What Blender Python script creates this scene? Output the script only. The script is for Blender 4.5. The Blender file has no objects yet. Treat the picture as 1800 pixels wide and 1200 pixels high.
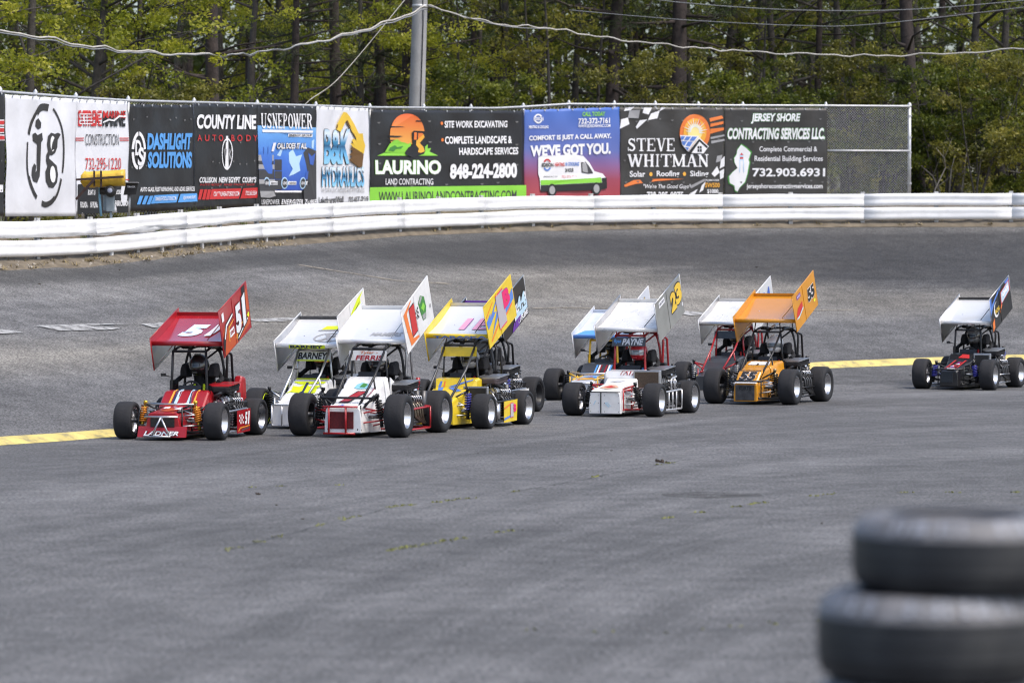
import bpy, bmesh, math, random
import numpy as np
from mathutils import Vector, Matrix
R = math.radians
rnd = random.Random(7)

# ------------------------------------------------------------------ camera, sky, sun, exposure
scene = bpy.context.scene
CAMZ, FPX, YH = 2.67, 6750.0, 440.0
PITCH = math.atan((600 - YH) / FPX)
cam_d = bpy.data.cameras.new('camera'); cam = bpy.data.objects.new('camera', cam_d)
scene.collection.objects.link(cam); scene.camera = cam
cam.location = (0, 0, CAMZ); cam.rotation_euler = (math.pi / 2 - PITCH, 0, 0)
cam_d.sensor_width = 36; cam_d.lens = FPX / 1800 * 36
cam_d.clip_start = 0.5; cam_d.clip_end = 3000
cam_d.dof.use_dof = True; cam_d.dof.focus_distance = 61.0; cam_d.dof.aperture_fstop = 2.5

world = bpy.data.worlds.new('World'); scene.world = world; world.use_nodes = True
wn = world.node_tree.nodes; wl = world.node_tree.links
sky_n = wn.new('ShaderNodeTexSky'); sky_n.sky_type = 'NISHITA'; sky_n.sun_disc = False
SUN_EL, SUN_AZ = R(58), R(125)          # azimuth measured clockwise from +Y
sky_n.sun_elevation = SUN_EL; sky_n.sun_rotation = SUN_AZ
sky_n.air_density = 0.95; sky_n.dust_density = 3.0; sky_n.ozone_density = 0.9
wl.new(sky_n.outputs['Color'], wn['Background'].inputs['Color'])
wn['Background'].inputs['Strength'].default_value = 0.15
sun_d = bpy.data.lights.new('sun', 'SUN'); sun = bpy.data.objects.new('sun', sun_d)
scene.collection.objects.link(sun)
sun_d.energy = 1.4; sun_d.angle = R(20); sun_d.color = (1.0, 0.95, 0.87)
sdir = Vector((math.sin(SUN_AZ) * math.cos(SUN_EL), math.cos(SUN_AZ) * math.cos(SUN_EL), math.sin(SUN_EL)))
sun.rotation_euler = sdir.to_track_quat('Z', 'Y').to_euler()
sun.location = (0, 20, 40)
vs = scene.view_settings
vs.view_transform = 'Standard'; vs.look = 'None'; vs.gamma = 1.0; vs.exposure = 0.72; vs.use_curve_mapping = False
scene.cycles.max_bounces = 6; scene.cycles.diffuse_bounces = 3; scene.cycles.glossy_bounces = 3
scene.cycles.transparent_max_bounces = 8
scene.cycles.use_denoising = True; scene.cycles.filter_width = 1.15

# ------------------------------------------------------------------ helpers
COL = scene.collection
def ray(px, py):
    a = (px - 900) / FPX; b = (600 - py) / FPX
    cp, sp = math.cos(PITCH), math.sin(PITCH)
    return Vector((a, cp + sp * b, -sp + cp * b))
def gp(px, py, z=0.0):
    d = ray(px, py); t = (z - CAMZ) / d.z
    return Vector((d.x * t, d.y * t, z))
def at(px, py, dist):
    d = ray(px, py); t = dist / d.y
    return Vector((d.x * t, dist, CAMZ + d.z * t))

def tag(o, label=None, cat=None, group=None, kind=None):
    if label: o['label'] = label
    if cat: o['category'] = cat
    if group: o['group'] = group
    if kind: o['kind'] = kind
    return o
def empty(name, loc=(0, 0, 0), rz=0, parent=None):
    o = bpy.data.objects.new(name, None); COL.objects.link(o)
    o.location = loc; o.rotation_euler = (0, 0, rz); o.parent = parent
    o.empty_display_size = 0.1
    return o

class MB:
    """collects shapes; build() links them as one mesh object"""
    def __init__(s): s.v = []; s.f = []; s.m = []; s.sm = []; s.starts = []
    def add(s, vs, fs, mi=0, smooth=False):
        o = len(s.v); s.starts.append(o); s.v += [tuple(p) for p in vs]
        s.f += [tuple(i + o for i in f) for f in fs]
        s.m += [mi] * len(fs); s.sm += [smooth] * len(fs)
        return s
    def box(s, c, size, rot=None, mi=0):
        hx, hy, hz = size[0] / 2, size[1] / 2, size[2] / 2
        vs = [Vector((x, y, z)) for x in (-hx, hx) for y in (-hy, hy) for z in (-hz, hz)]
        if rot is not None: vs = [rot @ p for p in vs]
        c = Vector(c)
        return s.add([p + c for p in vs], [(0, 1, 3, 2), (4, 6, 7, 5), (0, 4, 5, 1), (2, 3, 7, 6), (0, 2, 6, 4), (1, 5, 7, 3)], mi)
    def tube(s, pts, r, n=8, mi=0, cap=True):
        pts = [Vector(p) for p in pts]
        rs = r if isinstance(r, (list, tuple)) else [r] * len(pts)
        k = len(pts); vs = []; u = None
        for i, p in enumerate(pts):
            t = (pts[min(i + 1, k - 1)] - pts[max(i - 1, 0)])
            if t.length < 1e-9: t = Vector((0, 0, 1))
            t.normalize()
            if u is None:
                u = t.orthogonal().normalized()
            else:
                u = (u - t * u.dot(t))
                u = u.normalized() if u.length > 1e-6 else t.orthogonal().normalized()
            w = t.cross(u)
            sc = 1.0
            if 0 < i < k - 1:
                d1 = (p - pts[i - 1]).normalized(); d2 = (pts[i + 1] - p).normalized()
                sc = 1 / max(0.6, math.sqrt(max(0.0, (1 + d1.dot(d2)) / 2)))
                sc = min(sc, 1.25)
            for j in range(n):
                a = 2 * math.pi * j / n
                vs.append(p + (u * math.cos(a) + w * math.sin(a)) * rs[i] * sc)
        fs = [(i * n + j, i * n + (j + 1) % n, (i + 1) * n + (j + 1) % n, (i + 1) * n + j) for i in range(k - 1) for j in range(n)]
        s.add(vs, fs, mi, True)
        if cap:
            o = len(s.v) - len(vs)
            s.f += [tuple(o + j for j in reversed(range(n))), tuple(o + (k - 1) * n + j for j in range(n))]
            s.m += [mi, mi]; s.sm += [False, False]
        return s
    def lathe(s, prof, c, axis='X', n=32, mi=0, closed=False):
        """prof: (along axis, radius)"""
        vs = []; c = Vector(c)
        for (h, r) in prof:
            for j in range(n):
                a = 2 * math.pi * j / n; x, y = r * math.cos(a), r * math.sin(a)
                p = Vector((h, x, y)) if axis == 'X' else Vector((x, y, h)) if axis == 'Z' else Vector((y, h, x))
                vs.append(p + c)
        k = len(prof)
        fs = []
        for i in range(k if closed else k - 1):
            i2 = (i + 1) % k
            for j in range(n): fs.append((i * n + j, i * n + (j + 1) % n, i2 * n + (j + 1) % n, i2 * n + j))
        return s.add(vs, fs, mi, True)
    def prism(s, poly, axis, a0, a1, mi=0):
        """extrude 2-D polygon along an axis ('X': poly is (y,z); 'Y': (x,z); 'Z': (x,y))"""
        def P(p, a): return (a, p[0], p[1]) if axis == 'X' else (p[0], a, p[1]) if axis == 'Y' else (p[0], p[1], a)
        n = len(poly)
        vs = [P(p, a0) for p in poly] + [P(p, a1) for p in poly]
        fs = [tuple(range(n)), tuple(reversed(range(n, 2 * n)))] + [(i, i + n, (i + 1) % n + n, (i + 1) % n) for i in range(n)]
        return s.add(vs, fs, mi)
    def loft(s, secs, mi=0, cap=True, smooth=False):
        n = len(secs[0]); vs = [p for sec in secs for p in sec]
        fs = [(i * n + j, (i + 1) * n + j, (i + 1) * n + (j + 1) % n, i * n + (j + 1) % n) for i in range(len(secs) - 1) for j in range(n)]
        if cap: fs += [tuple(range(n)), tuple(reversed(range((len(secs) - 1) * n, len(secs) * n)))]
        return s.add(vs, fs, mi, smooth)
    def mesh(s, name, mats):
        me = bpy.data.meshes.new(name)
        me.from_pydata(s.v, [], s.f)
        for m in (mats if isinstance(mats, (list, tuple)) else [mats]): me.materials.append(m)
        me.polygons.foreach_set('material_index', s.m)
        me.polygons.foreach_set('use_smooth', s.sm)
        me.update()
        return me
    def build(s, name, mats, parent=None, bevel=0, fix=True):
        me = s.mesh(name, mats)
        if fix and len(s.v) < 60000:
            bm = bmesh.new(); bm.from_mesh(me); bmesh.ops.recalc_face_normals(bm, faces=bm.faces); bm.to_mesh(me); bm.free()
        o = bpy.data.objects.new(name, me); COL.objects.link(o); o.parent = parent
        if bevel:
            b = o.modifiers.new('bevel', 'BEVEL'); b.width = bevel; b.segments = 2; b.limit_method = 'ANGLE'; b.angle_limit = R(35)
            b.harden_normals = False
        return o
def build_each(mb, name, mats, parent=None, bevel=0):
    """every shape collected in mb becomes a part of its own"""
    ends = mb.starts[1:] + [len(mb.v)]
    for a0, a1 in zip(mb.starts, ends):
        p = MB(); p.v = mb.v[a0:a1]
        for f, m, sm in zip(mb.f, mb.m, mb.sm):
            if a0 <= f[0] < a1: p.f.append(tuple(i - a0 for i in f)); p.m.append(m); p.sm.append(sm)
        o = p.build(name, mats, parent, bevel)
    return o
def arc(pts, r=0.06, n=4):
    """round the inner corners of a polyline"""
    pts = [Vector(p) for p in pts]; out = [pts[0]]
    for i in range(1, len(pts) - 1):
        a, b, c = pts[i - 1], pts[i], pts[i + 1]
        ra = min(r, (a - b).length * 0.45); rc = min(r, (c - b).length * 0.45)
        p0 = b + (a - b).normalized() * ra; p2 = b + (c - b).normalized() * rc
        for k in range(n + 1):
            t = k / n; out.append(p0 * (1 - t) ** 2 + b * 2 * t * (1 - t) + p2 * t * t)
    out.append(pts[-1]); return out

# ------------------------------------------------------------------ materials
MATS = {}
def mat(name, col, rough=0.5, metal=0.0, coat=0.0, var=0.0, vscale=8.0, bump=0.0, bscale=40.0, spec=0.5, dirt=None, dscale=3.0, damt=0.5, trans=0.0):
    if name in MATS: return MATS[name]
    m = bpy.data.materials.new(name); m.use_nodes = True; MATS[name] = m
    nt = m.node_tree; N = nt.nodes; L = nt.links; b = N['Principled BSDF']
    b.inputs['Base Color'].default_value = (*col, 1); b.inputs['Roughness'].default_value = rough
    b.inputs['Metallic'].default_value = metal; b.inputs['Coat Weight'].default_value = coat
    b.inputs['Coat Roughness'].default_value = 0.08
    b.inputs['Specular IOR Level'].default_value = spec
    tc = N.new('ShaderNodeTexCoord')
    cur = None
    if var > 0:
        nz = N.new('ShaderNodeTexNoise'); nz.inputs['Scale'].default_value = vscale; nz.inputs['Detail'].default_value = 6
        L.new(tc.outputs['Object'], nz.inputs['Vector'])
        mx = N.new('ShaderNodeMix'); mx.data_type = 'RGBA'
        mx.inputs[6].default_value = (*[c * (1 - var) for c in col], 1); mx.inputs[7].default_value = (*[min(1, c * (1 + var)) for c in col], 1)
        rp = N.new('ShaderNodeMapRange'); rp.inputs[1].default_value = 0.3; rp.inputs[2].default_value = 0.7
        L.new(nz.outputs['Fac'], rp.inputs[0]); L.new(rp.outputs[0], mx.inputs[0]); cur = mx.outputs[2]
        rr = N.new('ShaderNodeMapRange'); rr.inputs[3].default_value = max(0.02, rough - 0.08); rr.inputs[4].default_value = min(1, rough + 0.1)
        L.new(nz.outputs['Fac'], rr.inputs[0]); L.new(rr.outputs[0], b.inputs['Roughness'])
    if dirt is not None:
        nz = N.new('ShaderNodeTexNoise'); nz.inputs['Scale'].default_value = dscale; nz.inputs['Detail'].default_value = 9; nz.inputs['Roughness'].default_value = 0.7
        L.new(tc.outputs['Object'], nz.inputs['Vector'])
        rp = N.new('ShaderNodeMapRange'); rp.inputs[1].default_value = 0.48; rp.inputs[2].default_value = 0.75; rp.inputs[4].default_value = damt
        L.new(nz.outputs['Fac'], rp.inputs[0])
        mx = N.new('ShaderNodeMix'); mx.data_type = 'RGBA'
        L.new(rp.outputs[0], mx.inputs[0])
        if cur is not None: L.new(cur, mx.inputs[6])
        else: mx.inputs[6].default_value = (*col, 1)
        mx.inputs[7].default_value = (*dirt, 1); cur = mx.outputs[2]
    if cur is not None: L.new(cur, b.inputs['Base Color'])
    if bump > 0:
        nz = N.new('ShaderNodeTexNoise'); nz.inputs['Scale'].default_value = bscale; nz.inputs['Detail'].default_value = 5
        L.new(tc.outputs['Object'], nz.inputs['Vector'])
        bp = N.new('ShaderNodeBump'); bp.inputs['Strength'].default_value = bump; bp.inputs['Distance'].default_value = 0.02
        L.new(nz.outputs['Fac'], bp.inputs['Height']); L.new(bp.outputs['Normal'], b.inputs['Normal'])
    if trans: b.inputs['Transmission Weight'].default_value = trans
    return m
def paint(name, col, coat=0.35, rough=0.32, dirt=True):
    return mat('paint_' + name, col, rough, 0, coat, 0.06, 6, dirt=(0.10, 0.09, 0.08) if dirt else None, dscale=5, damt=0.22)
def ink(name, col, rough=0.5):
    return mat('print_' + name, col, rough, 0, 0.0, 0.05, 3)

# ------------------------------------------------------------------ flat print: text and shapes on a mapped surface
_tc = {}
def text_geo(s, bold=0.0, shear=0.0, spacing=1.0):
    key = (s, bold, shear, spacing)
    if key in _tc: return _tc[key]
    cu = bpy.data.curves.new('t', 'FONT'); cu.body = s; cu.size = 1; cu.offset = bold; cu.shear = shear; cu.space_character = spacing
    cu.resolution_u = 3; cu.fill_mode = 'FRONT'
    ob = bpy.data.objects.new('t', cu); COL.objects.link(ob)
    dg = bpy.context.evaluated_depsgraph_get()
    me = bpy.data.meshes.new_from_object(ob.evaluated_get(dg))
    vs = [(v.co.x, v.co.y) for v in me.vertices]; fs = [tuple(p.vertices) for p in me.polygons]
    bpy.data.objects.remove(ob); bpy.data.curves.remove(cu); bpy.data.meshes.remove(me)
    xs = [v[0] for v in vs]; ys = [v[1] for v in vs]
    x0, x1, y0, y1 = min(xs), max(xs), min(ys), max(ys)
    vs = [((x - x0) / (x1 - x0), (y - y0) / (y1 - y0)) for x, y in vs]
    _tc[key] = (vs, fs); return _tc[key]
def flat(name, M, parent, pts, m, layer=1):
    mb = MB()
    if len(pts) == 4:
        nu, nv = 16, 5; A, B, C_, D = pts
        g = [((A[0] * (1 - u) + B[0] * u) * (1 - v) + (D[0] * (1 - u) + C_[0] * u) * v, (A[1] * (1 - u) + B[1] * u) * (1 - v) + (D[1] * (1 - u) + C_[1] * u) * v) for v in [j / nv for j in range(nv + 1)] for u in [i / nu for i in range(nu + 1)]]
        mb.add([M(x, y, layer) for x, y in g], [(j * (nu + 1) + i, j * (nu + 1) + i + 1, (j + 1) * (nu + 1) + i + 1, (j + 1) * (nu + 1) + i) for j in range(nv) for i in range(nu)])
    else: mb.add([M(x, y, layer) for x, y in pts], [tuple(range(len(pts)))])
    return mb.build(name, m, parent, fix=False)
def flats(name, M, parent, polys, m, layer=1):
    if len(polys) <= 9:
        for pts in polys:
            mb = MB(); mb.add([M(x, y, layer) for x, y in pts], [tuple(range(len(pts)))]); o = mb.build(name, m, parent, fix=False)
        return o
    mb = MB()
    for pts in polys: mb.add([M(x, y, layer) for x, y in pts], [tuple(range(len(pts)))])
    o = mb.build(name, m, parent, fix=False)
    bm = bmesh.new(); bm.from_mesh(o.data); bmesh.ops.remove_doubles(bm, verts=bm.verts, dist=1e-5); bm.to_mesh(o.data); bm.free()
    return o
def txt(M, parent, s, x0, y0, x1, y1, m, bold=0.02, shear=0.0, layer=2, tilt=0.0, spacing=1.0, name='lettering', outline=None, ow=0.05, arch=0.0):
    """text fitted to the rectangle x0..x1, y0 (top) .. y1 (foot); tilt lowers the right end"""
    vs, fs = text_geo(s, bold, shear, spacing)
    def P(u, v, l): return M(x0 + (x1 - x0) * u, y1 + (y0 - y1) * v + tilt * u - arch * 4 * u * (1 - u), l)
    if outline is not None:
        v2, f2 = text_geo(s, bold + ow, shear, spacing)
        ex = ow * 0.35; mb = MB()
        mb.add([P(u * (1 + ex) - ex / 2, v * (1 + 2 * ow) - ow, layer) for u, v in v2], f2); mb.build(name + '_outline', outline, parent, fix=False)
        layer += 1
    mb = MB(); mb.add([P(u, v, layer) for u, v in vs], fs)
    return mb.build(name, m, parent, fix=False)
def ell_pts(cx, cy, rx, ry, n=40, a0=0, a1=360):
    return [(cx + rx * math.cos(R(a0 + (a1 - a0) * i / n)), cy - ry * math.sin(R(a0 + (a1 - a0) * i / n))) for i in range(n + (0 if a1 - a0 >= 360 else 1))]
def ring_arc(cx, cy, rx, ry, w, a0, a1, n=24, wy=None):
    wy = wy or w
    o = ell_pts(cx, cy, rx, ry, n, a0, a1 - 1e-6); i = ell_pts(cx, cy, rx - w, ry - wy, n, a0, a1 - 1e-6)
    return [[o[k], o[k + 1], i[k + 1], i[k]] for k in range(len(o) - 1)]
def rect(x0, y0, x1, y1): return [(x0, y0), (x1, y0), (x1, y1), (x0, y1)]
# ------------------------------------------------------------------ the course: curves seen from above
def catmull(c, n=14):
    P = [Vector((*p, 0)) for p in c]; out = []
    for i in range(len(P) - 1):
        p0, p1, p2, p3 = P[max(i - 1, 0)], P[i], P[i + 1], P[min(i + 2, len(P) - 1)]
        for k in range(n):
            t = k / n
            out.append(0.5 * (2 * p1 + (p2 - p0) * t + (2 * p0 - 5 * p1 + 4 * p2 - p3) * t * t + (3 * p1 - p0 - 3 * p2 + p3) * t ** 3))
    out.append(P[-1]); return [(p.x, p.y) for p in out]
YEL = catmull([(-32, 20), (-20, 35), (-11.5, 46.5), (-7.05, 52.9), (-5.73, 55.3), (-2.6, 62), (0.73, 69.5), (3.9, 75.3), (6.24, 78), (8.8, 80), (10.8, 81), (18, 82.6), (34, 80)])
YZ = [(900, 0.0), (1440, 0.30), (1800, 0.37)]          # the apron banks up a little towards the right
RAIL = catmull([(-38, 22), (-24, 39), (-16, 53.8), (-11.3, 66), (-9.5, 70.9), (-8.1, 74), (-6.6, 77.7), (-5.3, 81.3), (-2.65, 88), (0.4, 92.8), (5.6, 96.2), (12.9, 97.4), (24, 96), (40, 90)])
def curve_d(C, a):
    for i in range(len(C) - 1):
        f0 = C[i][0] - a * C[i][1]; f1 = C[i + 1][0] - a * C[i + 1][1]
        if f0 <= 0 <= f1 and f1 > f0:
            t = f0 / (f0 - f1); return C[i][1] + (C[i + 1][1] - C[i][1]) * t
    return C[0][1] if a < 0 else C[-1][1]
def lerp_tab(tab, x):
    if x <= tab[0][0]: return tab[0][1]
    for (x0, y0), (x1, y1) in zip(tab, tab[1:]):
        if x <= x1: return y0 + (y1 - y0) * (x - x0) / (x1 - x0)
    return tab[-1][1]
def a2px(a): return 900 + a * FPX * 1.0016
def px2a(px): return (px - 900) / FPX / 1.0016
RB = [(0, 452), (159, 446), (340, 428), (440, 418.5), (700, 401.5), (930, 392.5), (1300, 388), (1800, 385)]
def rail_d(px): return curve_d(RAIL, px2a(px))
def rail_z(px):
    q = min(max(px, 0), 1800); return at(q, lerp_tab(RB, q), rail_d(q)).z
FO = [(-600, 4.2), (0, 4.8), (400, 4.8), (700, 3.6), (1000, 3.0), (1300, 2.6), (2600, 2.6)]
def fence_d(px): return rail_d(px) + lerp_tab(FO, px)
FT = [(-200, 150), (0, 161), (130, 171), (225, 177), (340, 180), (450, 183), (555, 186), (650, 189), (870, 190.5), (920, 188), (1000, 183), (1140, 184), (1270, 185.5), (1450, 186), (1600, 187)]
def fence_top(px): return at(px, lerp_tab(FT, px), fence_d(px))
KERB = 0.075
def ground_z(x, y):
    a = x / y; dy = curve_d(YEL, a); dr = curve_d(RAIL, a); px = a2px(a); zy = lerp_tab(YZ, px)
    if y <= dy:
        s = min(1, max(0, (y - (dy - 7.0)) / 7.0)); return zy * s * s
    z0 = zy + KERB; zr = rail_z(px) - 0.10 - z0
    t = (y - dy) / (dr - dy)
    if t <= 1: return z0 + zr * t ** 1.15
    return z0 + zr + min(0.62, (t - 1) * (dr - dy) * 0.17)
def surf(px, py):
    lo, hi = 15.0, 130.0; r = ray(px, py)
    for k in range(200):
        d = lo + (hi - lo) * k / 200; t = d / r.y
        if CAMZ + r.z * t < ground_z(r.x * t, d):
            lo2, hi2 = d - (hi - lo) / 200, d
            for _ in range(25):
                m = (lo2 + hi2) / 2; t = m / r.y
                if CAMZ + r.z * t < ground_z(r.x * t, m): hi2 = m
                else: lo2 = m
            t = hi2 / r.y; return Vector((r.x * t, hi2, ground_z(r.x * t, hi2)))
    return gp(px, py)

# ---- asphalt
def asphalt_mat():
    m = bpy.data.materials.new('asphalt'); m.use_nodes = True; N = m.node_tree.nodes; L = m.node_tree.links; b = N['Principled BSDF']
    tc = N.new('ShaderNodeTexCoord'); uv = N.new('ShaderNodeUVMap'); uv.uv_map = 'course'
    def noise(vec, scale, detail=4, rough=0.55, mul=None):
        n = N.new('ShaderNodeTexNoise'); n.inputs['Scale'].default_value = scale; n.inputs['Detail'].default_value = detail; n.inputs['Roughness'].default_value = rough
        if mul:
            vm = N.new('ShaderNodeVectorMath'); vm.operation = 'MULTIPLY'; vm.inputs[1].default_value = mul; L.new(vec, vm.inputs[0]); vec = vm.outputs[0]
        L.new(vec, n.inputs['Vector']); return n.outputs['Fac']
    def rng(x, a, bb, c, d):
        r = N.new('ShaderNodeMapRange'); r.interpolation_type = 'SMOOTHSTEP'
        for i, v in enumerate((a, bb, c, d)):
            if hasattr(v, 'node'): L.new(v, r.inputs[i + 1])
            else: r.inputs[i + 1].default_value = v
        L.new(x, r.inputs[0]); return r.outputs[0]
    def math_(op, x, y):
        q = N.new('ShaderNodeMath'); q.operation = op
        for i, v in enumerate((x, y)):
            if hasattr(v, 'node'): L.new(v, q.inputs[i])
            else: q.inputs[i].default_value = v
        return q.outputs[0]
    O = tc.outputs['Object']; U = uv.outputs['UV']
    sp = N.new('ShaderNodeSeparateXYZ'); L.new(U, sp.inputs[0]); v = sp.outputs['Y']
    so = N.new('ShaderNodeSeparateXYZ'); L.new(O, so.inputs[0]); X = so.outputs['X']
    fine = noise(O, 26, 3, 0.7); mid = noise(O, 2.2, 5, 0.6); big = noise(O, 0.16, 4)
    gravel = noise(O, 75, 2, 0.8)
    streak = noise(U, 1.0, 4, 0.6, (0.06, 9, 1)); skid = noise(U, 1.0, 3, 0.5, (0.10, 60, 1))
    patch = noise(U, 1.0, 3, 0.5, (0.12, 2.2, 1))
    f = rng(fine, 0.32, 0.68, 0.38, 1.62)
    f = math_('MULTIPLY', f, rng(gravel, 0.32, 0.7, 0.6, 1.42))
    f = math_('MULTIPLY', f, rng(mid, 0.3, 0.7, 0.82, 1.18))
    f = math_('MULTIPLY', f, rng(big, 0.35, 0.65, 0.80, 1.14))
    f = math_('MULTIPLY', f, rng(streak, 0.33, 0.68, 0.82, 1.14))
    f = math_('MULTIPLY', f, rng(skid, 0.62, 0.74, 1.0, 0.78))
    # rubbered-in groove on the banking
    vmin = math_('SUBTRACT', 0.67, math_('MULTIPLY', X, 0.020))
    vm = math_('ADD', vmin, math_('MULTIPLY', math_('SUBTRACT', streak, 0.5), 0.25))
    g = math_('MULTIPLY', rng(v, math_('SUBTRACT', vm, 0.02), math_('ADD', vm, 0.13), 0.0, 1.0), rng(v, 0.90, 0.97, 1.0, 0.25))
    g = math_('MULTIPLY', g, rng(streak, 0.2, 0.6, 0.7, 1.0))
    f = math_('MULTIPLY', f, math_('SUBTRACT', 1.0, math_('MULTIPLY', g, 0.64)))
    # seams of the paving lanes
    mx = N.new('ShaderNodeMix'); mx.data_type = 'RGBA'; mx.inputs[6].default_value = (0.126, 0.1255, 0.1262, 1); mx.inputs[7].default_value = (0.195, 0.184, 0.164, 1)
    dust = math_('MULTIPLY', rng(patch, 0.36, 0.58, 0.0, 1.0), math_('MULTIPLY', rng(v, 0.25, 0.45, 0.0, 1.0), rng(v, 0.62, 0.85, 1.0, 0.35)))
    L.new(dust, mx.inputs[0])
    vm2 = N.new('ShaderNodeVectorMath'); vm2.operation = 'SCALE'; L.new(mx.outputs[2], vm2.inputs[0]); L.new(f, vm2.inputs['Scale'])
    L.new(vm2.outputs[0], b.inputs['Base Color'])
    L.new(rng(g, 0, 1, 0.82, 0.66), b.inputs['Roughness']); b.inputs['Specular IOR Level'].default_value = 0.35
    bp = N.new('ShaderNodeBump'); bp.inputs['Strength'].default_value = 0.5; bp.inputs['Distance'].default_value = 0.012
    L.new(math_('ADD', fine, gravel), bp.inputs['Height']); L.new(bp.outputs['Normal'], b.inputs['Normal'])
    return m
M_ASPH = asphalt_mat()
M_DIRT = mat('dirt', (0.155, 0.128, 0.092), 0.95, var=0.35, vscale=3, bump=0.8, bscale=14, dirt=(0.10, 0.08, 0.055), dscale=1.6, damt=0.8)
M_SOIL = mat('forest_floor', (0.10, 0.075, 0.045), 0.95, var=0.4, vscale=1.2, bump=0.8, bscale=8, dirt=(0.05, 0.06, 0.025), dscale=0.5, damt=0.8)

def mesh_obj(name, vs, fs, m, uvs=None, smooth=True, kind=None, parent=None):
    me = bpy.data.meshes.new(name); me.from_pydata([tuple(v) for v in vs], [], fs); me.materials.append(m)
    if uvs is not None:
        ul = me.uv_layers.new(name='course')
        idx = np.empty(len(me.loops), dtype=np.int32); me.loops.foreach_get('vertex_index', idx)
        ul.data.foreach_set('uv', np.array(uvs, dtype=np.float32)[idx].ravel())
    if smooth: me.polygons.foreach_set('use_smooth', [True] * len(me.polygons))
    o = bpy.data.objects.new(name, me); COL.objects.link(o); o.parent = parent
    if kind: o['kind'] = kind
    return o
NA = 200; A0, A1 = -0.52, 0.36
AZ = [A0 + (A1 - A0) * i / NA for i in range(NA + 1)]
vs = []; uvs = []; TS = [-1.0, -0.75, -0.55, -0.4, -0.28, -0.2, -0.14, -0.1, -0.08, -0.06, -0.045, -0.03, -0.02, -0.012]
rows = []
for a in AZ:
    dy = curve_d(YEL, a); dr = curve_d(RAIL, a); row = []
    s_len = a * 78
    for t in TS:
        d = dy * (1 + t * 0.93); row.append((a * d, d, ground_z(a * d, d), s_len * (d / 78), (d - dy) / 20))
    row.append((a * (dy - 0.30), dy - 0.30, ground_z(a * (dy - .3), dy - .3), s_len, -0.02))
    row.append((a * dy, dy, ground_z(a * dy, dy) + KERB, s_len, 0.0))
    for k in range(1, 27):
        t = k / 26; d = dy + (dr - dy) * t
        z = ground_z(a * d, d - 1e-4)
        if k == 26: d += 0.5
        row.append((a * d, d, z, s_len, t))
    rows.append(row)
nr = len(rows[0])
for row in rows:
    for p in row: vs.append(p[:3]); uvs.append(p[3:])
fs = [(i * nr + j, (i + 1) * nr + j, (i + 1) * nr + j + 1, i * nr + j + 1) for i in range(NA) for j in range(nr - 1)]
mesh_obj('race_track', vs, fs, M_ASPH, uvs, kind='structure')
# wide sheet of open ground under and round everything
mesh_obj('ground', [(-1500, -600, -0.05), (1500, -600, -0.05), (1500, 2400, -0.05), (-1500, 2400, -0.05)], [(0, 1, 2, 3)], M_SOIL, kind='structure')
# dirt shoulder and forest floor behind the rail
DIN = [(0, 1.15), (450, 0.85), (700, 0.5), (930, 0.45), (1300, 0.35), (1800, 0.35)]
vs = []; nrow = 0
NB = 420
for i in range(NB + 1):
    a = A0 + (A1 - A0) * i / NB; px = a2px(a); dr = curve_d(RAIL, a); q = min(max(px, 0), 1800)
    dn = lerp_tab(DIN, q) * (1 + 0.10 * math.sin(i * 0.23) + 0.06 * math.sin(i * 0.71 + 1) + rnd.uniform(-.07, .07))
    offs = [-dn, -dn * 0.75, -dn * 0.4, 0, 0.5, 1.2, 2.2, 3.4, 5, 8, 14, 30, 80, 300]
    nrow = len(offs)
    for j, o in enumerate(offs):
        d = dr + o
        z = ground_z(a * d, d)
        if j == 0: z -= 0.02
        elif j < 10: z += 0.012 + 0.035 * rnd.random() + (0.05 * rnd.random() if 3 <= j < 8 else 0)
        else: z += 0.3 * rnd.random() * 0.3 + (1.2 if o >= 80 else 0)
        vs.append((a * d, d, z))
fs = [(i * nrow + j, (i + 1) * nrow + j, (i + 1) * nrow + j + 1, i * nrow + j + 1) for i in range(NB) for j in range(nrow - 1)]
mesh_obj('dirt_shoulder', vs, fs, M_DIRT, kind='structure')
# ---- painted yellow kerb edge
M_YEL = mat('yellow_paint', (0.66, 0.53, 0.17), 0.7, var=0.18, vscale=2, dirt=(0.16, 0.15, 0.12), dscale=4.5, damt=1.0, bump=0.3)
vs = []
for a in AZ:
    dy = curve_d(YEL, a)
    zy = ground_z(a * dy, dy)
    vs += [(a * (dy - 0.31), dy - 0.31, ground_z(a * (dy - .31), dy - .31) + 0.004), (a * dy, dy, zy + KERB + 0.005), (a * (dy + 0.22), dy + 0.22, ground_z(a * (dy + .22), dy + .22) + 0.006)]
fs = [(i * 3 + j, (i + 1) * 3 + j, (i + 1) * 3 + j + 1, i * 3 + j + 1) for i in range(NA) for j in range(2)]
tag(mesh_obj('painted_edge_line', vs, fs, M_YEL), kind='structure')

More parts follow.
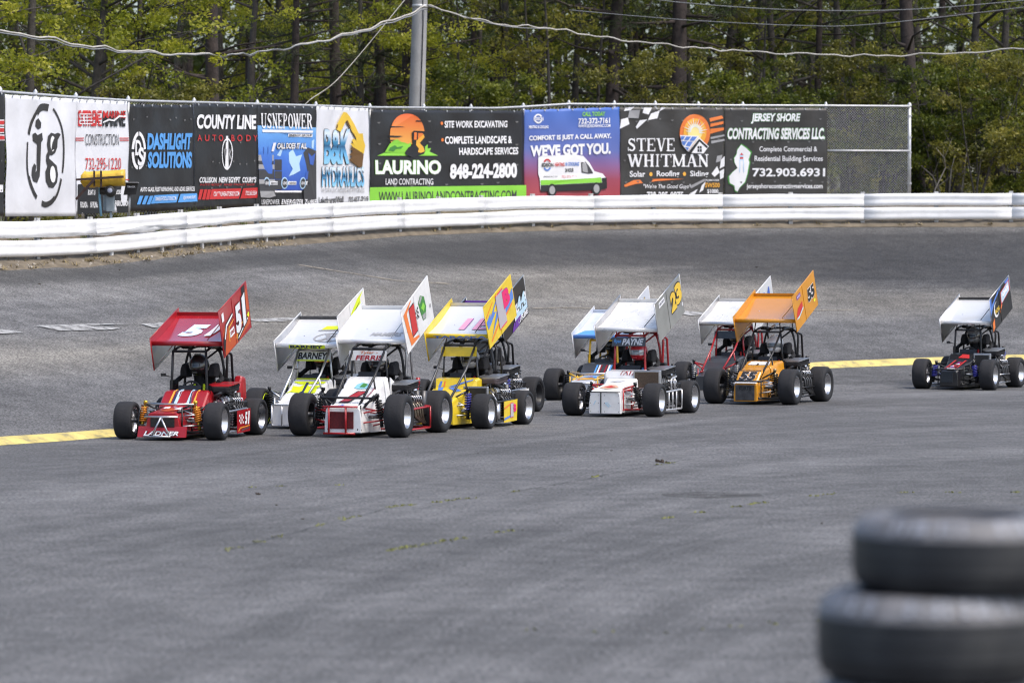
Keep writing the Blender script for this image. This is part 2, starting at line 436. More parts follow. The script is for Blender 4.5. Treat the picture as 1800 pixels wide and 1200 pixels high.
# ---- worn white dashes, old joints and cracks on the track
def worn(name, col, lo=0.42, hi=0.62, sc=3.0):
    m = mat(name, col, 0.75); N = m.node_tree.nodes; L = m.node_tree.links; b = N['Principled BSDF']
    tc = [n for n in N if n.type == 'TEX_COORD'][0]
    nz = N.new('ShaderNodeTexNoise'); nz.inputs['Scale'].default_value = sc; nz.inputs['Detail'].default_value = 8; nz.inputs['Roughness'].default_value = 0.7
    L.new(tc.outputs['Object'], nz.inputs['Vector'])
    rp = N.new('ShaderNodeMapRange'); rp.inputs[1].default_value = lo; rp.inputs[2].default_value = hi; L.new(nz.outputs['Fac'], rp.inputs[0])
    tr = N.new('ShaderNodeBsdfTransparent'); ms = N.new('ShaderNodeMixShader')
    L.new(rp.outputs[0], ms.inputs[0]); L.new(tr.outputs[0], ms.inputs[1]); L.new(b.outputs[0], ms.inputs[2]); L.new(ms.outputs[0], N['Material Output'].inputs['Surface'])
    return m
M_WORN = worn('worn_white_paint', (0.38, 0.38, 0.375), 0.30, 0.52, 4)
M_TAN = worn('worn_tan_joint', (0.24, 0.215, 0.175), 0.36, 0.5, 6)
M_CRACK = worn('crack_filler', (0.030, 0.029, 0.028), 0.44, 0.56, 9)
def on_track(name, polys, m, lift=0.02, n=1):
    mb = MB()
    for poly in polys:
        mb.add([surf(x, y) + Vector((0, 0, lift)) for x, y in poly], [tuple(range(len(poly)))])
    o = mb.build(name, m, None, fix=False); o['kind'] = 'structure'; return o
for k, poly in enumerate(([(60, 574), (150, 571), (235, 570), (150, 574), (212, 578), (196, 581), (105, 583), (78, 577)], [(-30, 580), (0, 580), (42, 586), (10, 588), (-30, 589)], [(248, 571), (300, 568), (330, 570), (300, 578), (268, 577)],
                          [(430, 563), (500, 560), (530, 561), (500, 566), (455, 567)], [(1180, 546), (1240, 550), (1262, 552), (1215, 556), (1185, 552)])):
    on_track('painted_dash', [poly], M_WORN)
def strip(name, line, w, m, lift=None, jit=0.0):
    lift = lift or (0.010 if line[0][1] < 640 else 0.006)
    mb = MB(); pts = []
    for (x0, y0), (x1, y1) in zip(line, line[1:]):
        n = max(2, int(abs(x1 - x0) / 14))
        for k in range(n): pts.append((x0 + (x1 - x0) * k / n, y0 + (y1 - y0) * k / n))
    pts.append(line[-1])
    P = [surf(x, y) + Vector((rnd.uniform(-jit, jit), rnd.uniform(-jit, jit), lift)) for x, y in pts]
    vs = []
    for i, p in enumerate(P):
        t = (P[min(i + 1, len(P) - 1)] - P[max(0, i - 1)]); t.z = 0; t.normalize(); nrm = Vector((-t.y, t.x, 0))
        ww = w * (0.5 + rnd.random()); 
        for c_ in (p + nrm * ww, p - nrm * ww): c_.z = ground_z(c_.x, c_.y) + lift; vs.append(c_)
    mb.add(vs, [(2 * i, 2 * i + 2, 2 * i + 3, 2 * i + 1) if True else 0 for i in range(len(P) - 1)])
    o = mb.build(name, m, None, fix=False); o['kind'] = 'structure'; return P
strip('paving_joint', [(525, 466), (600, 478), (700, 494), (790, 499)], 0.05, M_TAN)
strip('paving_joint', [(800, 545), (1000, 541), (1250, 548), (1500, 545)], 0.04, M_TAN)
cracks = [[(428, 857), (500, 855), (620, 853)], [(400, 966), (560, 925), (700, 890), (860, 872), (1000, 848), (1130, 822), (1190, 812), (1300, 790)],
          [(640, 977), (700, 966), (830, 942), (930, 930)], [(1110, 922), (1260, 896), (1360, 880), (1480, 866), (1800, 866)], [(900, 1108), (1180, 1112), (1500, 1085)],
          [(285, 510), (310, 518)], [(600, 552), (650, 545)], [(1460, 553), (1590, 551)]]
CR = [strip('crack', c, 0.006 if k not in (0, 1) else 0.009, M_CRACK, jit=0.03) for k, c in enumerate(cracks)]
on_track('oil_stain', [[(1160, 868), (1230, 864), (1330, 867), (1345, 872), (1240, 876), (1170, 873)]], worn('oil_stain', (0.075, 0.070, 0.065), 0.35, 0.8, 2), 0.004)
# moss and small weeds in the cracks: nobody could count them
M_MOSS = mat('moss', (0.19, 0.20, 0.055), 0.9, var=0.4, vscale=20)
mb = MB()
for ci, dens in ((0, 4), (1, 7), (2, 7), (3, 8), (4, 1)):
    P = CR[ci]
    for (a, b_) in zip(P, P[1:]):
        if rnd.random() < 0.74: continue
        for _ in range(dens):
            t = rnd.random() ** 1.6; p = a.lerp(b_, t) + Vector((rnd.gauss(0, 0.03), rnd.gauss(0, 0.04), 0))
            for q in range(3):
                an = rnd.uniform(0, 6.28); r_ = rnd.uniform(0.006, 0.026); h = rnd.uniform(0.004, 0.020)
                mb.add([p + Vector((math.cos(an) * r_, math.sin(an) * r_, 0)), p + Vector((-math.sin(an) * r_, math.cos(an) * r_, 0)), p + Vector((math.cos(an + 2.3) * r_ * 0.6, math.sin(an + 2.3) * r_ * 0.6, h))], [(0, 1, 2)])
tag(mb.build('crack_weeds', M_MOSS, fix=False), label='yellow green moss growing in the cracks of the asphalt', cat='moss', kind='stuff')
mb = MB()
for (x, y, s) in ((1160, 812, 0.10), (1166, 813, 0.07), (450, 868, 0.05), (455, 869, 0.05), (485, 888, 0.03), (532, 912, 0.03), (840, 796, 0.02), (905, 482, 0.05), (1330, 470, 0.04), (210, 475, 0.04), (70, 500, 0.05), (1600, 660, 0.04), (1075, 792, 0.03), (1445, 920, 0.03)):
    p = surf(x, y); s *= 0.55
    for _ in range(4):
        c = p + Vector((rnd.uniform(-s, s), rnd.uniform(-s, s), s * 0.25)); mb.box(c, (s * 0.7, s * 0.6, s * 0.5), Matrix.Rotation(rnd.uniform(0, 3), 3, (rnd.random(), rnd.random(), 1)))
tag(mb.build('rubber_crumbs', mat('rubber_debris', (0.05, 0.035, 0.025), 0.9)), label='dark rubber crumbs scattered on the asphalt', cat='debris', kind='stuff')

# ------------------------------------------------------------------ guardrail
M_RAIL = mat('white_guardrail', (0.88, 0.88, 0.88), 0.45, var=0.03, vscale=3, dirt=(0.26, 0.24, 0.22), dscale=2.6, damt=0.24, bump=0.1, bscale=3)
M_GALV = mat('galvanised', (0.55, 0.56, 0.57), 0.45, 0.4, var=0.15, vscale=12)
M_POSTW = mat('post_paint', (0.55, 0.55, 0.54), 0.6, dirt=(0.16, 0.11, 0.07), dscale=6, damt=0.8)
M_BOLT = mat('bolt_steel', (0.06, 0.06, 0.06), 0.5, 0.6)
WP = [(0.0, 0.0), (0.014, 0.006), (0.044, 0.028), (0.056, 0.060), (0.057, 0.090), (0.050, 0.130), (0.048, 0.155), (0.050, 0.180), (0.057, 0.215), (0.058, 0.245), (0.050, 0.280), (0.018, 0.302), (0.0, 0.31)]
guard = empty('guardrail', at(900, 395, rail_d(900)) * 1.0)
tag(guard, 'double white painted steel guardrail curving round the top of the banking', 'guardrail')
gbase = guard.location.copy()
# sample the rail by arc length
RS = []; acc = 0; prev = None
i0 = -900
pp = []
while i0 < 2700:
    a = px2a(i0); d = curve_d(RAIL, a); pp.append((Vector((a * d, d, 0)), i0)); i0 += 4
STEP = 0.476
cur = 0.0; nxt = 0.0
for (p, q), (p2, q2) in zip(pp, pp[1:]):
    L_ = (p2 - p).length
    while nxt <= cur + L_:
        t = (nxt - cur) / L_; RS.append((p.lerp(p2, t), q + (q2 - q) * t)); nxt += STEP
    cur += L_
def rail_frame(i):
    p, q = RS[i]; t = (RS[min(i + 1, len(RS) - 1)][0] - RS[max(i - 1, 0)][0]).normalized(); n = Vector((t.y, -t.x, 0))
    if n.dot(p) > 0: n = -n
    return p, q, t, n
def wob(i, s): return math.sin(i * 0.83 + s) * 0.5 + math.sin(i * 0.31 + s * 2.1) * 0.5 + math.sin(i * 1.9 + s * 3) * 0.25
SEG = 8
for lvl in (0, 1):
    for s0 in range(0, len(RS) - SEG, SEG):
        vs = []; px_mid = RS[s0 + SEG // 2][1]
        lap = 0.002 if (s0 // SEG) % 2 else 0.0
        dz0 = rnd.uniform(-0.008, 0.008); dn0 = rnd.uniform(-0.008, 0.008)
        for i in range(s0, s0 + SEG + 1):
            p, q, t, n = rail_frame(i); zb = rail_z(q)
            dam = math.exp(-((q - 250) / 130) ** 2) if lvl == 1 else 0.35 * math.exp(-((q - 1640) / 200) ** 2)
            for k, (dn, z) in enumerate(WP):
                w = 0.006 * wob(i, k * 0.4 + lvl * 5) + dn0 * math.sin(math.pi * (i - s0) / SEG)
                zz = z + 0.35 * lvl + zb + 0.010 * wob(i, lvl * 7.0) + dz0 * math.sin(math.pi * (i - s0) / SEG)
                if lvl == 1 and k < 5: zz += dam * 0.045 * wob(i * 2, k * 0.9); w += dam * 0.035 * wob(i * 1.7, k)
                if lvl == 1 and k > 8: zz += dam * 0.03 * max(0, wob(i, 2))
                if lvl == 0 and k > 8: zz += 0.012 * wob(i, 9); 
                vs.append(p + n * (dn + w + lap + 0.10) + Vector((0, 0, zz)) - gbase)
        m_ = len(WP)
        fs = [(j * m_ + k, (j + 1) * m_ + k, (j + 1) * m_ + k + 1, j * m_ + k + 1) for j in range(SEG) for k in range(m_ - 1)]
        o = mesh_obj('rail_beam', vs, fs, M_RAIL, parent=guard)
        so = o.modifiers.new('s', 'SOLIDIFY'); so.thickness = 0.004
        if -100 < px_mid < 1900:
            mb = MB()
            for j in ((0.5, 1.0) if px_mid > 500 else (0.35, 2.9, 5.4, 7.6)):
                i = s0 + int(j); fr = j - int(j); p, q, t, n = rail_frame(i)
                c = p + t * fr * STEP + n * 0.118 + Vector((0, 0, rail_z(q) + 0.155 + 0.35 * lvl)) - gbase
                mb.tube([c - n * 0.01, c + n * 0.012], 0.016, 6)
            mb.build('bolt', M_BOLT, o)
for i in range(0, len(RS), 4):
    p, q, t, n = rail_frame(i)
    if not -150 < q < 1950: continue
    mb = MB(); zb = rail_z(q); rot = Matrix.Rotation(math.atan2(t.y, t.x), 3, 'Z')
    c = p - n * 0.02 - gbase
    mb.box(c + Vector((0, 0, zb + 0.21)), (0.10, 0.012, 1.0), rot); mb.box(c + n * 0.06 + Vector((0, 0, zb + 0.21)), (0.10, 0.012, 1.0), rot); mb.box(c + n * 0.03 + Vector((0, 0, zb + 0.21)), (0.012, 0.06, 1.0), rot)
    mb.box(c + n * 0.09 + Vector((0, 0, zb + 0.16)), (0.12, 0.05, 0.2), rot); mb.box(c + n * 0.09 + Vector((0, 0, zb + 0.51)), (0.12, 0.05, 0.2), rot)
    if 150 < q < 480:   # leaning spare stakes under the dented stretch
        mb.box(c + t * rnd.uniform(0.3, 1.2) + n * 0.1 + Vector((0, 0, zb - 0.02)), (0.07, 0.05, 0.28), rot @ Matrix.Rotation(rnd.uniform(-0.25, 0.25), 3, 'Y'))
    mb.build('post', M_POSTW, guard)

# ------------------------------------------------------------------ chain-link fence
fence = empty('chain_link_fence', fence_top(800) - Vector((0, 0, 2.44)))
tag(fence, 'galvanised chain link fence with top rail carrying the advertising banners', 'fence'); fb = fence.location.copy()
cols = list(range(-420, 1601, 5)) ; FP = [fence_top(q) for q in cols]
FEND = fence_top(1599)
mb = MB(); mb.tube([p - fb for p in FP[::4]] + [FEND - fb], 0.028, 8); mb.build('top_rail', M_GALV, fence)
mb = MB(); pm = [at(q, lerp_tab([(1440, 265), (1600, 265.5)], q), fence_d(q)) for q in (1448, 1500, 1560, 1599)]; mb.tube([p - fb for p in pm], 0.026, 8); mb.build('mid_rail', M_GALV, fence)
for q in (-380, -250, -130, 0, 62, 133, 225, 341, 452, 555, 650, 745, 828, 920, 1000, 1080, 1152, 1228, 1306, 1452, 1599):
    p = fence_top(q); mb = MB()
    r_ = 0.045 if q == 1599 else 0.032
    mb.tube([p - fb + Vector((0, 0.035, -2.6)), p - fb + Vector((0, 0.035, 0.03))], r_, 10)
    mb.lathe([(-0.02, r_ + 0.012), (0.03, r_ + 0.012), (0.07, r_ * 0.6), (0.085, 0.004)], p - fb + Vector((0, 0.035, 0.02)), 'Z', 10)
    if q == 1599:
        for h in (0.25, 0.8, 1.2, 1.6, 2.0): mb.lathe([(-0.02, r_ + 0.014), (0.02, r_ + 0.014)], p - fb + Vector((0, 0.035, -h)), 'Z', 10)
    mb.build('post', M_GALV, fence)
# wire mesh: two families of slanting wires, woven diamonds
mb = MB(); acc = [0.0]
for a_, b_ in zip(FP, FP[1:]): acc.append(acc[-1] + (b_ - a_).length)
def along(s):
    s = min(max(s, 0), acc[-1])
    i = min(int(np.searchsorted(acc, s)), len(acc) - 1); i = max(i, 1)
    t = (s - acc[i - 1]) / (acc[i] - acc[i - 1]); return FP[i - 1].lerp(FP[i], t)
s_ = acc[-1]
H = 2.38
while s_ > -H:
    for sg in (1, -1):
        e_ = acc[-1]
        h0, h1 = (max(0, -s_), min(H, e_ - s_)) if sg > 0 else (max(0, s_ + H - e_), min(H, s_ + H))
        if h1 - h0 < .02: continue
        pts = []
        for k in range(7):
            h = h0 + (h1 - h0) * k / 6; p = along(s_ + (h if sg > 0 else H - h)); pts.append(p + Vector((0, 0.004 * sg, -0.03 - h)) - fb)
        if len(pts) > 1: mb.tube(pts, 0.0027, 3, cap=False)
    s_ -= 0.068 if s_ > acc[-1] - 8 else 0.12
mb.build('wire_mesh', mat('fence_wire', (0.62, 0.63, 0.64), 0.5, 0.1), fence, fix=False)
# ------------------------------------------------------------------ advertising banners
K_ = ink('black', (0.016, 0.016, 0.018)); W_ = ink('white', (0.82, 0.82, 0.84)); RED_ = ink('red', (0.55, 0.03, 0.03)); BLU_ = ink('sky_blue', (0.10, 0.33, 0.72))
GRN_ = ink('lime', (0.25, 0.62, 0.06)); ORG_ = ink('orange', (0.78, 0.20, 0.04)); YLW_ = ink('yellow', (0.75, 0.50, 0.05)); GRY_ = ink('grey', (0.35, 0.35, 0.36)); DGY_ = ink('dark_grey', (0.05, 0.05, 0.055))
CHR_ = ink('charcoal', (0.035, 0.033, 0.032)); BRN_ = ink('brown', (0.14, 0.07, 0.02)); DBL_ = ink('deep_blue', (0.05, 0.12, 0.45)); RYL_ = ink('royal', (0.10, 0.22, 0.62)); PBL_ = ink('pale_blue', (0.45, 0.65, 0.85)); DGN_ = ink('dark_green', (0.06, 0.24, 0.05)); AMB_ = ink('amber', (0.85, 0.42, 0.05)); NVY_ = ink('navy', (0.02, 0.03, 0.09)); PALEY = ink('pale_yellow', (0.9, 0.75, 0.3))
def gradient(name, stops):
    m = mat('print_' + name, (0.5, 0.5, 0.5), 0.5); N = m.node_tree.nodes; L = m.node_tree.links
    tc = [n for n in N if n.type == 'TEX_COORD'][0]; sp = N.new('ShaderNodeSeparateXYZ'); L.new(tc.outputs['Generated'], sp.inputs[0])
    cr = N.new('ShaderNodeValToRGB'); L.new(sp.outputs['Z'], cr.inputs[0])
    el = cr.color_ramp.elements
    while len(el) < len(stops): el.new(0.5)
    for e, (p, c) in zip(el, stops): e.position = p; e.color = (*c, 1)
    L.new(cr.outputs['Color'], N['Principled BSDF'].inputs['Base Color']); return m
G_EDI = gradient('blue_to_red', [(0.0, (0.42, 0.06, 0.06)), (0.25, (0.32, 0.06, 0.10)), (0.55, (0.11, 0.15, 0.42)), (1.0, (0.06, 0.15, 0.50))])
G_CHR = gradient('chrome_blue', [(0.0, (0.3, 0.6, 0.8)), (0.3, (0.15, 0.45, 0.75)), (0.5, (0.02, 0.10, 0.22)), (0.62, (0.05, 0.25, 0.45)), (0.85, (0.7, 0.8, 0.9)), (1.0, (0.35, 0.55, 0.7))])
G_SUN = gradient('sunset', [(0.0, (0.80, 0.40, 0.08)), (0.6, (0.75, 0.22, 0.05)), (1.0, (0.70, 0.12, 0.03))])
G_USN = gradient('storm_blue', [(0.0, (0.03, 0.08, 0.40)), (0.5, (0.06, 0.18, 0.62)), (0.85, (0.12, 0.33, 0.72)), (1.0, (0.20, 0.45, 0.80))])

def banner(xl, xr, ytl, ytr, ybl, ybr, m, label, wrinkle=0.026, sag=0.0, seed=0, slits=True):
    A = at(xl, ytl, fence_d(xl)); B = at(xr, ytr, fence_d(xr))
    t = Vector((B.x - A.x, B.y - A.y, 0)).normalized(); n = Vector((t.y, -t.x, 0))
    if n.y > 0: n = -n
    A0_ = A + n * 0.07
    def hit(px, py):
        r = ray(px, py); o = Vector((0, 0, CAMZ)); k = (A0_ - o).dot(n) / r.dot(n); return o + r * k
    base = hit((xl + xr) / 2, (ybl + ybr) / 2)
    root = empty('banner', base); tag(root, label, 'banner', 'advertising banners along the fence')
    q = random.Random(seed); nu, nv = 48, 28; vs = []
    ph = [q.uniform(0, 6) for _ in range(6)]
    def wave(u, v):
        sc = math.sin(math.pi * u * 7 + ph[0]) * max(0, 1 - v * 5)
        return wrinkle * (math.sin(u * 9 + v * 4 + ph[1]) * 0.4 + math.sin(u * 21 - v * 9 + ph[2]) * 0.25 + math.sin(v * 14 + u * 5 + ph[3]) * 0.2 + sc * 0.8 + 0.25 * math.sin(u * 33 + ph[4]) * max(0, v - .6))
    def M(px, py, layer=0):
        u = (px - xl) / (xr - xl); yt, yb_ = ytl + (ytr - ytl) * u, ybl + (ybr - ybl) * u; v = (py - yt) / (yb_ - yt)
        return hit(px, py) + n * (0.006 * layer + 0.006 + wave(u, v)) - base
    for j in range(nv + 1):
        for i in range(nu + 1):
            u, v = i / nu, j / nv
            px = xl + (xr - xl) * u; py = (ytl + (ytr - ytl) * u) * (1 - v) + (ybl + (ybr - ybl) * u) * v
            if j == 0: py += 1.0 * abs(math.sin(math.pi * u * 7)) + sag * math.sin(math.pi * u)
            vs.append(hit(px, py) + n * (wave(u, v) - 0.004) - base)
    fs = [(j * (nu + 1) + i, j * (nu + 1) + i + 1, (j + 1) * (nu + 1) + i + 1, (j + 1) * (nu + 1) + i) for j in range(nv) for i in range(nu)]
    o = mesh_obj('sheet', vs, fs, m, parent=root); s = o.modifiers.new('s', 'SOLIDIFY'); s.thickness = 0.003
    # eyelets along the top edge
    mb = MB()
    for k in range(7):
        u = (k + 0.5) / 7; c = M(xl + (xr - xl) * u, ytl + (ytr - ytl) * u + 2.2, 0); mb.tube([c, c + n * 0.012], 0.022, 8)
    build_each(mb, 'eyelet', M_GALV, root)
    if slits:
        mb = MB()
        for rr in range(4):
            for k in range(9):
                if q.random() < 0.25: continue
                u = (k + 0.5 + q.uniform(-.1, .1)) / 9; v = 0.13 + rr * 0.22 + q.uniform(-.02, .02)
                x = xl + (xr - xl) * u; y = (ytl + (ytr - ytl) * u) * (1 - v) + (ybl + (ybr - ybl) * u) * v; w = (xr - xl) * 0.010 + 0.5
                mb.add([M(x - w, y - 0.5, 1), M(x + w, y - 1, 1), M(x + w * 0.6, y + 1.8, 1), M(x - w * 0.3, y + 2.0, 1)], [(0, 1, 2, 3)])
        mb.build('wind_flap', FLAP, root, fix=False)['kind'] = 'stuff'
    return root, M
VB = mat('vinyl_black', (0.018, 0.018, 0.020), 0.38, var=0.1, bump=0.5, bscale=3.5); VW = mat('vinyl_white', (0.70, 0.71, 0.75), 0.45, var=0.03, bump=0.5, bscale=3.0)
VC = mat('vinyl_charcoal', (0.040, 0.038, 0.036), 0.4, var=0.1, bump=0.5, bscale=3.5); FLAP = mat('vinyl_back', (0.14, 0.14, 0.14), 0.6)
G_EDI.node_tree.nodes['Principled BSDF'].inputs['Roughness'].default_value = 0.4
def crop(M, ox, oy, s): return lambda x, y, l=0: M(ox + x / s, oy + y / s, l)

# black banner cut by the left edge of the picture
b, M = banner(-95, 8, 156, 163, 376, 380, VB, 'black banner at the left end of the fence, cut by the picture edge', seed=1)
txt(M, b, 'RACE', -70, 212, 6, 246, RED_, 0.03, outline=W_); flat('panel', M, b, rect(-4, 325, 6, 338), W_)
# white banner with the broken oval
b, M = banner(10, 134, 166, 173.5, 380.5, 380, VW, 'white banner with two blackletter letters inside a broken black oval', wrinkle=0.034, seed=2, slits=False)
C = crop(M, 0, 140, 3.53)
flats('oval_stroke', C, b, ring_arc(280, 470, 118, 322, 26, 78, 118, wy=44) + ring_arc(280, 470, 118, 322, 14, 118, 155, wy=30), CHR_)
flats('oval_stroke', C, b, ring_arc(280, 470, 116, 322, 9, -20, 66, wy=14), CHR_)
flats('oval_stroke', C, b, ring_arc(280, 470, 118, 322, 9, 165, 205, wy=10) + ring_arc(280, 470, 118, 322, 13, 205, 238, wy=26), CHR_)
flats('oval_stroke', C, b, ring_arc(280, 470, 116, 322, 18, 255, 300, wy=34) + ring_arc(280, 470, 116, 322, 12, 300, 332, wy=24), CHR_)
flats('letter', C, b, [[(222, 255), (238, 240), (256, 268), (252, 300), (236, 310), (220, 290)], [(203, 338), (218, 330), (232, 345), (258, 330), (262, 375), (252, 390), (250, 560), (246, 600), (228, 640), (205, 630), (196, 590), (202, 545), (216, 520), (228, 535), (222, 575), (232, 560), (230, 400), (206, 380)]], CHR_)
gl = [(368, 340), (352, 375), (352, 420), (340, 455), (318, 470), (303, 468), (300, 490), (322, 510), (348, 535), (355, 590), (345, 640), (322, 672), (296, 668), (280, 630), (278, 570), (290, 535), (282, 505), (284, 465), (294, 445), (288, 400), (296, 350), (314, 330), (336, 338), (352, 330)]
flats('letter', C, b, [gl], CHR_); flats('letter_counter', C, b, [ell_pts(322, 398, 14, 48, 16), ell_pts(318, 588, 17, 52, 16)], W_, 2)
# marine construction banner, its lower third black
b, M = banner(134, 225.5, 174, 178, 376, 373, VW, 'white and black banner with red lettering behind the yellow tarpaulin', seed=3, slits=False)
C = crop(M, 0, 140, 3.53)
flat('panel', C, b, [(478, 650), (560, 640), (798, 636), (800, 825), (478, 835)], K_)
txt(C, b, 'EXTREME', 482, 192, 626, 290, RED_, 0.03, 0.0)
txt(C, b, 'MARINE', 632, 194, 774, 292, K_, 0.03); flats('letter_wave', C, b, [[(630, 262), (665, 244), (700, 250), (735, 222), (776, 226), (776, 234), (738, 232), (704, 260), (668, 254), (630, 272)]], W_, 4); txt(C, b, 'MARINE', 632, 194, 774, 240, RED_, 0.02, layer=3)
flats('stripe', C, b, [rect(488, y, 622, y + 5) for y in (212, 232, 252, 272)], W_, 3)
txt(C, b, 'CONSTRUCTION', 525, 338, 735, 408, DGY_, -0.005); flats('stripe', C, b, [rect(470, 361, 516, 367), rect(470, 374, 516, 380), rect(742, 361, 792, 367), rect(742, 374, 792, 380), rect(700, 618, 798, 624)], RED_)
txt(C, b, '732-295-1220', 524, 486, 745, 558, RED_, 0.0)
txt(C, b, 'BOAT LIFTS', 540, 684, 600, 716, W_, layer=3); txt(C, b, 'FOUNDATION PILING', 490, 758, 602, 795, W_, layer=3); txt(C, b, 'FABRICATION', 704, 750, 792, 785, W_, layer=3); txt(C, b, 'DOCKS', 712, 684, 742, 712, W_, layer=3)
# black and blue banner
b, M = banner(226, 341.5, 183, 184.5, 371, 369.5, VB, 'black banner with sky blue lettering and a round white monogram', seed=4)
C = crop(M, 0, 140, 3.53)
flats('ring', C, b, sum([ring_arc(859, 441, 46, 118, 14, a, a + 80, wy=24) for a in (5, 95, 185, 275)], []), W_)
txt(C, b, 'D', 834, 375, 872, 470, W_, 0.03); txt(C, b, 'S', 850, 420, 888, 535, W_, 0.03, layer=3)
txt(C, b, 'DASHLIGHT', 912, 332, 1190, 436, BLU_, 0.05, 0.1); txt(C, b, 'SOLUTIONS', 916, 448, 1190, 550, BLU_, 0.05, 0.1)
txt(C, b, 'AUTO GLASS, FLEET REFINISHING, AND ADAS SERVICES', 868, 668, 1205, 700, W_, 0.02, 0.15, tilt=-4)
flats('stripe', C, b, [[(866 + k, 722), (886 + k, 721), (868 + k, 774), (848 + k, 775)] for k in (0, 30, 58)] + [[(950, 718), (1112, 710), (1096, 762), (930, 770)], [(1122, 710), (1220, 705), (1220, 756), (1106, 762)]], BLU_)
txt(C, b, 'DASHLIGHTSOLUTIONS.COM', 955, 728, 1092, 752, W_, 0.01, layer=3, tilt=-5); txt(C, b, '@DASHLIGHT', 1136, 722, 1208, 746, W_, 0.01, layer=3, tilt=-3)
# black and red banner
b, M = banner(342.5, 452, 181.5, 184.5, 369, 362, VB, 'black banner with white heading, red wording and a white oval emblem', seed=5)
C = crop(M, 0, 140, 3.53)
txt(C, b, 'COUNTY LINE', 1220, 216, 1585, 306, W_, 0.04, 0.12, tilt=4); txt(C, b, 'AUTO BODY', 1222, 342, 1590, 382, RED_, 0.01, spacing=1.8, tilt=2)
flats('emblem', C, b, ring_arc(1409, 462, 34, 98, 5, 0, 360, 32, wy=9) + [[(1402, 350), (1414, 350), (1420, 550), (1409, 562), (1398, 550)]], W_); txt(C, b, 'V K', 1386, 430, 1436, 500, GRY_, 0.01, layer=3)
txt(C, b, "COLLISION  NEW EGYPT  COURY'S", 1232, 604, 1586, 640, W_, 0.03, 0.15); txt(C, b, 'AUTO BODY AND PAINT SHOP', 1235, 646, 1580, 658, RED_, 0.0)
flats('stripe', C, b, [[(1238 + k, 682), (1258 + k, 681), (1244 + k, 744), (1224 + k, 745)] for k in (0, 26, 50)] + [[(1312, 680), (1492, 675), (1478, 738), (1296, 743)], [(1502, 675), (1600, 670), (1600, 734), (1488, 738)]], RED_)
txt(C, b, 'COUNTYLINEAUTOBODY.COM', 1322, 696, 1476, 724, W_, 0.01, layer=3, tilt=-3); txt(C, b, '732.363.5554', 1515, 692, 1592, 718, W_, 0.01, layer=3, tilt=-2)
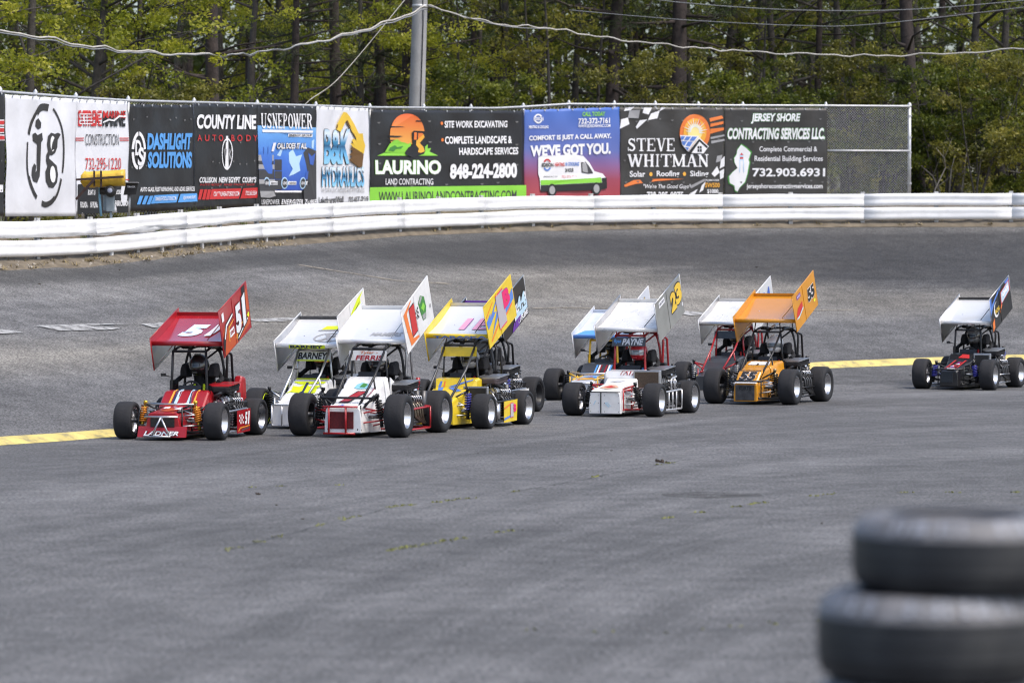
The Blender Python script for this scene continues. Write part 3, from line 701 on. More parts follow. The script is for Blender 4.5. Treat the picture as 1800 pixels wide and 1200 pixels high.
# ---- a small serif alphabet drawn as strokes, for the roman lettering
def _st(x0, y0, x1, y1, w):
    L = math.hypot(x1 - x0, y1 - y0); nx, ny = -(y1 - y0) / L * w / 2, (x1 - x0) / L * w / 2
    return [(x0 + nx, y0 + ny), (x1 + nx, y1 + ny), (x1 - nx, y1 - ny), (x0 - nx, y0 - ny)]
def _sf(x, y, w=0.34, h=0.07): return [(x - w / 2, y), (x + w / 2, y), (x + w / 2, y + h), (x - w / 2, y + h)]
def _arcp(cx, cy, rx, ry, w, a0, a1, n=14): return [[p[0], p[1], p[2], p[3]] for p in ring_arc(cx, cy, rx, ry, w, a0, a1, n, wy=w * 0.55)]
TK, TN = 0.20, 0.09
SERIF = {
 'T': [_st(.5, 0, .5, 1, TK), rect(.04, .92, .96, 1), rect(.04, .74, .11, 1), rect(.89, .74, .96, 1), _sf(.5, 0, .44)],
 'E': [_st(.24, 0, .24, 1, TK), rect(.06, 0, .9, .08), rect(.06, .92, .88, 1), rect(.24, .47, .66, .55), rect(.83, 0, .9, .26), rect(.81, .76, .88, 1), rect(.6, .40, .66, .62)],
 'V': [_st(.2, .98, .52, 0, TK), _st(.84, .98, .52, 0, TN), _sf(.18, .93, .36), _sf(.84, .93, .3)],
 'W': [_st(.12, .98, .32, 0, TK * .75), _st(.52, .98, .32, 0, TN), _st(.48, .98, .70, 0, TK * .75), _st(.90, .98, .70, 0, TN), _sf(.11, .93, .22), _sf(.5, .93, .2), _sf(.89, .93, .2)],
 'H': [_st(.24, 0, .24, 1, TK), _st(.78, 0, .78, 1, TK), rect(.24, .46, .78, .54), _sf(.24, 0), _sf(.24, .93), _sf(.78, 0), _sf(.78, .93)],
 'I': [_st(.5, 0, .5, 1, TK * 1.3), _sf(.5, 0, .6), _sf(.5, .93, .6)],
 'M': [_st(.16, 0, .16, 1, TN), _st(.84, 0, .84, 1, TK * .8), _st(.16, 1, .5, .05, TK * .75), _st(.84, 1, .5, .05, TN), _sf(.16, 0, .26), _sf(.84, 0, .3), _sf(.14, .93, .24), _sf(.86, .93, .26)],
 'A': [_st(.18, 0, .5, 1, TN), _st(.82, 0, .5, 1, TK), rect(.3, .3, .7, .37), _sf(.17, 0, .3), _sf(.83, 0, .34)],
 'N': [_st(.2, 0, .2, 1, TN), _st(.8, 0, .8, 1, TN), _st(.17, .98, .8, .02, TK), _sf(.2, 0, .3), _sf(.18, .93, .3), _sf(.8, .93, .3)],
 'U': [_st(.22, .3, .22, 1, TK), _st(.80, .3, .80, 1, TN), _sf(.22, .93), _sf(.8, .93, .3)] + [[(x, 1 - y) for x, y in p] for p in _arcp(.51, .68, .37, .32, .15, 180, 360)][:0] + [[(.51 + .38 * math.cos(a), .3 - .3 * math.sin(a)), (.51 + .38 * math.cos(a + .25), .3 - .3 * math.sin(a + .25)), (.51 + .24 * math.cos(a + .25), .3 - .18 * math.sin(a + .25)), (.51 + .24 * math.cos(a), .3 - .18 * math.sin(a))] for a in [k * .2417 for k in range(13)]],
 'S': [[(.5 + .34 * math.cos(R(a)), .73 + .27 * math.sin(R(a))), (.5 + .34 * math.cos(R(a + 22)), .73 + .27 * math.sin(R(a + 22))), (.5 + .18 * math.cos(R(a + 22)), .73 + .17 * math.sin(R(a + 22))), (.5 + .18 * math.cos(R(a)), .73 + .17 * math.sin(R(a)))] for a in range(30, 250, 20)]
      + [[(.5 + .36 * math.cos(R(a)), .27 + .27 * math.sin(R(a))), (.5 + .36 * math.cos(R(a + 22)), .27 + .27 * math.sin(R(a + 22))), (.5 + .18 * math.cos(R(a + 22)), .27 + .17 * math.sin(R(a + 22))), (.5 + .18 * math.cos(R(a)), .27 + .17 * math.sin(R(a)))] for a in range(-150, 70, 20)]
      + [_st(.3, .62, .72, .40, .2), rect(.12, .0, .19, .3), rect(.76, .7, .83, 1)],
 'P': [_st(.24, 0, .24, 1, TK), _sf(.24, 0), _sf(.2, .93, .3)] + [[(.4 + .42 * math.cos(R(a)), .73 + .27 * math.sin(R(a))), (.4 + .42 * math.cos(R(a + 20)), .73 + .27 * math.sin(R(a + 20))), (.4 + .24 * math.cos(R(a + 20)), .73 + .19 * math.sin(R(a + 20))), (.4 + .24 * math.cos(R(a)), .73 + .19 * math.sin(R(a)))] for a in range(-90, 90, 18)] + [rect(.24, .46, .42, .54), rect(.24, .92, .42, 1)],
 'O': [[(.5 + .44 * math.cos(R(a)), .5 + .5 * math.sin(R(a))), (.5 + .44 * math.cos(R(a + 17)), .5 + .5 * math.sin(R(a + 17))), (.5 + .24 * math.cos(R(a + 17)), .5 + .42 * math.sin(R(a + 17))), (.5 + .24 * math.cos(R(a)), .5 + .42 * math.sin(R(a)))] for a in range(0, 360, 15)],
}
SERIF['R'] = SERIF['P'] + [_st(.5, .5, .82, .03, TK * .9), _sf(.84, 0, .24)]
SW = {'I': .5, 'W': 1.35, 'M': 1.25}
def serif(M, parent, s, x0, y0, x1, y1, m, layer=2, tilt=0):
    tot = sum(SW.get(c, 1) for c in s); x = 0; mb = MB()
    for c in s:
        w = SW.get(c, 1)
        for k, poly in enumerate(SERIF[c]):
            mb.add([M(x0 + (x1 - x0) * (x + p[0] * w) / tot, y1 + (y0 - y1) * p[1] + tilt * (x + p[0] * w) / tot, layer + 0.02 * k) for p in poly], [tuple(range(len(poly)))])
        x += w
    return mb.build('lettering', m, parent, fix=False)
# storm-blue power company banner
b, M = banner(452.5, 554.5, 184.5, 187, 366, 362, VB, 'black and blue banner with white roman heading and grey building drawing', seed=6, slits=False)
C = crop(M, 445, 180, 6.316)
flat('panel', C, b, [(46, 258), (690, 280), (694, 975), (60, 975)], G_USN)
flats('drawing', C, b, [[(395, 560), (440, 520), (470, 600), (530, 580), (500, 680), (510, 760), (440, 800), (385, 820), (430, 740), (395, 660)]], PBL_, 2)
flats('drawing', C, b, [[(300, 520), (322, 526), (300, 600), (262, 590)], [(640, 430), (668, 410), (660, 520), (640, 500)]], PBL_, 2)
flats('drawing', C, b, [rect(50, 585, 225, 650), rect(52, 690, 235, 740), rect(55, 855, 235, 905), [(60, 985), (220, 985), (245, 1040), (180, 1060), (70, 1055)]], GRY_, 2)
flats('drawing', C, b, [rect(50, 650, 225, 690), rect(54, 745, 230, 850), rect(55, 905, 235, 985), rect(236, 635, 316, 755), rect(236, 765, 316, 850), rect(236, 858, 316, 968), [(545, 560), (600, 500), (690, 540), (694, 1140), (560, 1140), (548, 900), (590, 760)]], DGY_, 2)
flats('drawing', C, b, [[(600, 560), (640, 600), (680, 560), (660, 700), (620, 690)], [(570, 780), (600, 760), (590, 860), (560, 850)], [(640, 800), (680, 770), (686, 1000), (650, 980)], rect(98, 495, 104, 570), rect(146, 490, 152, 570)], DBL_, 3)
serif(C, b, 'USNEPOWER', 78, 122, 642, 290, W_, 3, tilt=6)
flats('stripe', C, b, [[(90, 303), (650, 315), (646, 340), (92, 332)], [(385, 348), (645, 352), (643, 386), (386, 382)], rect(230, 980, 530, 1000)], W_, 3)
txt(C, b, 'ENERGY GROUP', 395, 354, 636, 380, DGY_, 0.02, layer=4); txt(C, b, '1', 188, 450, 240, 545, W_, 0.05, 0.2, layer=4); txt(C, b, 'CALL DOES IT ALL', 252, 452, 580, 516, W_, 0.03, 0.15, layer=4, outline=K_)
for x in (140, 340, 540):
    flats('roundel', C, b, [ell_pts(x, 897, 34, 66, 24)], PBL_, 3); flats('roundel', C, b, [ell_pts(x, 897, 26, 52, 24)], DGY_, 4); flats('tag_plate', C, b, [rect(x + 36, 876, x + 124, 916)], W_, 3); txt(C, b, 'USNE', x - 22, 880, x + 22, 914, W_, layer=5); txt(C, b, 'SERVICE', x + 46, 886, x + 118, 908, K_, 0.02, layer=4)
txt(C, b, 'USNEPOWER', 78, 1078, 286, 1135, W_, 0.0, 0, layer=3); txt(C, b, 'ENERGIZER ZONE', 305, 1076, 694, 1134, W_, 0.03, 0.3, spacing=1.25, layer=3)
# white hydraulics banner
b, M = banner(555, 649.5, 186.5, 190.5, 363, 357, VW, 'white banner with chrome blue lettering and a yellow digger arm and bucket', wrinkle=0.03, seed=7, slits=False)
C = crop(M, 445, 180, 6.316)
txt(C, b, 'B&K', 778, 298, 1062, 690, G_CHR, 0.04, 0.08, outline=K_, ow=0.012); txt(C, b, 'HYDRAULICS', 760, 714, 1226, 938, G_CHR, 0.03, outline=K_, ow=0.012)
flats('digger_arm', C, b, [[(918, 300), (928, 245), (990, 108), (1020, 115), (1062, 160), (1040, 215), (1016, 205), (965, 330)], [(1016, 190), (1060, 158), (1114, 250), (1160, 350), (1130, 400), (1080, 330)]], YLW_, 4)
flats('digger_bucket', C, b, [[(1120, 385), (1150, 350), (1200, 345), (1214, 420), (1236, 480), (1222, 572), (1150, 530), (1085, 495), (1056, 455), (1090, 460), (1074, 420), (1092, 400), (1130, 430)]], YLW_, 5)
flats('digger_bucket', C, b, [[(1056, 508), (1085, 495), (1150, 530), (1222, 572), (1202, 715), (1165, 728), (1052, 640), (1082, 600), (1050, 580), (1086, 550)]], BRN_, 5)
flats('digger_shade', C, b, [[(1012, 210), (1030, 200), (1120, 390), (1108, 385)], [(928, 250), (940, 246), (930, 290), (920, 290)]], BRN_, 5)
txt(C, b, 'HYDRAULIC HOSES AND FITTINGS', 760, 952, 1228, 1000, GRY_, 0.0); txt(C, b, 'Lakehurst/Wall', 726, 1050, 996, 1125, CHR_, 0.02, tilt=-10); txt(C, b, '732-657-7619', 1056, 1048, 1270, 1112, CHR_, 0.02, 0.1, tilt=-8)
# land contractor
b, M = banner(651, 921.5, 192.5, 194, 362, 357, VB, 'wide black banner with orange sunset, small digger and lime green foot strip', seed=8)
C = crop(M, 430, 150, 3.6)
flat('sun', C, b, ell_pts(1025, 312, 112, 132, 40, -28, 208), G_SUN, 1)
flats('cloud_streak', C, b, [[(916, 258), (990, 262), (1010, 266), (920, 268)], [(905, 318), (1000, 322), (960, 330), (905, 330)], [(1080, 222), (1130, 226), (1120, 232), (1075, 230)], [(900, 344), (950, 346), (930, 352), (905, 354)]], K_, 2)
flats('hill', C, b, [[(884, 424), (912, 372), (940, 348), (962, 342), (985, 360), (1004, 362), (1030, 372), (1050, 362), (1048, 424)]], GRN_, 2)
flats('hill_shade', C, b, [[(905, 415), (915, 395), (945, 380), (960, 392), (998, 385), (985, 400), (955, 402), (940, 418)]], DGN_, 3)
flats('ground_strip', C, b, [[(835, 446), (880, 428), (1000, 420), (1130, 400), (1160, 372), (1158, 400), (1180, 398), (1170, 420), (1222, 446)]], GRN_, 2)
flats('digger', C, b, [[(1008, 425), (1030, 395), (1060, 375), (1052, 300), (1065, 288), (1135, 292), (1136, 345), (1140, 420), (1130, 436), (1056, 456), (1015, 440)]], K_, 4)
flats('digger', C, b, [rect(1066, 298, 1084, 345), [(1092, 302), (1124, 304), (1116, 345), (1092, 350)]], ORG_, 5)
flats('digger', C, b, [[(1082, 352), (1128, 310), (1134, 330), (1104, 366), (1128, 390), (1136, 418), (1112, 428), (1092, 424), (1098, 400), (1080, 378)]], AMB_, 5)
txt(C, b, 'LAURINO', 820, 474, 1240, 564, W_, 0.04, outline=GRN_, ow=0.02); txt(C, b, 'LAND CONTRACTING', 888, 590, 1190, 630, W_, 0.01)
flats('bullet', C, b, [ell_pts(1248, 241, 8, 11, 12), ell_pts(1252, 346, 8, 11, 12)], ORG_)
txt(C, b, 'SITE WORK EXCAVATING', 1264, 226, 1658, 270, W_, 0.03, tilt=-2); txt(C, b, 'COMPLETE LANDSCAPE &', 1266, 324, 1688, 372, W_, 0.03, tilt=-4); txt(C, b, 'HARDSCAPE SERVICES', 1352, 396, 1730, 442, W_, 0.03, tilt=-4); txt(C, b, '848-224-2800', 1296, 498, 1722, 594, W_, 0.05, tilt=-8)
flat('foot_strip', C, b, [(790, 646), (1778, 632), (1780, 748), (790, 760)], GRN_); txt(C, b, 'WWW.LAURINOLANDCONTRACTING.COM', 846, 674, 1718, 742, DGY_, 0.01, tilt=-10)
# heating and cooling
b, M = banner(921, 1089.5, 193, 188, 357, 355, G_EDI, 'blue to red banner with white slogan and a white delivery van picture', seed=9, slits=False)
C = crop(M, 900, 150, 4.5)
txt(C, b, 'CALL TODAY', 553, 212, 735, 247, GRN_, 0.03, tilt=-4); txt(C, b, '732-372-7161', 521, 262, 775, 308, W_, 0.03, tilt=-6); txt(C, b, 'WWW.EDISONHVAC.COM', 521, 312, 778, 336, W_, 0.02, tilt=-5)
flats('logo', C, b, ring_arc(207, 265, 34, 38, 12, 30, 170) + ring_arc(207, 265, 34, 38, 12, 200, 345), W_); txt(C, b, 'EDISON', 170, 252, 246, 280, W_, 0.03); txt(C, b, 'HEATING & COOLING', 130, 318, 288, 342, W_, 0.03)
txt(C, b, 'COMFORT IS JUST A CALL AWAY.', 134, 400, 784, 450, W_, 0.04, 0.0, tilt=-20); txt(C, b, "WE'VE GOT YOU.", 146, 474, 778, 566, W_, 0.05, 0.0, tilt=-22)
flat('van_body', C, b, [(204, 700), (205, 570), (230, 558), (490, 548), (560, 560), (610, 610), (650, 680), (715, 700), (742, 740), (744, 800), (220, 830), (216, 740)], W_, 3)
flat('van_stripe', C, b, [(222, 750), (400, 748), (640, 734), (700, 728), (705, 770), (640, 770), (340, 785), (222, 790)], GRN_, 4); flats('van_sill', C, b, [[(222, 792), (340, 788), (640, 772), (745, 770), (745, 815), (690, 828), (222, 842)], [(705, 735), (742, 730), (746, 790), (710, 800)]], K_, 4)
flats('van_window', C, b, [[(540, 610), (580, 605), (615, 650), (640, 698), (600, 700), (548, 690)]], DGY_, 4); flats('van_window', C, b, [[(548, 618), (572, 614), (590, 640), (596, 692), (554, 684)]], GRY_, 5)
for x, y in ((310, 830), (660, 818)):
    flat('van_wheel', C, b, ell_pts(x, y, 36, 50, 24), K_, 5); flat('van_wheel', C, b, ell_pts(x, y, 23, 34, 20), GRY_, 6)
txt(C, b, 'EDISON', 230, 616, 318, 646, K_, 0.04, layer=5); txt(C, b, 'HEATING', 330, 612, 408, 642, RED_, 0.03, layer=5); txt(C, b, '& COOLING', 416, 608, 524, 638, RYL_, 0.03, layer=5)
flats('logo', C, b, ring_arc(272, 628, 32, 46, 12, 30, 150), RED_, 4); flats('logo', C, b, ring_arc(272, 632, 32, 46, 12, 210, 330), RYL_, 4); txt(C, b, '24 HOUR', 416, 656, 484, 688, K_, 0.05, layer=4); txt(C, b, '732-372-7161', 386, 714, 510, 734, RED_, 0.0, layer=4); txt(C, b, 'EDISONHVAC.COM', 246, 718, 352, 730, K_, 0.0, layer=4)
# solar and roofing
b, M = banner(1089.5, 1272.5, 188.5, 188.5, 356, 355, VC, 'charcoal banner with chequered flags, sun and house emblem and white roman name', seed=10)
C = crop(M, 900, 150, 4.5)
flats('check', C, b, [[(900, 178), (966, 172), (940, 198), (886, 205)], [(862, 270), (918, 256), (930, 308), (852, 345)], [(1010, 278), (1070, 270), (990, 345), (980, 330)], [(1040, 178), (1110, 178), (1080, 232), (1030, 220)], [(1100, 225), (1170, 200), (1150, 262), (1075, 276)], [(1180, 176), (1215, 178), (1170, 205)]], W_)
flats('check', C, b, [[(930, 200), (1010, 196), (1000, 262), (918, 258)], [(1620, 560), (1660, 550), (1650, 600), (1610, 612)]], GRY_)
flats('check', C, b, [[(1575, 700), (1620, 640), (1640, 690), (1600, 725)], [(1640, 680), (1676, 660), (1672, 730), (1645, 745)], [(1650, 590), (1678, 560), (1678, 640), (1640, 660)], [(1500, 790), (1530, 760), (1510, 830), (1480, 850)], [(1400, 860), (1470, 820), (1440, 870)]], W_)
flats('swoosh', C, b, [[(1560, 262), (1660, 240), (1672, 262), (1565, 290)], [(1568, 305), (1672, 285), (1672, 306), (1568, 330)], [(1568, 345), (1675, 335), (1675, 355), (1566, 385)], [(885, 790), (960, 750), (1180, 738), (1360, 742), (1160, 756), (980, 780), (890, 805)]], ORG_)
flats('swoosh', C, b, [[(1570, 410), (1680, 390), (1680, 402), (1572, 428)], [(1575, 440), (1680, 425), (1680, 440), (1576, 462)], [(1400, 800), (1520, 740), (1525, 756), (1420, 815)]], GRY_)
flat('sun', C, b, ell_pts(1444, 380, 122, 150, 44, 0, 360), ORG_, 2); flat('sun', C, b, ell_pts(1444, 375, 92, 112, 36), AMB_, 3); flat('sun', C, b, ell_pts(1444, 372, 60, 66, 30), PALEY, 4)
flats('sun_ray', C, b, [[(1444 + 34 * math.cos(R(a - 8)), 370 - 40 * math.sin(R(a - 8))), (1444 + (104 if k % 2 else 84) * math.cos(R(a)), 370 - (122 if k % 2 else 98) * math.sin(R(a))), (1444 + 34 * math.cos(R(a + 8)), 370 - 40 * math.sin(R(a + 8)))] for k, a in enumerate(range(-5, 190, 15))], W_, 5)
flats('solar_panel', C, b, [[(1322, 395), (1478, 402), (1385, 524), (1340, 470)]], W_, 6); flats('solar_panel', C, b, [[(1330, 404), (1362, 405), (1346, 432), (1326, 430)], [(1372, 406), (1408, 407), (1388, 436), (1354, 434)], [(1418, 407), (1460, 408), (1434, 440), (1398, 438)], [(1336, 442), (1378, 444), (1358, 478), (1342, 466)], [(1386, 446), (1424, 448), (1402, 484), (1368, 480)], [(1362, 490), (1396, 494), (1384, 516)]], RYL_, 7)
flats('house', C, b, [[(1388, 524), (1476, 412), (1552, 484), (1510, 540), (1420, 536)]], W_, 7); flats('house', C, b, [[(1392, 524), (1476, 424), (1546, 486), (1536, 500), (1478, 446), (1416, 534)]], K_, 8); flats('house', C, b, [rect(1462, 482, 1476, 502), rect(1480, 482, 1496, 502), rect(1462, 506, 1476, 528), rect(1480, 506, 1496, 528)], K_, 8)
serif(C, b, 'STEVE', 905, 420, 1290, 522, W_, 3); serif(C, b, 'WHITMAN', 910, 546, 1556, 645, W_, 3)
txt(C, b, 'Solar', 930, 678, 1050, 726, W_, 0.02); txt(C, b, 'Roofing', 1142, 676, 1322, 734, W_, 0.02); txt(C, b, 'Siding', 1408, 676, 1550, 734, W_, 0.02); flats('bullet', C, b, [ell_pts(1096, 704, 13, 16, 12), ell_pts(1364, 702, 13, 16, 12)], AMB_)
txt(C, b, '"We\'re The Good Guys"', 1034, 782, 1414, 826, W_, 0.01, 0.2); txt(C, b, '732-295-0875', 1062, 842, 1354, 900, W_, 0.03); txt(C, b, 'PROMO CODE', 1526, 744, 1636, 758, W_); txt(C, b, 'SW500', 1524, 772, 1640, 808, AMB_, 0.02); txt(C, b, '$1000', 1540, 822, 1628, 858, W_, 0.03)
# building services
b, M = banner(1273, 1454, 189, 190, 355, 353, VC, 'charcoal banner with green edged white wording and a white state outline', seed=11)
C = crop(M, 1250, 150, 3.2727)
GE = ink('green_edge', (0.06, 0.30, 0.04))
txt(C, b, 'JERSEY SHORE', 228, 162, 512, 222, W_, 0.04, 0.2, outline=GE, ow=0.03); txt(C, b, 'CONTRACTING SERVICES LLC.', 94, 246, 652, 312, W_, 0.04, 0.2, outline=GE, ow=0.03)
nj = [(172, 342), (200, 362), (226, 388), (214, 428), (218, 446), (206, 510), (192, 556), (160, 590), (150, 612), (136, 604), (132, 578), (106, 562), (102, 524), (124, 498), (150, 476), (134, 446), (132, 420), (146, 398), (150, 372)]
cx, cy = 160, 480
flat('state_outline', C, b, [(cx + (x - cx) * 1.13, cy + (y - cy) * 1.045) for x, y in nj], GE, 1); flat('state_outline', C, b, nj, W_, 2)
flats('lighthouse', C, b, [[(163, 402), (174, 388), (185, 402)], rect(164, 414, 184, 424)], RED_, 3); flats('lighthouse', C, b, [[(164, 402), (184, 402), (184, 412), (164, 412)], [(162, 426), (186, 426), (188, 500), (184, 500), (182, 432), (166, 432), (164, 500), (160, 500)]], PBL_, 3)
txt(C, b, 'Complete Commercial &', 276, 352, 608, 390, W_, 0.01); txt(C, b, 'Residential Building Services', 248, 406, 640, 446, W_, 0.01); txt(C, b, '732.903.6931', 236, 476, 654, 526, W_, 0.03); txt(C, b, 'jerseyshorecontractingservices.com', 202, 566, 640, 602, W_, 0.02)

# ------------------------------------------------------------------ tarpaulin-wrapped caution light on its bracket
D0 = 76.2
M_TARP = mat('yellow_tarpaulin', (0.72, 0.46, 0.05), 0.42, var=0.12, vscale=4, bump=0.6, bscale=9); M_RUST = mat('rusty_brown_steel', (0.055, 0.032, 0.028), 0.7, 0.2, var=0.3, vscale=14)
base = at(180, 378, D0); lt = empty('caution_light', base); tag(lt, 'caution light wrapped in a yellow tarpaulin on a brown steel bracket by the rail', 'track light')
def LP(px, py, dd=0): return at(px, py, D0 + dd) - base
# tarp: a lumpy bag, cross-sections along its length
q = random.Random(3); secs = []
for k in range(15):
    t = k / 14; x = 143 + 76 * t; top = 302 - 3.5 * t + q.uniform(-0.9, 0.9) - (1.8 if k == 14 else 0); bot = 330.5 - 3.5 * t + q.uniform(-0.8, 0.8)
    if k == 0: top += 7; bot -= 8
    c = LP(x, (top + bot) / 2); h = (bot - top) / 2 * D0 / FPX; sec = []
    for j in range(12):
        a = 2 * math.pi * j / 12; rr = 1 / max(abs(math.cos(a)), abs(math.sin(a))) ** 0.7
        sec.append(c + Vector((q.uniform(-.012, .012), math.cos(a) * 0.2 * rr + q.uniform(-.015, .015), math.sin(a) * h * min(rr, 1.15) + q.uniform(-.012, .012))))
    secs.append(sec)
mb = MB(); mb.loft(secs, smooth=True); mb.build('tarpaulin_cover', M_TARP, lt)
mb = MB()
mb.loft([[LP(133, 314.0, -0.33), LP(133, 317.8, -0.33), LP(133, 317.8, -0.27), LP(133, 314, -0.27)], [LP(217.5, 308.5, -0.33), LP(217.5, 312.8, -0.33), LP(217.5, 312.8, -0.27), LP(217.5, 308.5, -0.27)]]); mb.build('bracket_arm', M_RUST, lt)
mb = MB(); mb.loft([[LP(132, 349, -0.33), LP(135, 352, -0.33), LP(135, 352, -0.27), LP(132, 349, -0.27)], [LP(163, 314.5, -0.35), LP(168, 316.5, -0.35), LP(168, 316.5, -0.28), LP(163, 314.5, -0.28)]]); mb.build('bracket_brace', M_RUST, lt)
for x, y0, y1 in ((165.5, 300, 327), (177.5, 300, 329)):
    mb = MB(); mb.loft([[LP(x - 1.8, y0, -0.28), LP(x + 1.8, y0, -0.28), LP(x + 1.8, y0, -0.24), LP(x - 1.8, y0, -0.24)], [LP(x - 1.4, y1, -0.28), LP(x + 2.0, y1, -0.28), LP(x + 2.0, y1, -0.24), LP(x - 1.4, y1, -0.24)]]); mb.build('strap', M_RUST, lt)
mb = MB(); mb.tube([LP(175.5, 326), LP(175.2, 345), LP(176.3, 362), LP(177.6, 380)], 0.024, 10); mb.build('pole', mat('pale_blue_pipe', (0.22, 0.45, 0.60), 0.5, var=0.1), lt)
mb = MB(); mb.box(LP(186, 357, 0.1), (0.10, 0.1, 0.30)); mb.box(LP(194, 357, 0.05), (0.16, 0.14, 0.34)); mb.box(LP(195, 377, 0.05), (0.05, 0.05, 0.2)); mb.build('switch_box', mat('grey_box', (0.28, 0.33, 0.36), 0.5, 0.3, var=0.15), lt, bevel=0.01)
mb = MB(); mb.lathe([(-0.1, 0.02), (-0.1, 0.10), (0.06, 0.12), (0.1, 0.11)], LP(194, 336, -0.1), 'Y', 18); mb.tube([LP(176, 336), LP(186, 336), LP(194, 334)], 0.07, 8); mb.build('lamp_housing', M_BOLT, lt)
mb = MB(); mb.lathe([(-0.115, 0.0), (-0.112, 0.04), (-0.10, 0.05)], LP(194, 335, -0.1), 'Y', 16); mb.build('lens', mat('pale_lens', (0.5, 0.52, 0.62), 0.15), lt)
sb = empty('small_sign', at(232, 378, D0 + 1.0)); tag(sb, 'small black box sign with a white caption beside the yellow tarpaulin', 'sign')
o_ = sb.location.copy(); mb = MB(); mb.loft([[at(221, 322, D0 + 1) - o_, at(243, 321, D0 + 1) - o_, at(243, 321, D0 + 1.2) - o_, at(221, 322, D0 + 1.2) - o_], [at(217, 343, D0 + 1) - o_, at(239, 342, D0 + 1) - o_, at(239, 342, D0 + 1.2) - o_, at(217, 343, D0 + 1.2) - o_]]); mb.build('panel', VB, sb)
mb = MB(); mb.box(at(232, 321, D0 + 1.05) - o_, (0.25, 0.3, 0.012)); mb.build('top_edge', GRY_, sb)
txt(lambda x, y, l: at(x, y, D0 + 0.97 - 0.005 * l) - o_, sb, 'TRACK', 223.5, 327, 238, 330, W_, 0.04)
mb = MB(); mb.tube([at(228, 340, D0 + 1.1) - o_, at(227, 378, D0 + 1.1) - o_], 0.02, 8); mb.build('post', M_GALV, sb)
# weeds at the foot of the fence and rail, stones: uncountable
M_WEED = mat('weed', (0.10, 0.13, 0.03), 0.8, var=0.4, vscale=9); M_STRAW = mat('straw', (0.28, 0.22, 0.11), 0.9, var=0.3, vscale=9)
for nm, m_, cnt, lab in (('weed_tufts', M_WEED, 60, 'green weeds sprouting between the guardrail and the fence'), ('dry_grass', M_STRAW, 150, 'dry straw coloured grass and litter along the foot of the guardrail')):
    mb = MB()
    for _ in range(cnt):
        q_ = rnd.uniform(-100, 1850) if rnd.random() < 0.5 else rnd.uniform(-50, 480); off = rnd.uniform(0.4, 4.0) if nm == 'weed_tufts' else rnd.uniform(-1.0, 0.8)
        if q_ > 500 and nm == 'dry_grass': off = rnd.uniform(-0.3, 0.5)
        a = px2a(q_); d = rail_d(q_) + off; x, y = a * d, d; z = ground_z(x, y) + 0.02
        for _ in range(16):
            an = rnd.uniform(0, 6.28); h = rnd.uniform(0.06, 0.30) if nm == 'weed_tufts' else rnd.uniform(0.02, 0.10); sp = rnd.uniform(0.02, 0.16)
            p = Vector((x + rnd.gauss(0, 0.06), y + rnd.gauss(0, 0.06), z)); w = Vector((-math.sin(an), math.cos(an), 0)) * 0.012
            mb.add([p - w, p + w, p + Vector((math.cos(an) * sp, math.sin(an) * sp, h))], [(0, 1, 2)])
    tag(mb.build(nm, m_, fix=False), lab, 'weeds' if nm == 'weed_tufts' else 'dry grass', kind='stuff')
mb = MB()
for _ in range(320):
    q_ = rnd.uniform(-50, 520) if rnd.random() < 0.75 else rnd.uniform(500, 1850); a = px2a(q_); d = rail_d(q_) + rnd.uniform(-1.1 if q_ < 520 else -0.2, 0.7)
    s = rnd.uniform(0.012, 0.05); mb.box((a * d, d, ground_z(a * d, d) + s * 0.5), (s * 1.5, s, s), Matrix.Rotation(rnd.uniform(0, 3), 3, (rnd.random(), rnd.random(), 1)))
tag(mb.build('pebbles', mat('pebble', (0.30, 0.27, 0.23), 0.9, var=0.4, vscale=4)), 'small stones lying in the dirt below the guardrail', 'stones', kind='stuff')
# ------------------------------------------------------------------ race cars
RUB = mat('tyre_sidewall', (0.012, 0.012, 0.014), 0.7, var=0.2, vscale=6); TREAD = mat('tyre_tread', (0.019, 0.019, 0.022), 0.85, var=0.25, vscale=9, bump=0.25, bscale=30)
ALU = mat('polished_aluminium', (0.58, 0.58, 0.60), 0.26, 1.0, var=0.08, vscale=10); SAL = mat('satin_aluminium', (0.60, 0.60, 0.61), 0.38, 1.0, var=0.12, vscale=5)
CHROME = mat('chrome', (0.80, 0.80, 0.80), 0.14, 1.0); BLKM = mat('black_metal', (0.018, 0.018, 0.020), 0.38, 0.2, var=0.2, vscale=12); DKM = mat('dark_steel', (0.10, 0.10, 0.105), 0.42, 0.7, var=0.3, vscale=14)
BLKF = mat('black_fabric', (0.012, 0.012, 0.014), 0.9, var=0.2, vscale=14, bump=0.4, bscale=30); EXH = mat('heat_stained_pipe', (0.32, 0.27, 0.21), 0.33, 0.9, var=0.3, vscale=9); GRIL = mat('dark_mesh', (0.022, 0.021, 0.02), 0.7, var=0.4, vscale=30)
RADC = mat('radiator_core', (0.09, 0.065, 0.045), 0.75, 0.2, var=0.3, vscale=40); BLKP = paint('black', (0.012, 0.012, 0.014)); WHTP = paint('white', (0.80, 0.80, 0.80)); REDP = paint('deep_red', (0.36, 0.009, 0.016)); YELP = paint('yellow', (0.80, 0.58, 0.025)); ORGP = paint('orange', (0.66, 0.285, 0.018))
BLUP = paint('blue', (0.06, 0.20, 0.55)); DGP = paint('dark_grey', (0.045, 0.048, 0.055)); CAGR = paint('cage_red', (0.38, 0.012, 0.018)); CAGY = paint('cage_yellow', (0.72, 0.42, 0.02)); NEON = ink('neon', (0.72, 0.85, 0.02)); WALU = mat('wing_aluminium', (0.80, 0.79, 0.77), 0.28, 0.15, var=0.05, vscale=4, dirt=(0.32, 0.28, 0.22), dscale=2.5, damt=0.35)
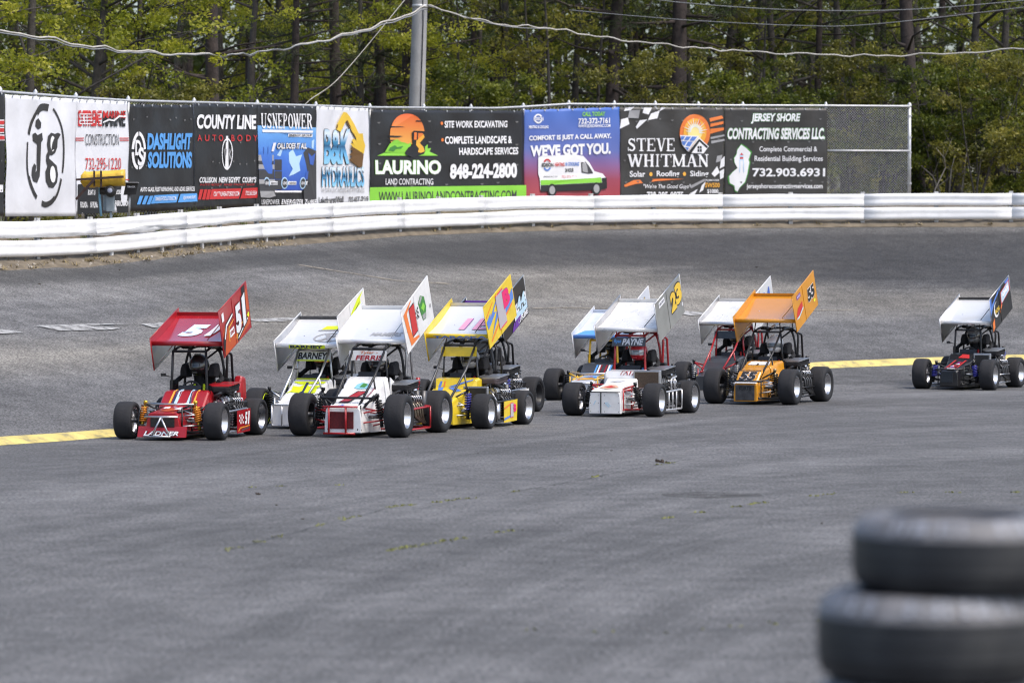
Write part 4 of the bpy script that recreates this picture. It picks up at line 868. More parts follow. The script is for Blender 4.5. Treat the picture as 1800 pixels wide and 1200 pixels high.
MAG_ = ink('magenta', (0.75, 0.02, 0.15)); PUR_ = ink('purple', (0.15, 0.04, 0.35)); CRM_ = ink('cream', (0.72, 0.62, 0.42)); DRD_ = ink('dark_red', (0.30, 0.01, 0.02)); TEA_ = ink('teal', (0.25, 0.55, 0.65)); LBL_ = ink('light_blue', (0.50, 0.68, 0.80)); FLM_ = ink('flame', (0.50, 0.085, 0.022))
def gloss(name, col):
    m = mat('wing_' + name, col, 0.16, 0, 1.0, 0.04, 4, dirt=(0.25, 0.2, 0.16), dscale=4, damt=0.12); m.node_tree.nodes['Principled BSDF'].inputs['Coat IOR'].default_value = 2.3
    return m
GRED, GORG, GWHT = gloss('red', (0.42, 0.010, 0.018)), gloss('orange', (0.72, 0.29, 0.015)), gloss('white', (0.80, 0.80, 0.79))
def sec(y, hb, ht, z0, z1, r=0.025):
    zm = z0 + (z1 - z0) * 0.45
    return [(-hb, y, z0), (hb, y, z0), (hb, y, zm), (ht, y, z1 - r), (ht - r, y, z1), (-ht + r, y, z1), (-ht, y, z1 - r), (-hb, y, zm)]
def helix(p0, p1, r, turns, n=10):
    p0, p1 = Vector(p0), Vector(p1); t = (p1 - p0).normalized(); u = t.orthogonal().normalized(); w = t.cross(u); N = int(turns * n)
    return [p0.lerp(p1, k / N) + (u * math.cos(2 * math.pi * k / n) + w * math.sin(2 * math.pi * k / n)) * r for k in range(N + 1)]
_wheel_cache = {}
def wheel(root, x, y, Rr, w, s, rim, ring=None, steer=0, rr=0.178):
    e = empty('wheel', (x, y, Rr), steer, root)
    key = (Rr, w, s, rim.name)
    if key not in _wheel_cache:
        h = w / 2; mb = MB(); n = 40
        P = [(-h * .78, rr), (-h * .97, rr + .025), (-h * 1.0, Rr * .80), (-h * .95, Rr * .93), (-h * .80, Rr * .985), (-h * .4, Rr * .998), (0, Rr), (h * .4, Rr * .998), (h * .80, Rr * .985), (h * .95, Rr * .93), (h * 1.0, Rr * .80), (h * .97, rr + .025), (h * .78, rr)]
        mb.lathe(P, (0, 0, 0), 'X', n)
        for k in range(len(mb.f)):
            if 3 <= k // n <= 8: mb.m[k] = 1
        tm = mb.mesh('tyre', [RUB, TREAD])
        mb = MB(); mb.lathe([(s * h * .76, rr + .010), (s * h * .86, rr + .012), (s * h * .88, rr + .002), (s * h * .80, rr - .014), (s * h * .25, rr - .034), (s * h * .18, rr * .62), (s * h * .30, rr * .40), (s * h * .30, rr * .14), (s * h * .36, rr * .12), (s * h * .36, 0.001)], (0, 0, 0), 'X', 32)
        mb.lathe([(s * h * .25, rr - .034), (-s * h * .3, rr - .028), (-s * h * .80, rr - .014), (-s * h * .88, rr + .002), (-s * h * .86, rr + .012), (-s * h * .76, rr + .010)], (0, 0, 0), 'X', 32)
        for k in range(32 * 4, 32 * 9): mb.m[k] = 1
        rm = mb.mesh('rim', [rim, DKM])
        mb = MB()
        for k in range(6):
            a = k * math.pi / 3; c = Vector((s * h * .30, rr * .27 * math.cos(a), rr * .27 * math.sin(a))); mb.tube([c, c + Vector((s * .02, 0, 0))], 0.010, 6)
        mb.lathe([(-s * h * .1, 0.02), (-s * h * .1, 0.115), (-s * h * .2, 0.115), (-s * h * .2, 0.03), (-s * h * .9, 0.035), (-s * h * 1.1, 0.03), (-s * h * 1.1, 0.001)], (0, 0, 0), 'X', 20)
        hm = mb.mesh('hub', DKM)
        _wheel_cache[key] = (tm, rm, hm)
    for nm, me in zip(('tyre', 'rim', 'hub'), _wheel_cache[key]):
        o = bpy.data.objects.new(nm, me); COL.objects.link(o); o.parent = e
    if ring is not None:
        mb = MB(); mb.lathe([(-s * w / 2 * .99, rr + .028), (-s * w / 2 * 1.01, rr + .036), (-s * w / 2 * 1.01, rr + .046), (-s * w / 2 * .99, rr + .054)], (0, 0, 0), 'X', 40); mb.build('sidewall_ring', ring, e)
    e.rotation_euler = (rnd.uniform(0, 6), 0, steer) if not steer else (0, 0, steer)
    return e

# ---- the driver: one continuous skinned body, seated, hands on the wheel
def driver_mesh():
    V = []; E = []; Rd = []
    def v(p, r): V.append(p); Rd.append(r if isinstance(r, tuple) else (r, r)); return len(V) - 1
    def ch(start, pts):
        for p, r in pts: i = v(p, r); E.append((start, i)); start = i
        return start
    pel = v((0, 1.22, .24), (.17, .12)); wa = ch(pel, [((0, 1.23, .38), (.15, .105)), ((0, 1.23, .53), (.17, .115))]); chest = ch(wa, [((0, 1.22, .66), (.15, .10))])
    ch(chest, [((0, 1.19, .76), .055), ((0, 1.15, .84), .06), ((0, 1.13, .94), .085)])
    for s in (-1, 1):
        sh = ch(chest, [((s * .18, 1.21, .67), .068)])
        wr = ch(sh, [((s * .24, 1.10, .55), .052), ((s * .25, 1.00, .50), .046), ((s * .20, .90, .585), .040), ((s * .165, .845, .63), .033)])
        ha = ch(wr, [((s * .158, .815, .650), .030)])
        ch(ha, [((s * .150, .780, .672), .013), ((s * .135, .770, .668), .011)])
        ch(ha, [((s * .160, .778, .655), .013), ((s * .143, .766, .650), .011)])
        ch(ha, [((s * .165, .785, .636), .012), ((s * .148, .772, .632), .010)])
        ch(ha, [((s * .130, .815, .668), .012), ((s * .125, .795, .680), .010)])
        ch(pel, [((s * .10, 1.12, .25), .095), ((s * .13, .80, .36), .07), ((s * .12, .55, .24), .055), ((s * .11, .42, .17), .045), ((s * .11, .33, .22), .035)])
    me = bpy.data.meshes.new('driver'); me.from_pydata(V, E, []); ob = bpy.data.objects.new('driver', me); COL.objects.link(ob)
    sk = ob.modifiers.new('skin', 'SKIN'); sk.use_smooth_shade = True
    for i, r in enumerate(Rd): me.skin_vertices[0].data[i].radius = r
    me.skin_vertices[0].data[0].use_root = True
    ss = ob.modifiers.new('sub', 'SUBSURF'); ss.levels = 1; ss.render_levels = 1
    out = bpy.data.meshes.new_from_object(ob.evaluated_get(bpy.context.evaluated_depsgraph_get())); bpy.data.objects.remove(ob); out.name = 'driver_body'
    out.polygons.foreach_set('use_smooth', [True] * len(out.polygons)); out.materials.clear(); out.materials.append(BLKF)
    return out
DRV = driver_mesh()
def helmet_parts():
    n, k = 28, 20; c = Vector((0, 1.115, .955)); shell = MB(); vis = MB()
    def P(i, j, g=0.0):
        th = math.pi * j / k; ph = 2 * math.pi * i / n
        x, y, z = math.sin(th) * math.sin(ph), -math.sin(th) * math.cos(ph), math.cos(th)
        rx, ry, rz = .132 + g, .155 + g, .150 + g
        if z < -0.15: ry *= 1 + 0.10 * max(0, -y) ; rx *= 1 - 0.10 * (-z)
        zz = max(z, -0.86)
        return c + Vector((x * rx, y * ry, zz * rz))
    vs = [P(i, j) for j in range(k + 1) for i in range(n)]
    shell.add(vs, [(j * n + i, j * n + (i + 1) % n, (j + 1) * n + (i + 1) % n, (j + 1) * n + i) for j in range(k) for i in range(n)], 0, True)
    iv = list(range(-6, 7)); jv = list(range(9, 13)); vv = [P(i % n, j, 0.004 + 0.002 * (1 - abs(j - 10) / 3)) for j in jv for i in iv]; m = len(iv)
    vis.add(vv, [(a * m + b, a * m + b + 1, (a + 1) * m + b + 1, (a + 1) * m + b) for a in range(len(jv) - 1) for b in range(m - 1)], 0, True)
    for f in range(2):  # chin vent and top vent
        shell.box(c + Vector((0, -.165, -.085)), (.07, .02, .025)) if f == 0 else shell.box(c + Vector((0, -.06, .142)), (.05, .09, .018))
    return shell.mesh('helmet', WHTP), vis.mesh('visor', BLKP)
HEL, VIS = helmet_parts()
VISM = mat('smoked_visor', (0.012, 0.012, 0.014), 0.08, 0.0, 0.8)

def make_car(S):
    mid = gp(S['px'], S['py']); az = math.degrees(math.atan((S['px'] - 900) / FPX)); th = R(-(S.get('seen', 20.7) + az))
    root = empty('race_car', (mid.x, mid.y, ground_z(mid.x, mid.y) if S.get('bank') else 0), th)
    tag(root, S['label'], 'race car', 'winged midget race cars on track')
    T = S['W']; Rr = S['R']; wb = 1.62; tw = S.get('tw', .27); BM = S['body']; CM = S['cage']; rim = S.get('rim', ALU); irim = S.get('irim', rim)
    wheel(root, -T, 0, Rr, tw, -1, irim, S.get('ring'), R(S.get('steer', 3))); wheel(root, T, 0, Rr, tw, 1, rim, None, R(S.get('steer', 3)))
    wheel(root, -T + .02, wb, Rr * 1.02, tw * 1.05, -1, irim); wheel(root, T - .02, wb, Rr * 1.0, tw * 1.05, 1, rim)
    # frame rails and floor
    mb = MB()
    for s in (-1, 1):
        mb.tube([(s * .22, -.32, .12), (s * .27, .1, .10), (s * .31, .7, .10), (s * .31, 1.4, .10), (s * .24, 1.85, .16)], .017); mb.tube([(s * .20, -.30, .40), (s * .25, .1, .42), (s * .30, .7, .46), (s * .31, 1.38, .52), (s * .22, 1.85, .46)], .017)
        for y in (-.28, .1, .45, .75, 1.38, 1.8): mb.tube([(s * .26, y, .10), (s * .26, y, .46)], .012, 6)
        mb.tube([(s * .26, .1, .10), (s * .26, .45, .44)], .012, 6); mb.tube([(s * .28, .75, .46), (s * .28, 1.1, .10), (s * .28, 1.38, .5)], .012, 6)
    for y in (-.3, .7, 1.38, 1.83): mb.tube([(-.28, y, .11), (.28, y, .11)], .014, 6)
    mb.build('chassis_frame', CM, root)
    mb = MB(); mb.box((0, .7, .066), (.58, 2.1, .014)); mb.build('floor_pan', BLKM, root)
    # roll cage
    mb = MB(); ct = S.get('ctop', 1.20); fy = .72; hy = 1.34; cw = .25
    mb.tube(arc([(-.31, hy, .12), (-.30, hy, ct - .25), (-.22, hy, ct + .03), (.22, hy, ct + .03), (.30, hy, ct - .25), (.31, hy, .12)], .16, 5), .020)
    mb.tube([(-cw, fy, ct - .03), (cw, fy, ct - .03)], .019)
    for s in (-1, 1):
        mb.tube(arc([(s * cw, fy, ct - .03), (s * cw, 1.0, ct + .04), (s * .23, hy, ct + .02)], .1), .019)
        mb.tube([(s * .24, hy, ct - .02), (s * .24, 1.6, .8), (s * .22, 1.82, .47)], .018)
        mb.tube([(s * .30, hy, .62), (s * .24, 1.8, .40)], .015)
        if S['ctype'] == 'down':
            mb.tube([(s * cw, fy, ct - .03), (s * .235, .35, ct - .40), (s * .20, -.22, .43)], .018)
            mb.tube([(s * cw, fy, ct - .03), (s * .30, fy + .02, .5)], .016); mb.tube([(s * .235, .30, ct - .45), (s * .27, .34, .48)], .014)
        else:
            mb.tube(arc([(s * cw, fy, ct - .03), (s * .265, fy - .01, .80), (s * .28, fy - .02, .48)], .1), .020)
    for k in range(4): mb.tube([(-.2 + .13 * k, 1.0 + .02 * k, ct + .035), (-.13 + .13 * k, hy, ct + .03)], .010, 6)
    mb.tube([(-.24, hy, ct - .35), (.24, hy, ct)], .015)
    mb.build('roll_cage', CM, root)
    # left rear upright hoop carrying the wing (seen beside the engine)
    mb = MB(); mb.tube(arc([(.34, 1.30, .45), (.36, 1.32, ct - .06), (.22, 1.33, ct + .02)], .08), .020); mb.tube(arc([(.36, 1.60, .42), (.37, 1.46, ct - .08), (.35, 1.32, ct - .06)], .05), .019); mb.build('side_hoop', S.get('hoop', CM), root)
    # bodywork
    NS = S['nose']; mb = MB(); mb.loft([sec(*q) for q in NS]); mb.build('nose', S.get('nosem', BM), root, bevel=.008)
    CS = S['cowl']; mb = MB(); mb.loft([sec(*q) for q in CS]); mb.build('cowl', S.get('cowlm', BM), root, bevel=.008)
    yb, zt = CS[-1][0], CS[-1][4]
    for s in (-1, 1):
        mb = MB(); mb.prism([(yb + .005, .08), (1.42, .08), (1.45, .50), (1.30, .60), (yb + .20, zt - .10), (yb + .005, zt - .01)], 'X', s * .325, s * .338); mb.build('cockpit_side', S.get('sidem', BM), root)
    mb = MB(); mb.loft([sec(1.40, .29, .27, .14, .58), sec(1.50, .30, .25, .14, .76), sec(1.75, .26, .20, .16, .72), sec(2.02, .17, .12, .24, .52)]); mb.build('tail_tank', S.get('tailm', BM), root, bevel=.01)
    mb = MB(); mb.loft([sec(1.20, .20, .17, .16, .50), sec(1.36, .21, .15, .16, .92), sec(1.40, .20, .12, .2, .95)]); mb.build('seat', BLKF, root, bevel=.02)
    for s in (-1, 1):
        mb = MB(); mb.loft([sec(1.04, .05, .04, .86, 1.0), sec(1.10, .06, .05, .84, 1.04), sec(1.26, .06, .05, .84, 1.05)]); o = mb.build('head_support', BLKF, root, bevel=.025); o.location.x = s * .215
    # steering wheel
    mb = MB(); c = Vector((0, .765, .655)); up = Vector((0, .30, .95)).normalized(); ri = Vector((1, 0, 0))
    ringp = [c + ri * .145 * math.cos(2 * math.pi * k / 20) + up * .145 * math.sin(2 * math.pi * k / 20) for k in range(21)]; mb.tube(ringp, .014, 8, cap=False)
    for a in (90, 210, 330): mb.tube([c, c + ri * .14 * math.cos(R(a)) + up * .14 * math.sin(R(a))], .010, 6)
    mb.tube([c, (0, .45, .5)], .015); mb.build('steering_wheel', BLKM, root)
    # front axle, steering and springs
    mb = MB(); mb.tube([(-T + .12, 0, Rr), (T - .12, 0, Rr)], .024); mb.tube([(-T + .13, .12, Rr - .03), (T - .13, .12, Rr - .03)], .011, 6); mb.build('front_axle', S.get('axlem', SAL), root)
    mb = MB(); mb.tube([(-T + .1, wb, Rr), (T - .1, wb, Rr)], .03); mb.build('rear_axle', DKM, root)
    for s in (-1, 1):
        mb = MB()
        for dz in (-.07, .07): mb.tube([(s * (T - .17), 0, Rr + dz), (s * .26, .44, .22 + dz * 1.3)], .012, 6)
        mb.tube([(s * .20, -.12, .42), (s * (T - .20), -.04, Rr + .05)], .012, 6); mb.tube([(s * .22, .16, .14), (s * (T - .2), .02, Rr - .1)], .012, 6)
        build_each(mb, 'radius_rod', S.get('rodm', SAL), root)
        top, bot = Vector((s * .43, -.05, .57)), Vector((s * (T - .235), -.05, .14))
        if S['ctype'] == 'up': top = Vector((s * .38, -.05, .50)); 
        mb = MB(); mb.tube([top, bot], .016); mb.tube([top.lerp(bot, .55), bot], .026); mb.tube([top, top + (top - bot).normalized() * .05], .03); sh = mb.build('shock_absorber', S.get('shockm', BLKM), root)
        mb = MB(); mb.tube(helix(top.lerp(bot, .08), top.lerp(bot, .66), .047, 7), .0115, 5, cap=False); mb.build('spring', S['spring'], sh)
        mb = MB(); mb.tube([(s * .20, -.12, .44), top, (s * .27, .2, .50)], .014, 6); mb.build('shock_tower', S.get('towerm', CM), root)
    top, bot = Vector((.42, 1.62, .70)), Vector((.40, 1.62, .25)); mb = MB(); mb.tube([top + Vector((0, 0, .06)), bot], .02); mb.tube([top, top + Vector((0, 0, .10))], .034); sh = mb.build('rear_shock_absorber', S.get('rshock', BLKM), root); mb = MB(); mb.tube(helix(top, top.lerp(bot, .8), .045, 8), .009, 5, cap=False); mb.build('spring', S['spring'], sh)
    # engine on the left of the driver
    e = empty('engine', (.50, 1.02, .14), 0, root)
    mb = MB(); mb.box((0, 0, .13), (.26, .42, .24)); mb.box((-.02, -.02, .29), (.22, .36, .10), Matrix.Rotation(R(-12), 3, 'Y')); mb.lathe([(-.23, .0), (-.23, .09), (-.20, .10), (-.20, .0)], (0, 0, .10), 'Y', 18); mb.build('block', DKM, e, bevel=.015)
    mb = MB(); rot = Matrix.Rotation(R(-14), 3, 'Y')
    mb.box((-.03, -.02, .38), (.20, .38, .07), rot)
    for k in range(4): mb.box((-.03, -.16 + .095 * k, .425), (.12, .06, .03), rot)
    mb.build('cylinder_head', SAL, e, bevel=.01)
    mb = MB()
    for k in range(6): mb.box((0, 0, .05 + .035 * k), (.275, .43, .010))
    for k in range(5): mb.tube([(.06, -.17 + .08 * k, .44), (.14, -.17 + .08 * k, .40), (.15, -.12 + .07 * k, .30)], .008, 5)
    mb.tube([(-.1, -.2, .42), (0, -.25, .36), (.1, -.24, .2)], .016, 6); mb.tube([(.0, .2, .40), (.06, .28, .36), (.02, .3, .2)], .018, 6)
    build_each(mb, 'cooling_fin', ALU, e)
    for k in range(4):
        mb = MB(); mb.lathe([(0, .024), (.05, .028), (.09, .034), (.10, .030)], (-.06, -.16 + .1 * k, .44), 'Z', 12); mb.build('carburettor', BLKM, e)
    mb = MB(); mb.loft([sec(-.27, .11, .12, .50, .575), sec(-.23, .15, .165, .49, .60), sec(.12, .16, .175, .52, .63), sec(.17, .11, .12, .53, .62)]); fo = mb.build('air_filter', S.get('filterm', BLKF), e, bevel=.02)
    fo.location.x = -.05
    mb = MB(); mb.loft([[(-.12, -.26, .582), (.12, -.26, .582), (.12, -.26, .592), (-.12, -.26, .592)], [(-.185, -.22, .602), (.185, -.22, .602), (.185, -.22, .614), (-.185, -.22, .614)], [(-.19, .12, .634), (.19, .12, .634), (.19, .12, .646), (-.19, .12, .646)], [(-.12, .17, .63), (.12, .17, .63), (.12, .17, .64), (-.12, .17, .64)]]); lo = mb.build('filter_lid', S.get('lidm', SAL), e); lo.location.x = -.05
    for k in range(4):
        mb = MB(); y = -.16 + .1 * k; mb.tube(arc([(.08, y, .32), (.145, y + .01, .29), (.155, y + .03, .12), (.14, .20 + .03 * k, .02), (.13, .42, .0)], .06), .018, 8); mb.build('exhaust_pipe', S.get('exm', DKM), e)
    mb = MB(); mb.tube([(.13, .40, .0), (.13, .60, .02)], .045, 10); mb.build('exhaust_collector', S.get('exm', DKM), e)
    mb = MB()
    for k in range(5):
        y = rnd.uniform(-.2, .2); mb.tube(arc([(-.1, y, .40), (rnd.uniform(-.05, .1), y - .1, .52), (rnd.uniform(.05, .15), y - .2, .34), (-.12, -.34, .2)], .05), rnd.uniform(.006, .012), 5)
    build_each(mb, 'hose', BLKM, e)
    mb = MB(); mb.lathe([(0, .05), (.2, .05), (.22, .03), (.25, .03), (.25, .001)], (.42, 1.45, .50), 'Z', 14); mb.build('catch_tank', S.get('catchm', ALU), root)
    # side bars
    B = S['side']; bm_ = S.get('sidebar', SAL)
    mb = MB(); x = T + .02
    if B in ('bars', 'panel'):
        mb.tube(arc([(.30, .38, .38), (x, .44, .38), (x, 1.26, .40), (.30, 1.34, .40)], .08), .016); mb.tube(arc([(.30, .38, .10), (x, .44, .09), (x, 1.26, .09), (.30, 1.34, .10)], .08), .016)
        for y in ((.46, .62, .80, .98, 1.24) if B == 'bars' and S.get('manybars') else (.46, 1.24)): mb.tube([(x, y, .09), (x, y, .40)], .013, 7)
        if S.get('manybars'): mb.tube(arc([(x - .02, .80, .40), (x - .03, .80, .58), (x - .03, 1.10, .62), (.38, 1.12, .62)], .06), .014); mb.tube([(x - .03, .98, .38), (x - .03, .98, .6)], .012)
    else:
        mb.tube(arc([(.30, .60, .45), (x - .05, 1.28, .44)], .05), .014); mb.tube(arc([(.30, .45, .14), (x - .02, .55, .12), (x - .02, 1.26, .13)], .05), .014); mb.tube([(.32, .75, .42), (x - .05, 1.2, .14)], .011, 6); mb.tube([(x - .02, .6, .28), (x - .02, 1.24, .28)], .011, 6)
    mb.build('left_side_bar', bm_, root)
    mb = MB(); mb.tube(arc([(-.30, .38, .36), (-x, .44, .36), (-x, 1.26, .36), (-.30, 1.34, .36)], .08), .015); mb.tube(arc([(-.30, .38, .10), (-x, .44, .09), (-x, 1.26, .09), (-.30, 1.34, .10)], .08), .015); mb.tube([(-x, .46, .09), (-x, .46, .36)], .013); mb.build('right_side_bar', bm_, root)
    mb = MB()
    for s in (-1, 1):
        for k in range(9): mb.box((s * .341, yb + .05 + .075 * k, .14), (.006, .012, .012)); mb.box((s * .341, yb + .05 + .075 * k, .44), (.006, .012, .012))
    mb.build('rivet', SAL, root)['kind'] = 'stuff'
    mb = MB(); mb.tube(arc([(.30, .3, .40), (.36, .5, .48), (.42, .8, .44), (.40, .95, .30)], .08), .016, 7); mb.tube(arc([(.26, .2, .30), (.40, .45, .24), (.46, .8, .22)], .08), .014, 7); mb.tube(arc([(-.30, .2, .34), (-.36, .7, .42), (-.33, 1.3, .5)], .08), .010, 6); mb.tube(arc([(.2, -.1, .3), (.38, .02, .26), (T - .2, .03, Rr)], .05), .008, 6); mb.tube(arc([(-.2, -.1, .3), (-.38, .02, .26), (-T + .2, .03, Rr)], .05), .008, 6); build_each(mb, 'hose', BLKM, root)
    for s in (-1, 1):
        mb = MB(); mb.box((s * (T - .19), .05, Rr), (.05, .09, .13)); mb.build('brake_caliper', DKM, root, bevel=.01)
    mb = MB(); mb.box((0, yb + .03, zt + .02), (.34, .02, .09), Matrix.Rotation(R(-20), 3, 'X'))
    for k in range(3): mb.lathe([(-.02, .028), (.005, .030), (.005, .001)], (-.1 + .1 * k, yb + .05, zt + .025), 'Y', 12)
    mb.build('dash_panel', BLKM, root)
    # suspension links, driveline, padding and small hardware that fill the open frame
    mb = MB()
    for s in (-1, 1):
        mb.tube([(s * .22, -.26, .20), (s * (T - .19), -.03, Rr - .06)], .011, 6); mb.tube([(s * .22, -.20, .34), (s * (T - .19), -.02, Rr + .10)], .011, 6); mb.tube([(s * .25, .30, .34), (s * (T - .18), .03, Rr + .06)], .011, 6)
        mb.tube([(s * .30, 1.2, .22), (s * (T - .2), wb - .05, Rr - .08)], .012, 6); mb.tube([(s * .30, 1.2, .42), (s * (T - .2), wb - .05, Rr + .1)], .012, 6)
    mb.tube([(-.30, .06, Rr + .07), (T - .2, .04, Rr + .02)], .010, 6); build_each(mb, 'suspension_link', S.get('rodm', SAL), root)
    for s in (-1, 1):
        mb = MB(); mb.tube([(s * (T - .17), -.02, Rr - .13), (s * (T - .18), 0, Rr), (s * (T - .20), -.01, Rr + .15)], [.02, .032, .018], 8); mb.tube([(s * (T - .18), 0, Rr - .05), (s * (T - .22), .13, Rr - .04)], .012, 6); mb.build('steering_knuckle', DKM, root)
    mb = MB(); mb.lathe([(-.13, .02), (-.12, .10), (0, .13), (.12, .10), (.13, .02)], (.06, wb, Rr), 'X', 16); mb.tube([(.10, 1.25, .24), (.08, wb - .05, Rr)], .035, 8); mb.build('driveline', DKM, root)
    mb = MB(); mb.tube(arc([(.20, 1.30, .95), (.33, 1.20, .82), (.34, .98, .78)], .08), .035, 8); mb.tube(arc([(-.20, 1.30, .95), (-.33, 1.20, .82), (-.34, .98, .76)], .08), .035, 8); mb.tube([(-.2, 1.0, ct + .03), (-.2, 1.3, ct + .02)], .032, 8); mb.tube([(.2, 1.0, ct + .03), (.2, 1.3, ct + .02)], .032, 8); build_each(mb, 'cage_padding', BLKF, root)
    mb = MB(); mb.tube([(0, .95, ct + .05), (0, 1.35, ct + .12)], .020, 8); mb.tube([(0, 1.35, ct + .12), (0, 1.55, ct + .2)], .011, 8); mb.build('wing_slider', SAL, root)
    mb = MB(); mb.box((-.34, 1.0, .70), (.012, .34, .22)); mb.box((.36, 1.32, .72), (.10, .10, .22)); mb.box((.56, 1.34, .36), (.16, .14, .28)); mb.box((.30, .62, .30), (.14, .10, .26)); mb.box((-.50, 1.10, .22), (.26, .40, .20)); build_each(mb, 'equipment_box', BLKM, root, bevel=.015)
    mb = MB(); mb.tube([(.48, 1.42, .28), (.48, 1.42, .62)], .042, 12); mb.tube([(.40, .70, .34), (.40, .70, .52)], .035, 10); mb.tube(arc([(.36, .74, .58), (.50, .78, .66), (.58, .96, .60), (.62, 1.1, .46)], .06), .022, 8); build_each(mb, 'cooling_pipe', S.get('pipem', DKM), root)
    mb = MB(); mb.tube([(-cw - .01, fy - .02, .86), (-cw - .10, fy - .05, .88)], .008, 6); mb.box((-cw - .13, fy - .05, .89), (.07, .03, .045)); mb.build('mirror', BLKM, root)
    M = {}
    if B == 'panel':
        mb = MB(); mb.prism([(.74, .06), (1.28, .075), (1.30, .40), (.74, .38)], 'X', x + .018, x + .024); mb.build('side_panel', S.get('panelm', BM), root)
        M['side'] = lambda u, v, l=1: Vector((x + .0255 + .002 * l, .745 + .545 * u, .068 + .315 * v + .015 * u))
    # wing
    wg = S['wing']; hw, ch, tl, zf, y0 = wg['hw'], wg.get('chord', 1.07), R(wg['tilt']), wg['z'], wg.get('y0', .64)
    Wg = empty('wing', (0, y0, zf), 0, root); Wg.rotation_euler = (tl, 0, 0)
    cam_ = lambda t: -.035 * math.sin(math.pi * t)
    pts = [(ch * k / 12, cam_(k / 12)) for k in range(13)]
    mb = MB(); mb.prism(pts + [(y, z - .010) for y, z in reversed(pts)], 'X', -hw, hw); o = mb.build('wing_plate', wg['plate'], Wg)
    mb = MB(); mb.tube([(-hw, 0, -.018), (hw, 0, -.018)], .034, 14); mb.build('leading_edge', wg.get('lead', wg['plate']), Wg)
    mb = MB(); mb.box((0, ch + .004, .022), (2 * hw, .006, .062)); mb.build('trailing_lip', wg.get('lip', wg['plate']), Wg)
    lt_, lb_ = wg.get('lt', .48), wg.get('lb', .21); rt_, rb_ = wg.get('rt', .08), wg.get('rb', .41); f0, f1 = -.07, ch + .09
    for nm, xx, zt_, zb_, mo, mi_ in (('left_side_board', hw + .006, lt_, -lb_, wg['board'], wg.get('board_in', SAL)), ('right_side_board', -hw - .006, rt_, -rb_, wg.get('rboard_in', SAL), wg.get('board', SAL))):
        mb = MB(); cut = wg.get('cut', .0)
        mb.prism([(f0, zb_), (f1 - cut, zb_), (f1, zb_ + cut), (f1, zt_), (f0, zt_)], 'X', xx - .004, xx + .004)
        for k, f in enumerate(mb.f):
            n_ = (Vector(mb.v[f[1]]) - Vector(mb.v[f[0]])).cross(Vector(mb.v[f[2]]) - Vector(mb.v[f[0]]))
            cx = sum(mb.v[i][0] for i in f) / len(f); mb.m[k] = 0 if cx > xx + .002 else 1 if cx < xx - .002 else 2
        bo = mb.build(nm, [mo, mi_, wg.get('edge', wg['plate'])] if nm[0] == 'l' else [wg.get('rin_up', mo), mi_, wg.get('edge', wg['plate'])], Wg)
        mb = MB(); mb.tube([(xx, f0, zt_), (xx, f1, zt_)], .010, 6); mb.tube([(xx, f0, zb_), (xx, f0, zt_)], .008, 6); mb.tube([(xx, f1, zb_ + cut), (xx, f1, zt_)], .007, 6); mb.build('board_edge', wg.get('edge', wg['plate']), Wg)
        if nm[0] == 'l':
            mb = MB()
            for yy in (ch * .45,): mb.box((xx + .006, yy, (zt_ + zb_) / 2), (.010, .018, zt_ - zb_ - .01))
            mb.build('board_rib', wg.get('rib', wg['board']), Wg)
        else:
            mb = MB(); mb.box((xx + .007, (f0 + f1) / 2, (-rb_ - .035) / 2 - .005), (.004, f1 - f0 - .03, rb_ - .05))
            if wg.get('lining', SAL): mb.build('board_lining', wg.get('lining', SAL), Wg)
            mb = MB(); mb.tube([(xx + .02, .05, -rb_ + .05), (xx + .30, .45, -.03)], .008, 6); mb.build('board_brace', CHROME, Wg)
    mb = MB(); mb.tube([(hw * .48, .10, cam_(.1) + .01), (hw - .01, .50, lt_ * .62)], .007, 6); mb.tube([(hw * .75, .55, cam_(.5) + .01), (hw - .01, .7, lt_ * .6)], .006, 6); mb.build('board_brace', wg.get('brace', wg['board']), Wg)
    mb = MB()
    for s in (-1, 1):
        for yy, cy in ((.12, fy), (.80, hy)):
            z_pl = zf + yy * math.sin(tl) - .04; yw = y0 + yy * math.cos(tl)
            mb.tube([(s * .22, yw, z_pl), (s * .24, cy, ct - .02)], .011, 6)
    build_each(mb, 'wing_strut', wg.get('strut', CM), root)
    bh = lt_ + lb_
    M['board'] = lambda u, v, l=1: Vector((hw + .012 + .0016 * l, f0 + (f1 - f0) * u, -lb_ + bh * v))
    M['plate'] = lambda u, v, l=1: Vector((-hw + 2 * hw * u, ch * v, cam_(v) + .003 + .0022 * l))
    M['lead'] = lambda u, v, l=1: Vector((-hw + 2 * hw * u, -.0362 - .0012 * l, -.018 + .05 * (v - .5)))
    M['wing'] = Wg
    n0, n1 = NS[0], NS[-1]; c0, c1 = CS[0], CS[-1]
    def top(secs):
        def f(u, v, l=1):
            y = secs[0][0] + (secs[-1][0] - secs[0][0]) * v
            for q0, q1 in zip(secs, secs[1:]):
                if y <= q1[0] + 1e-6: break
            t = (y - q0[0]) / (q1[0] - q0[0]); ht = q0[2] + (q1[2] - q0[2]) * t - .02; z = q0[4] + (q1[4] - q0[4]) * t
            return Vector((-ht + 2 * ht * u, y - .004 * l, z + .004 + .003 * l))
        return f
    M['hood'] = top(NS); M['cowl'] = top(CS)
    M['face'] = lambda u, v, l=1: Vector((-n0[1] + 2 * n0[1] * u, n0[0] - .004 - .002 * l, n0[3] + (n0[4] - n0[3]) * v))
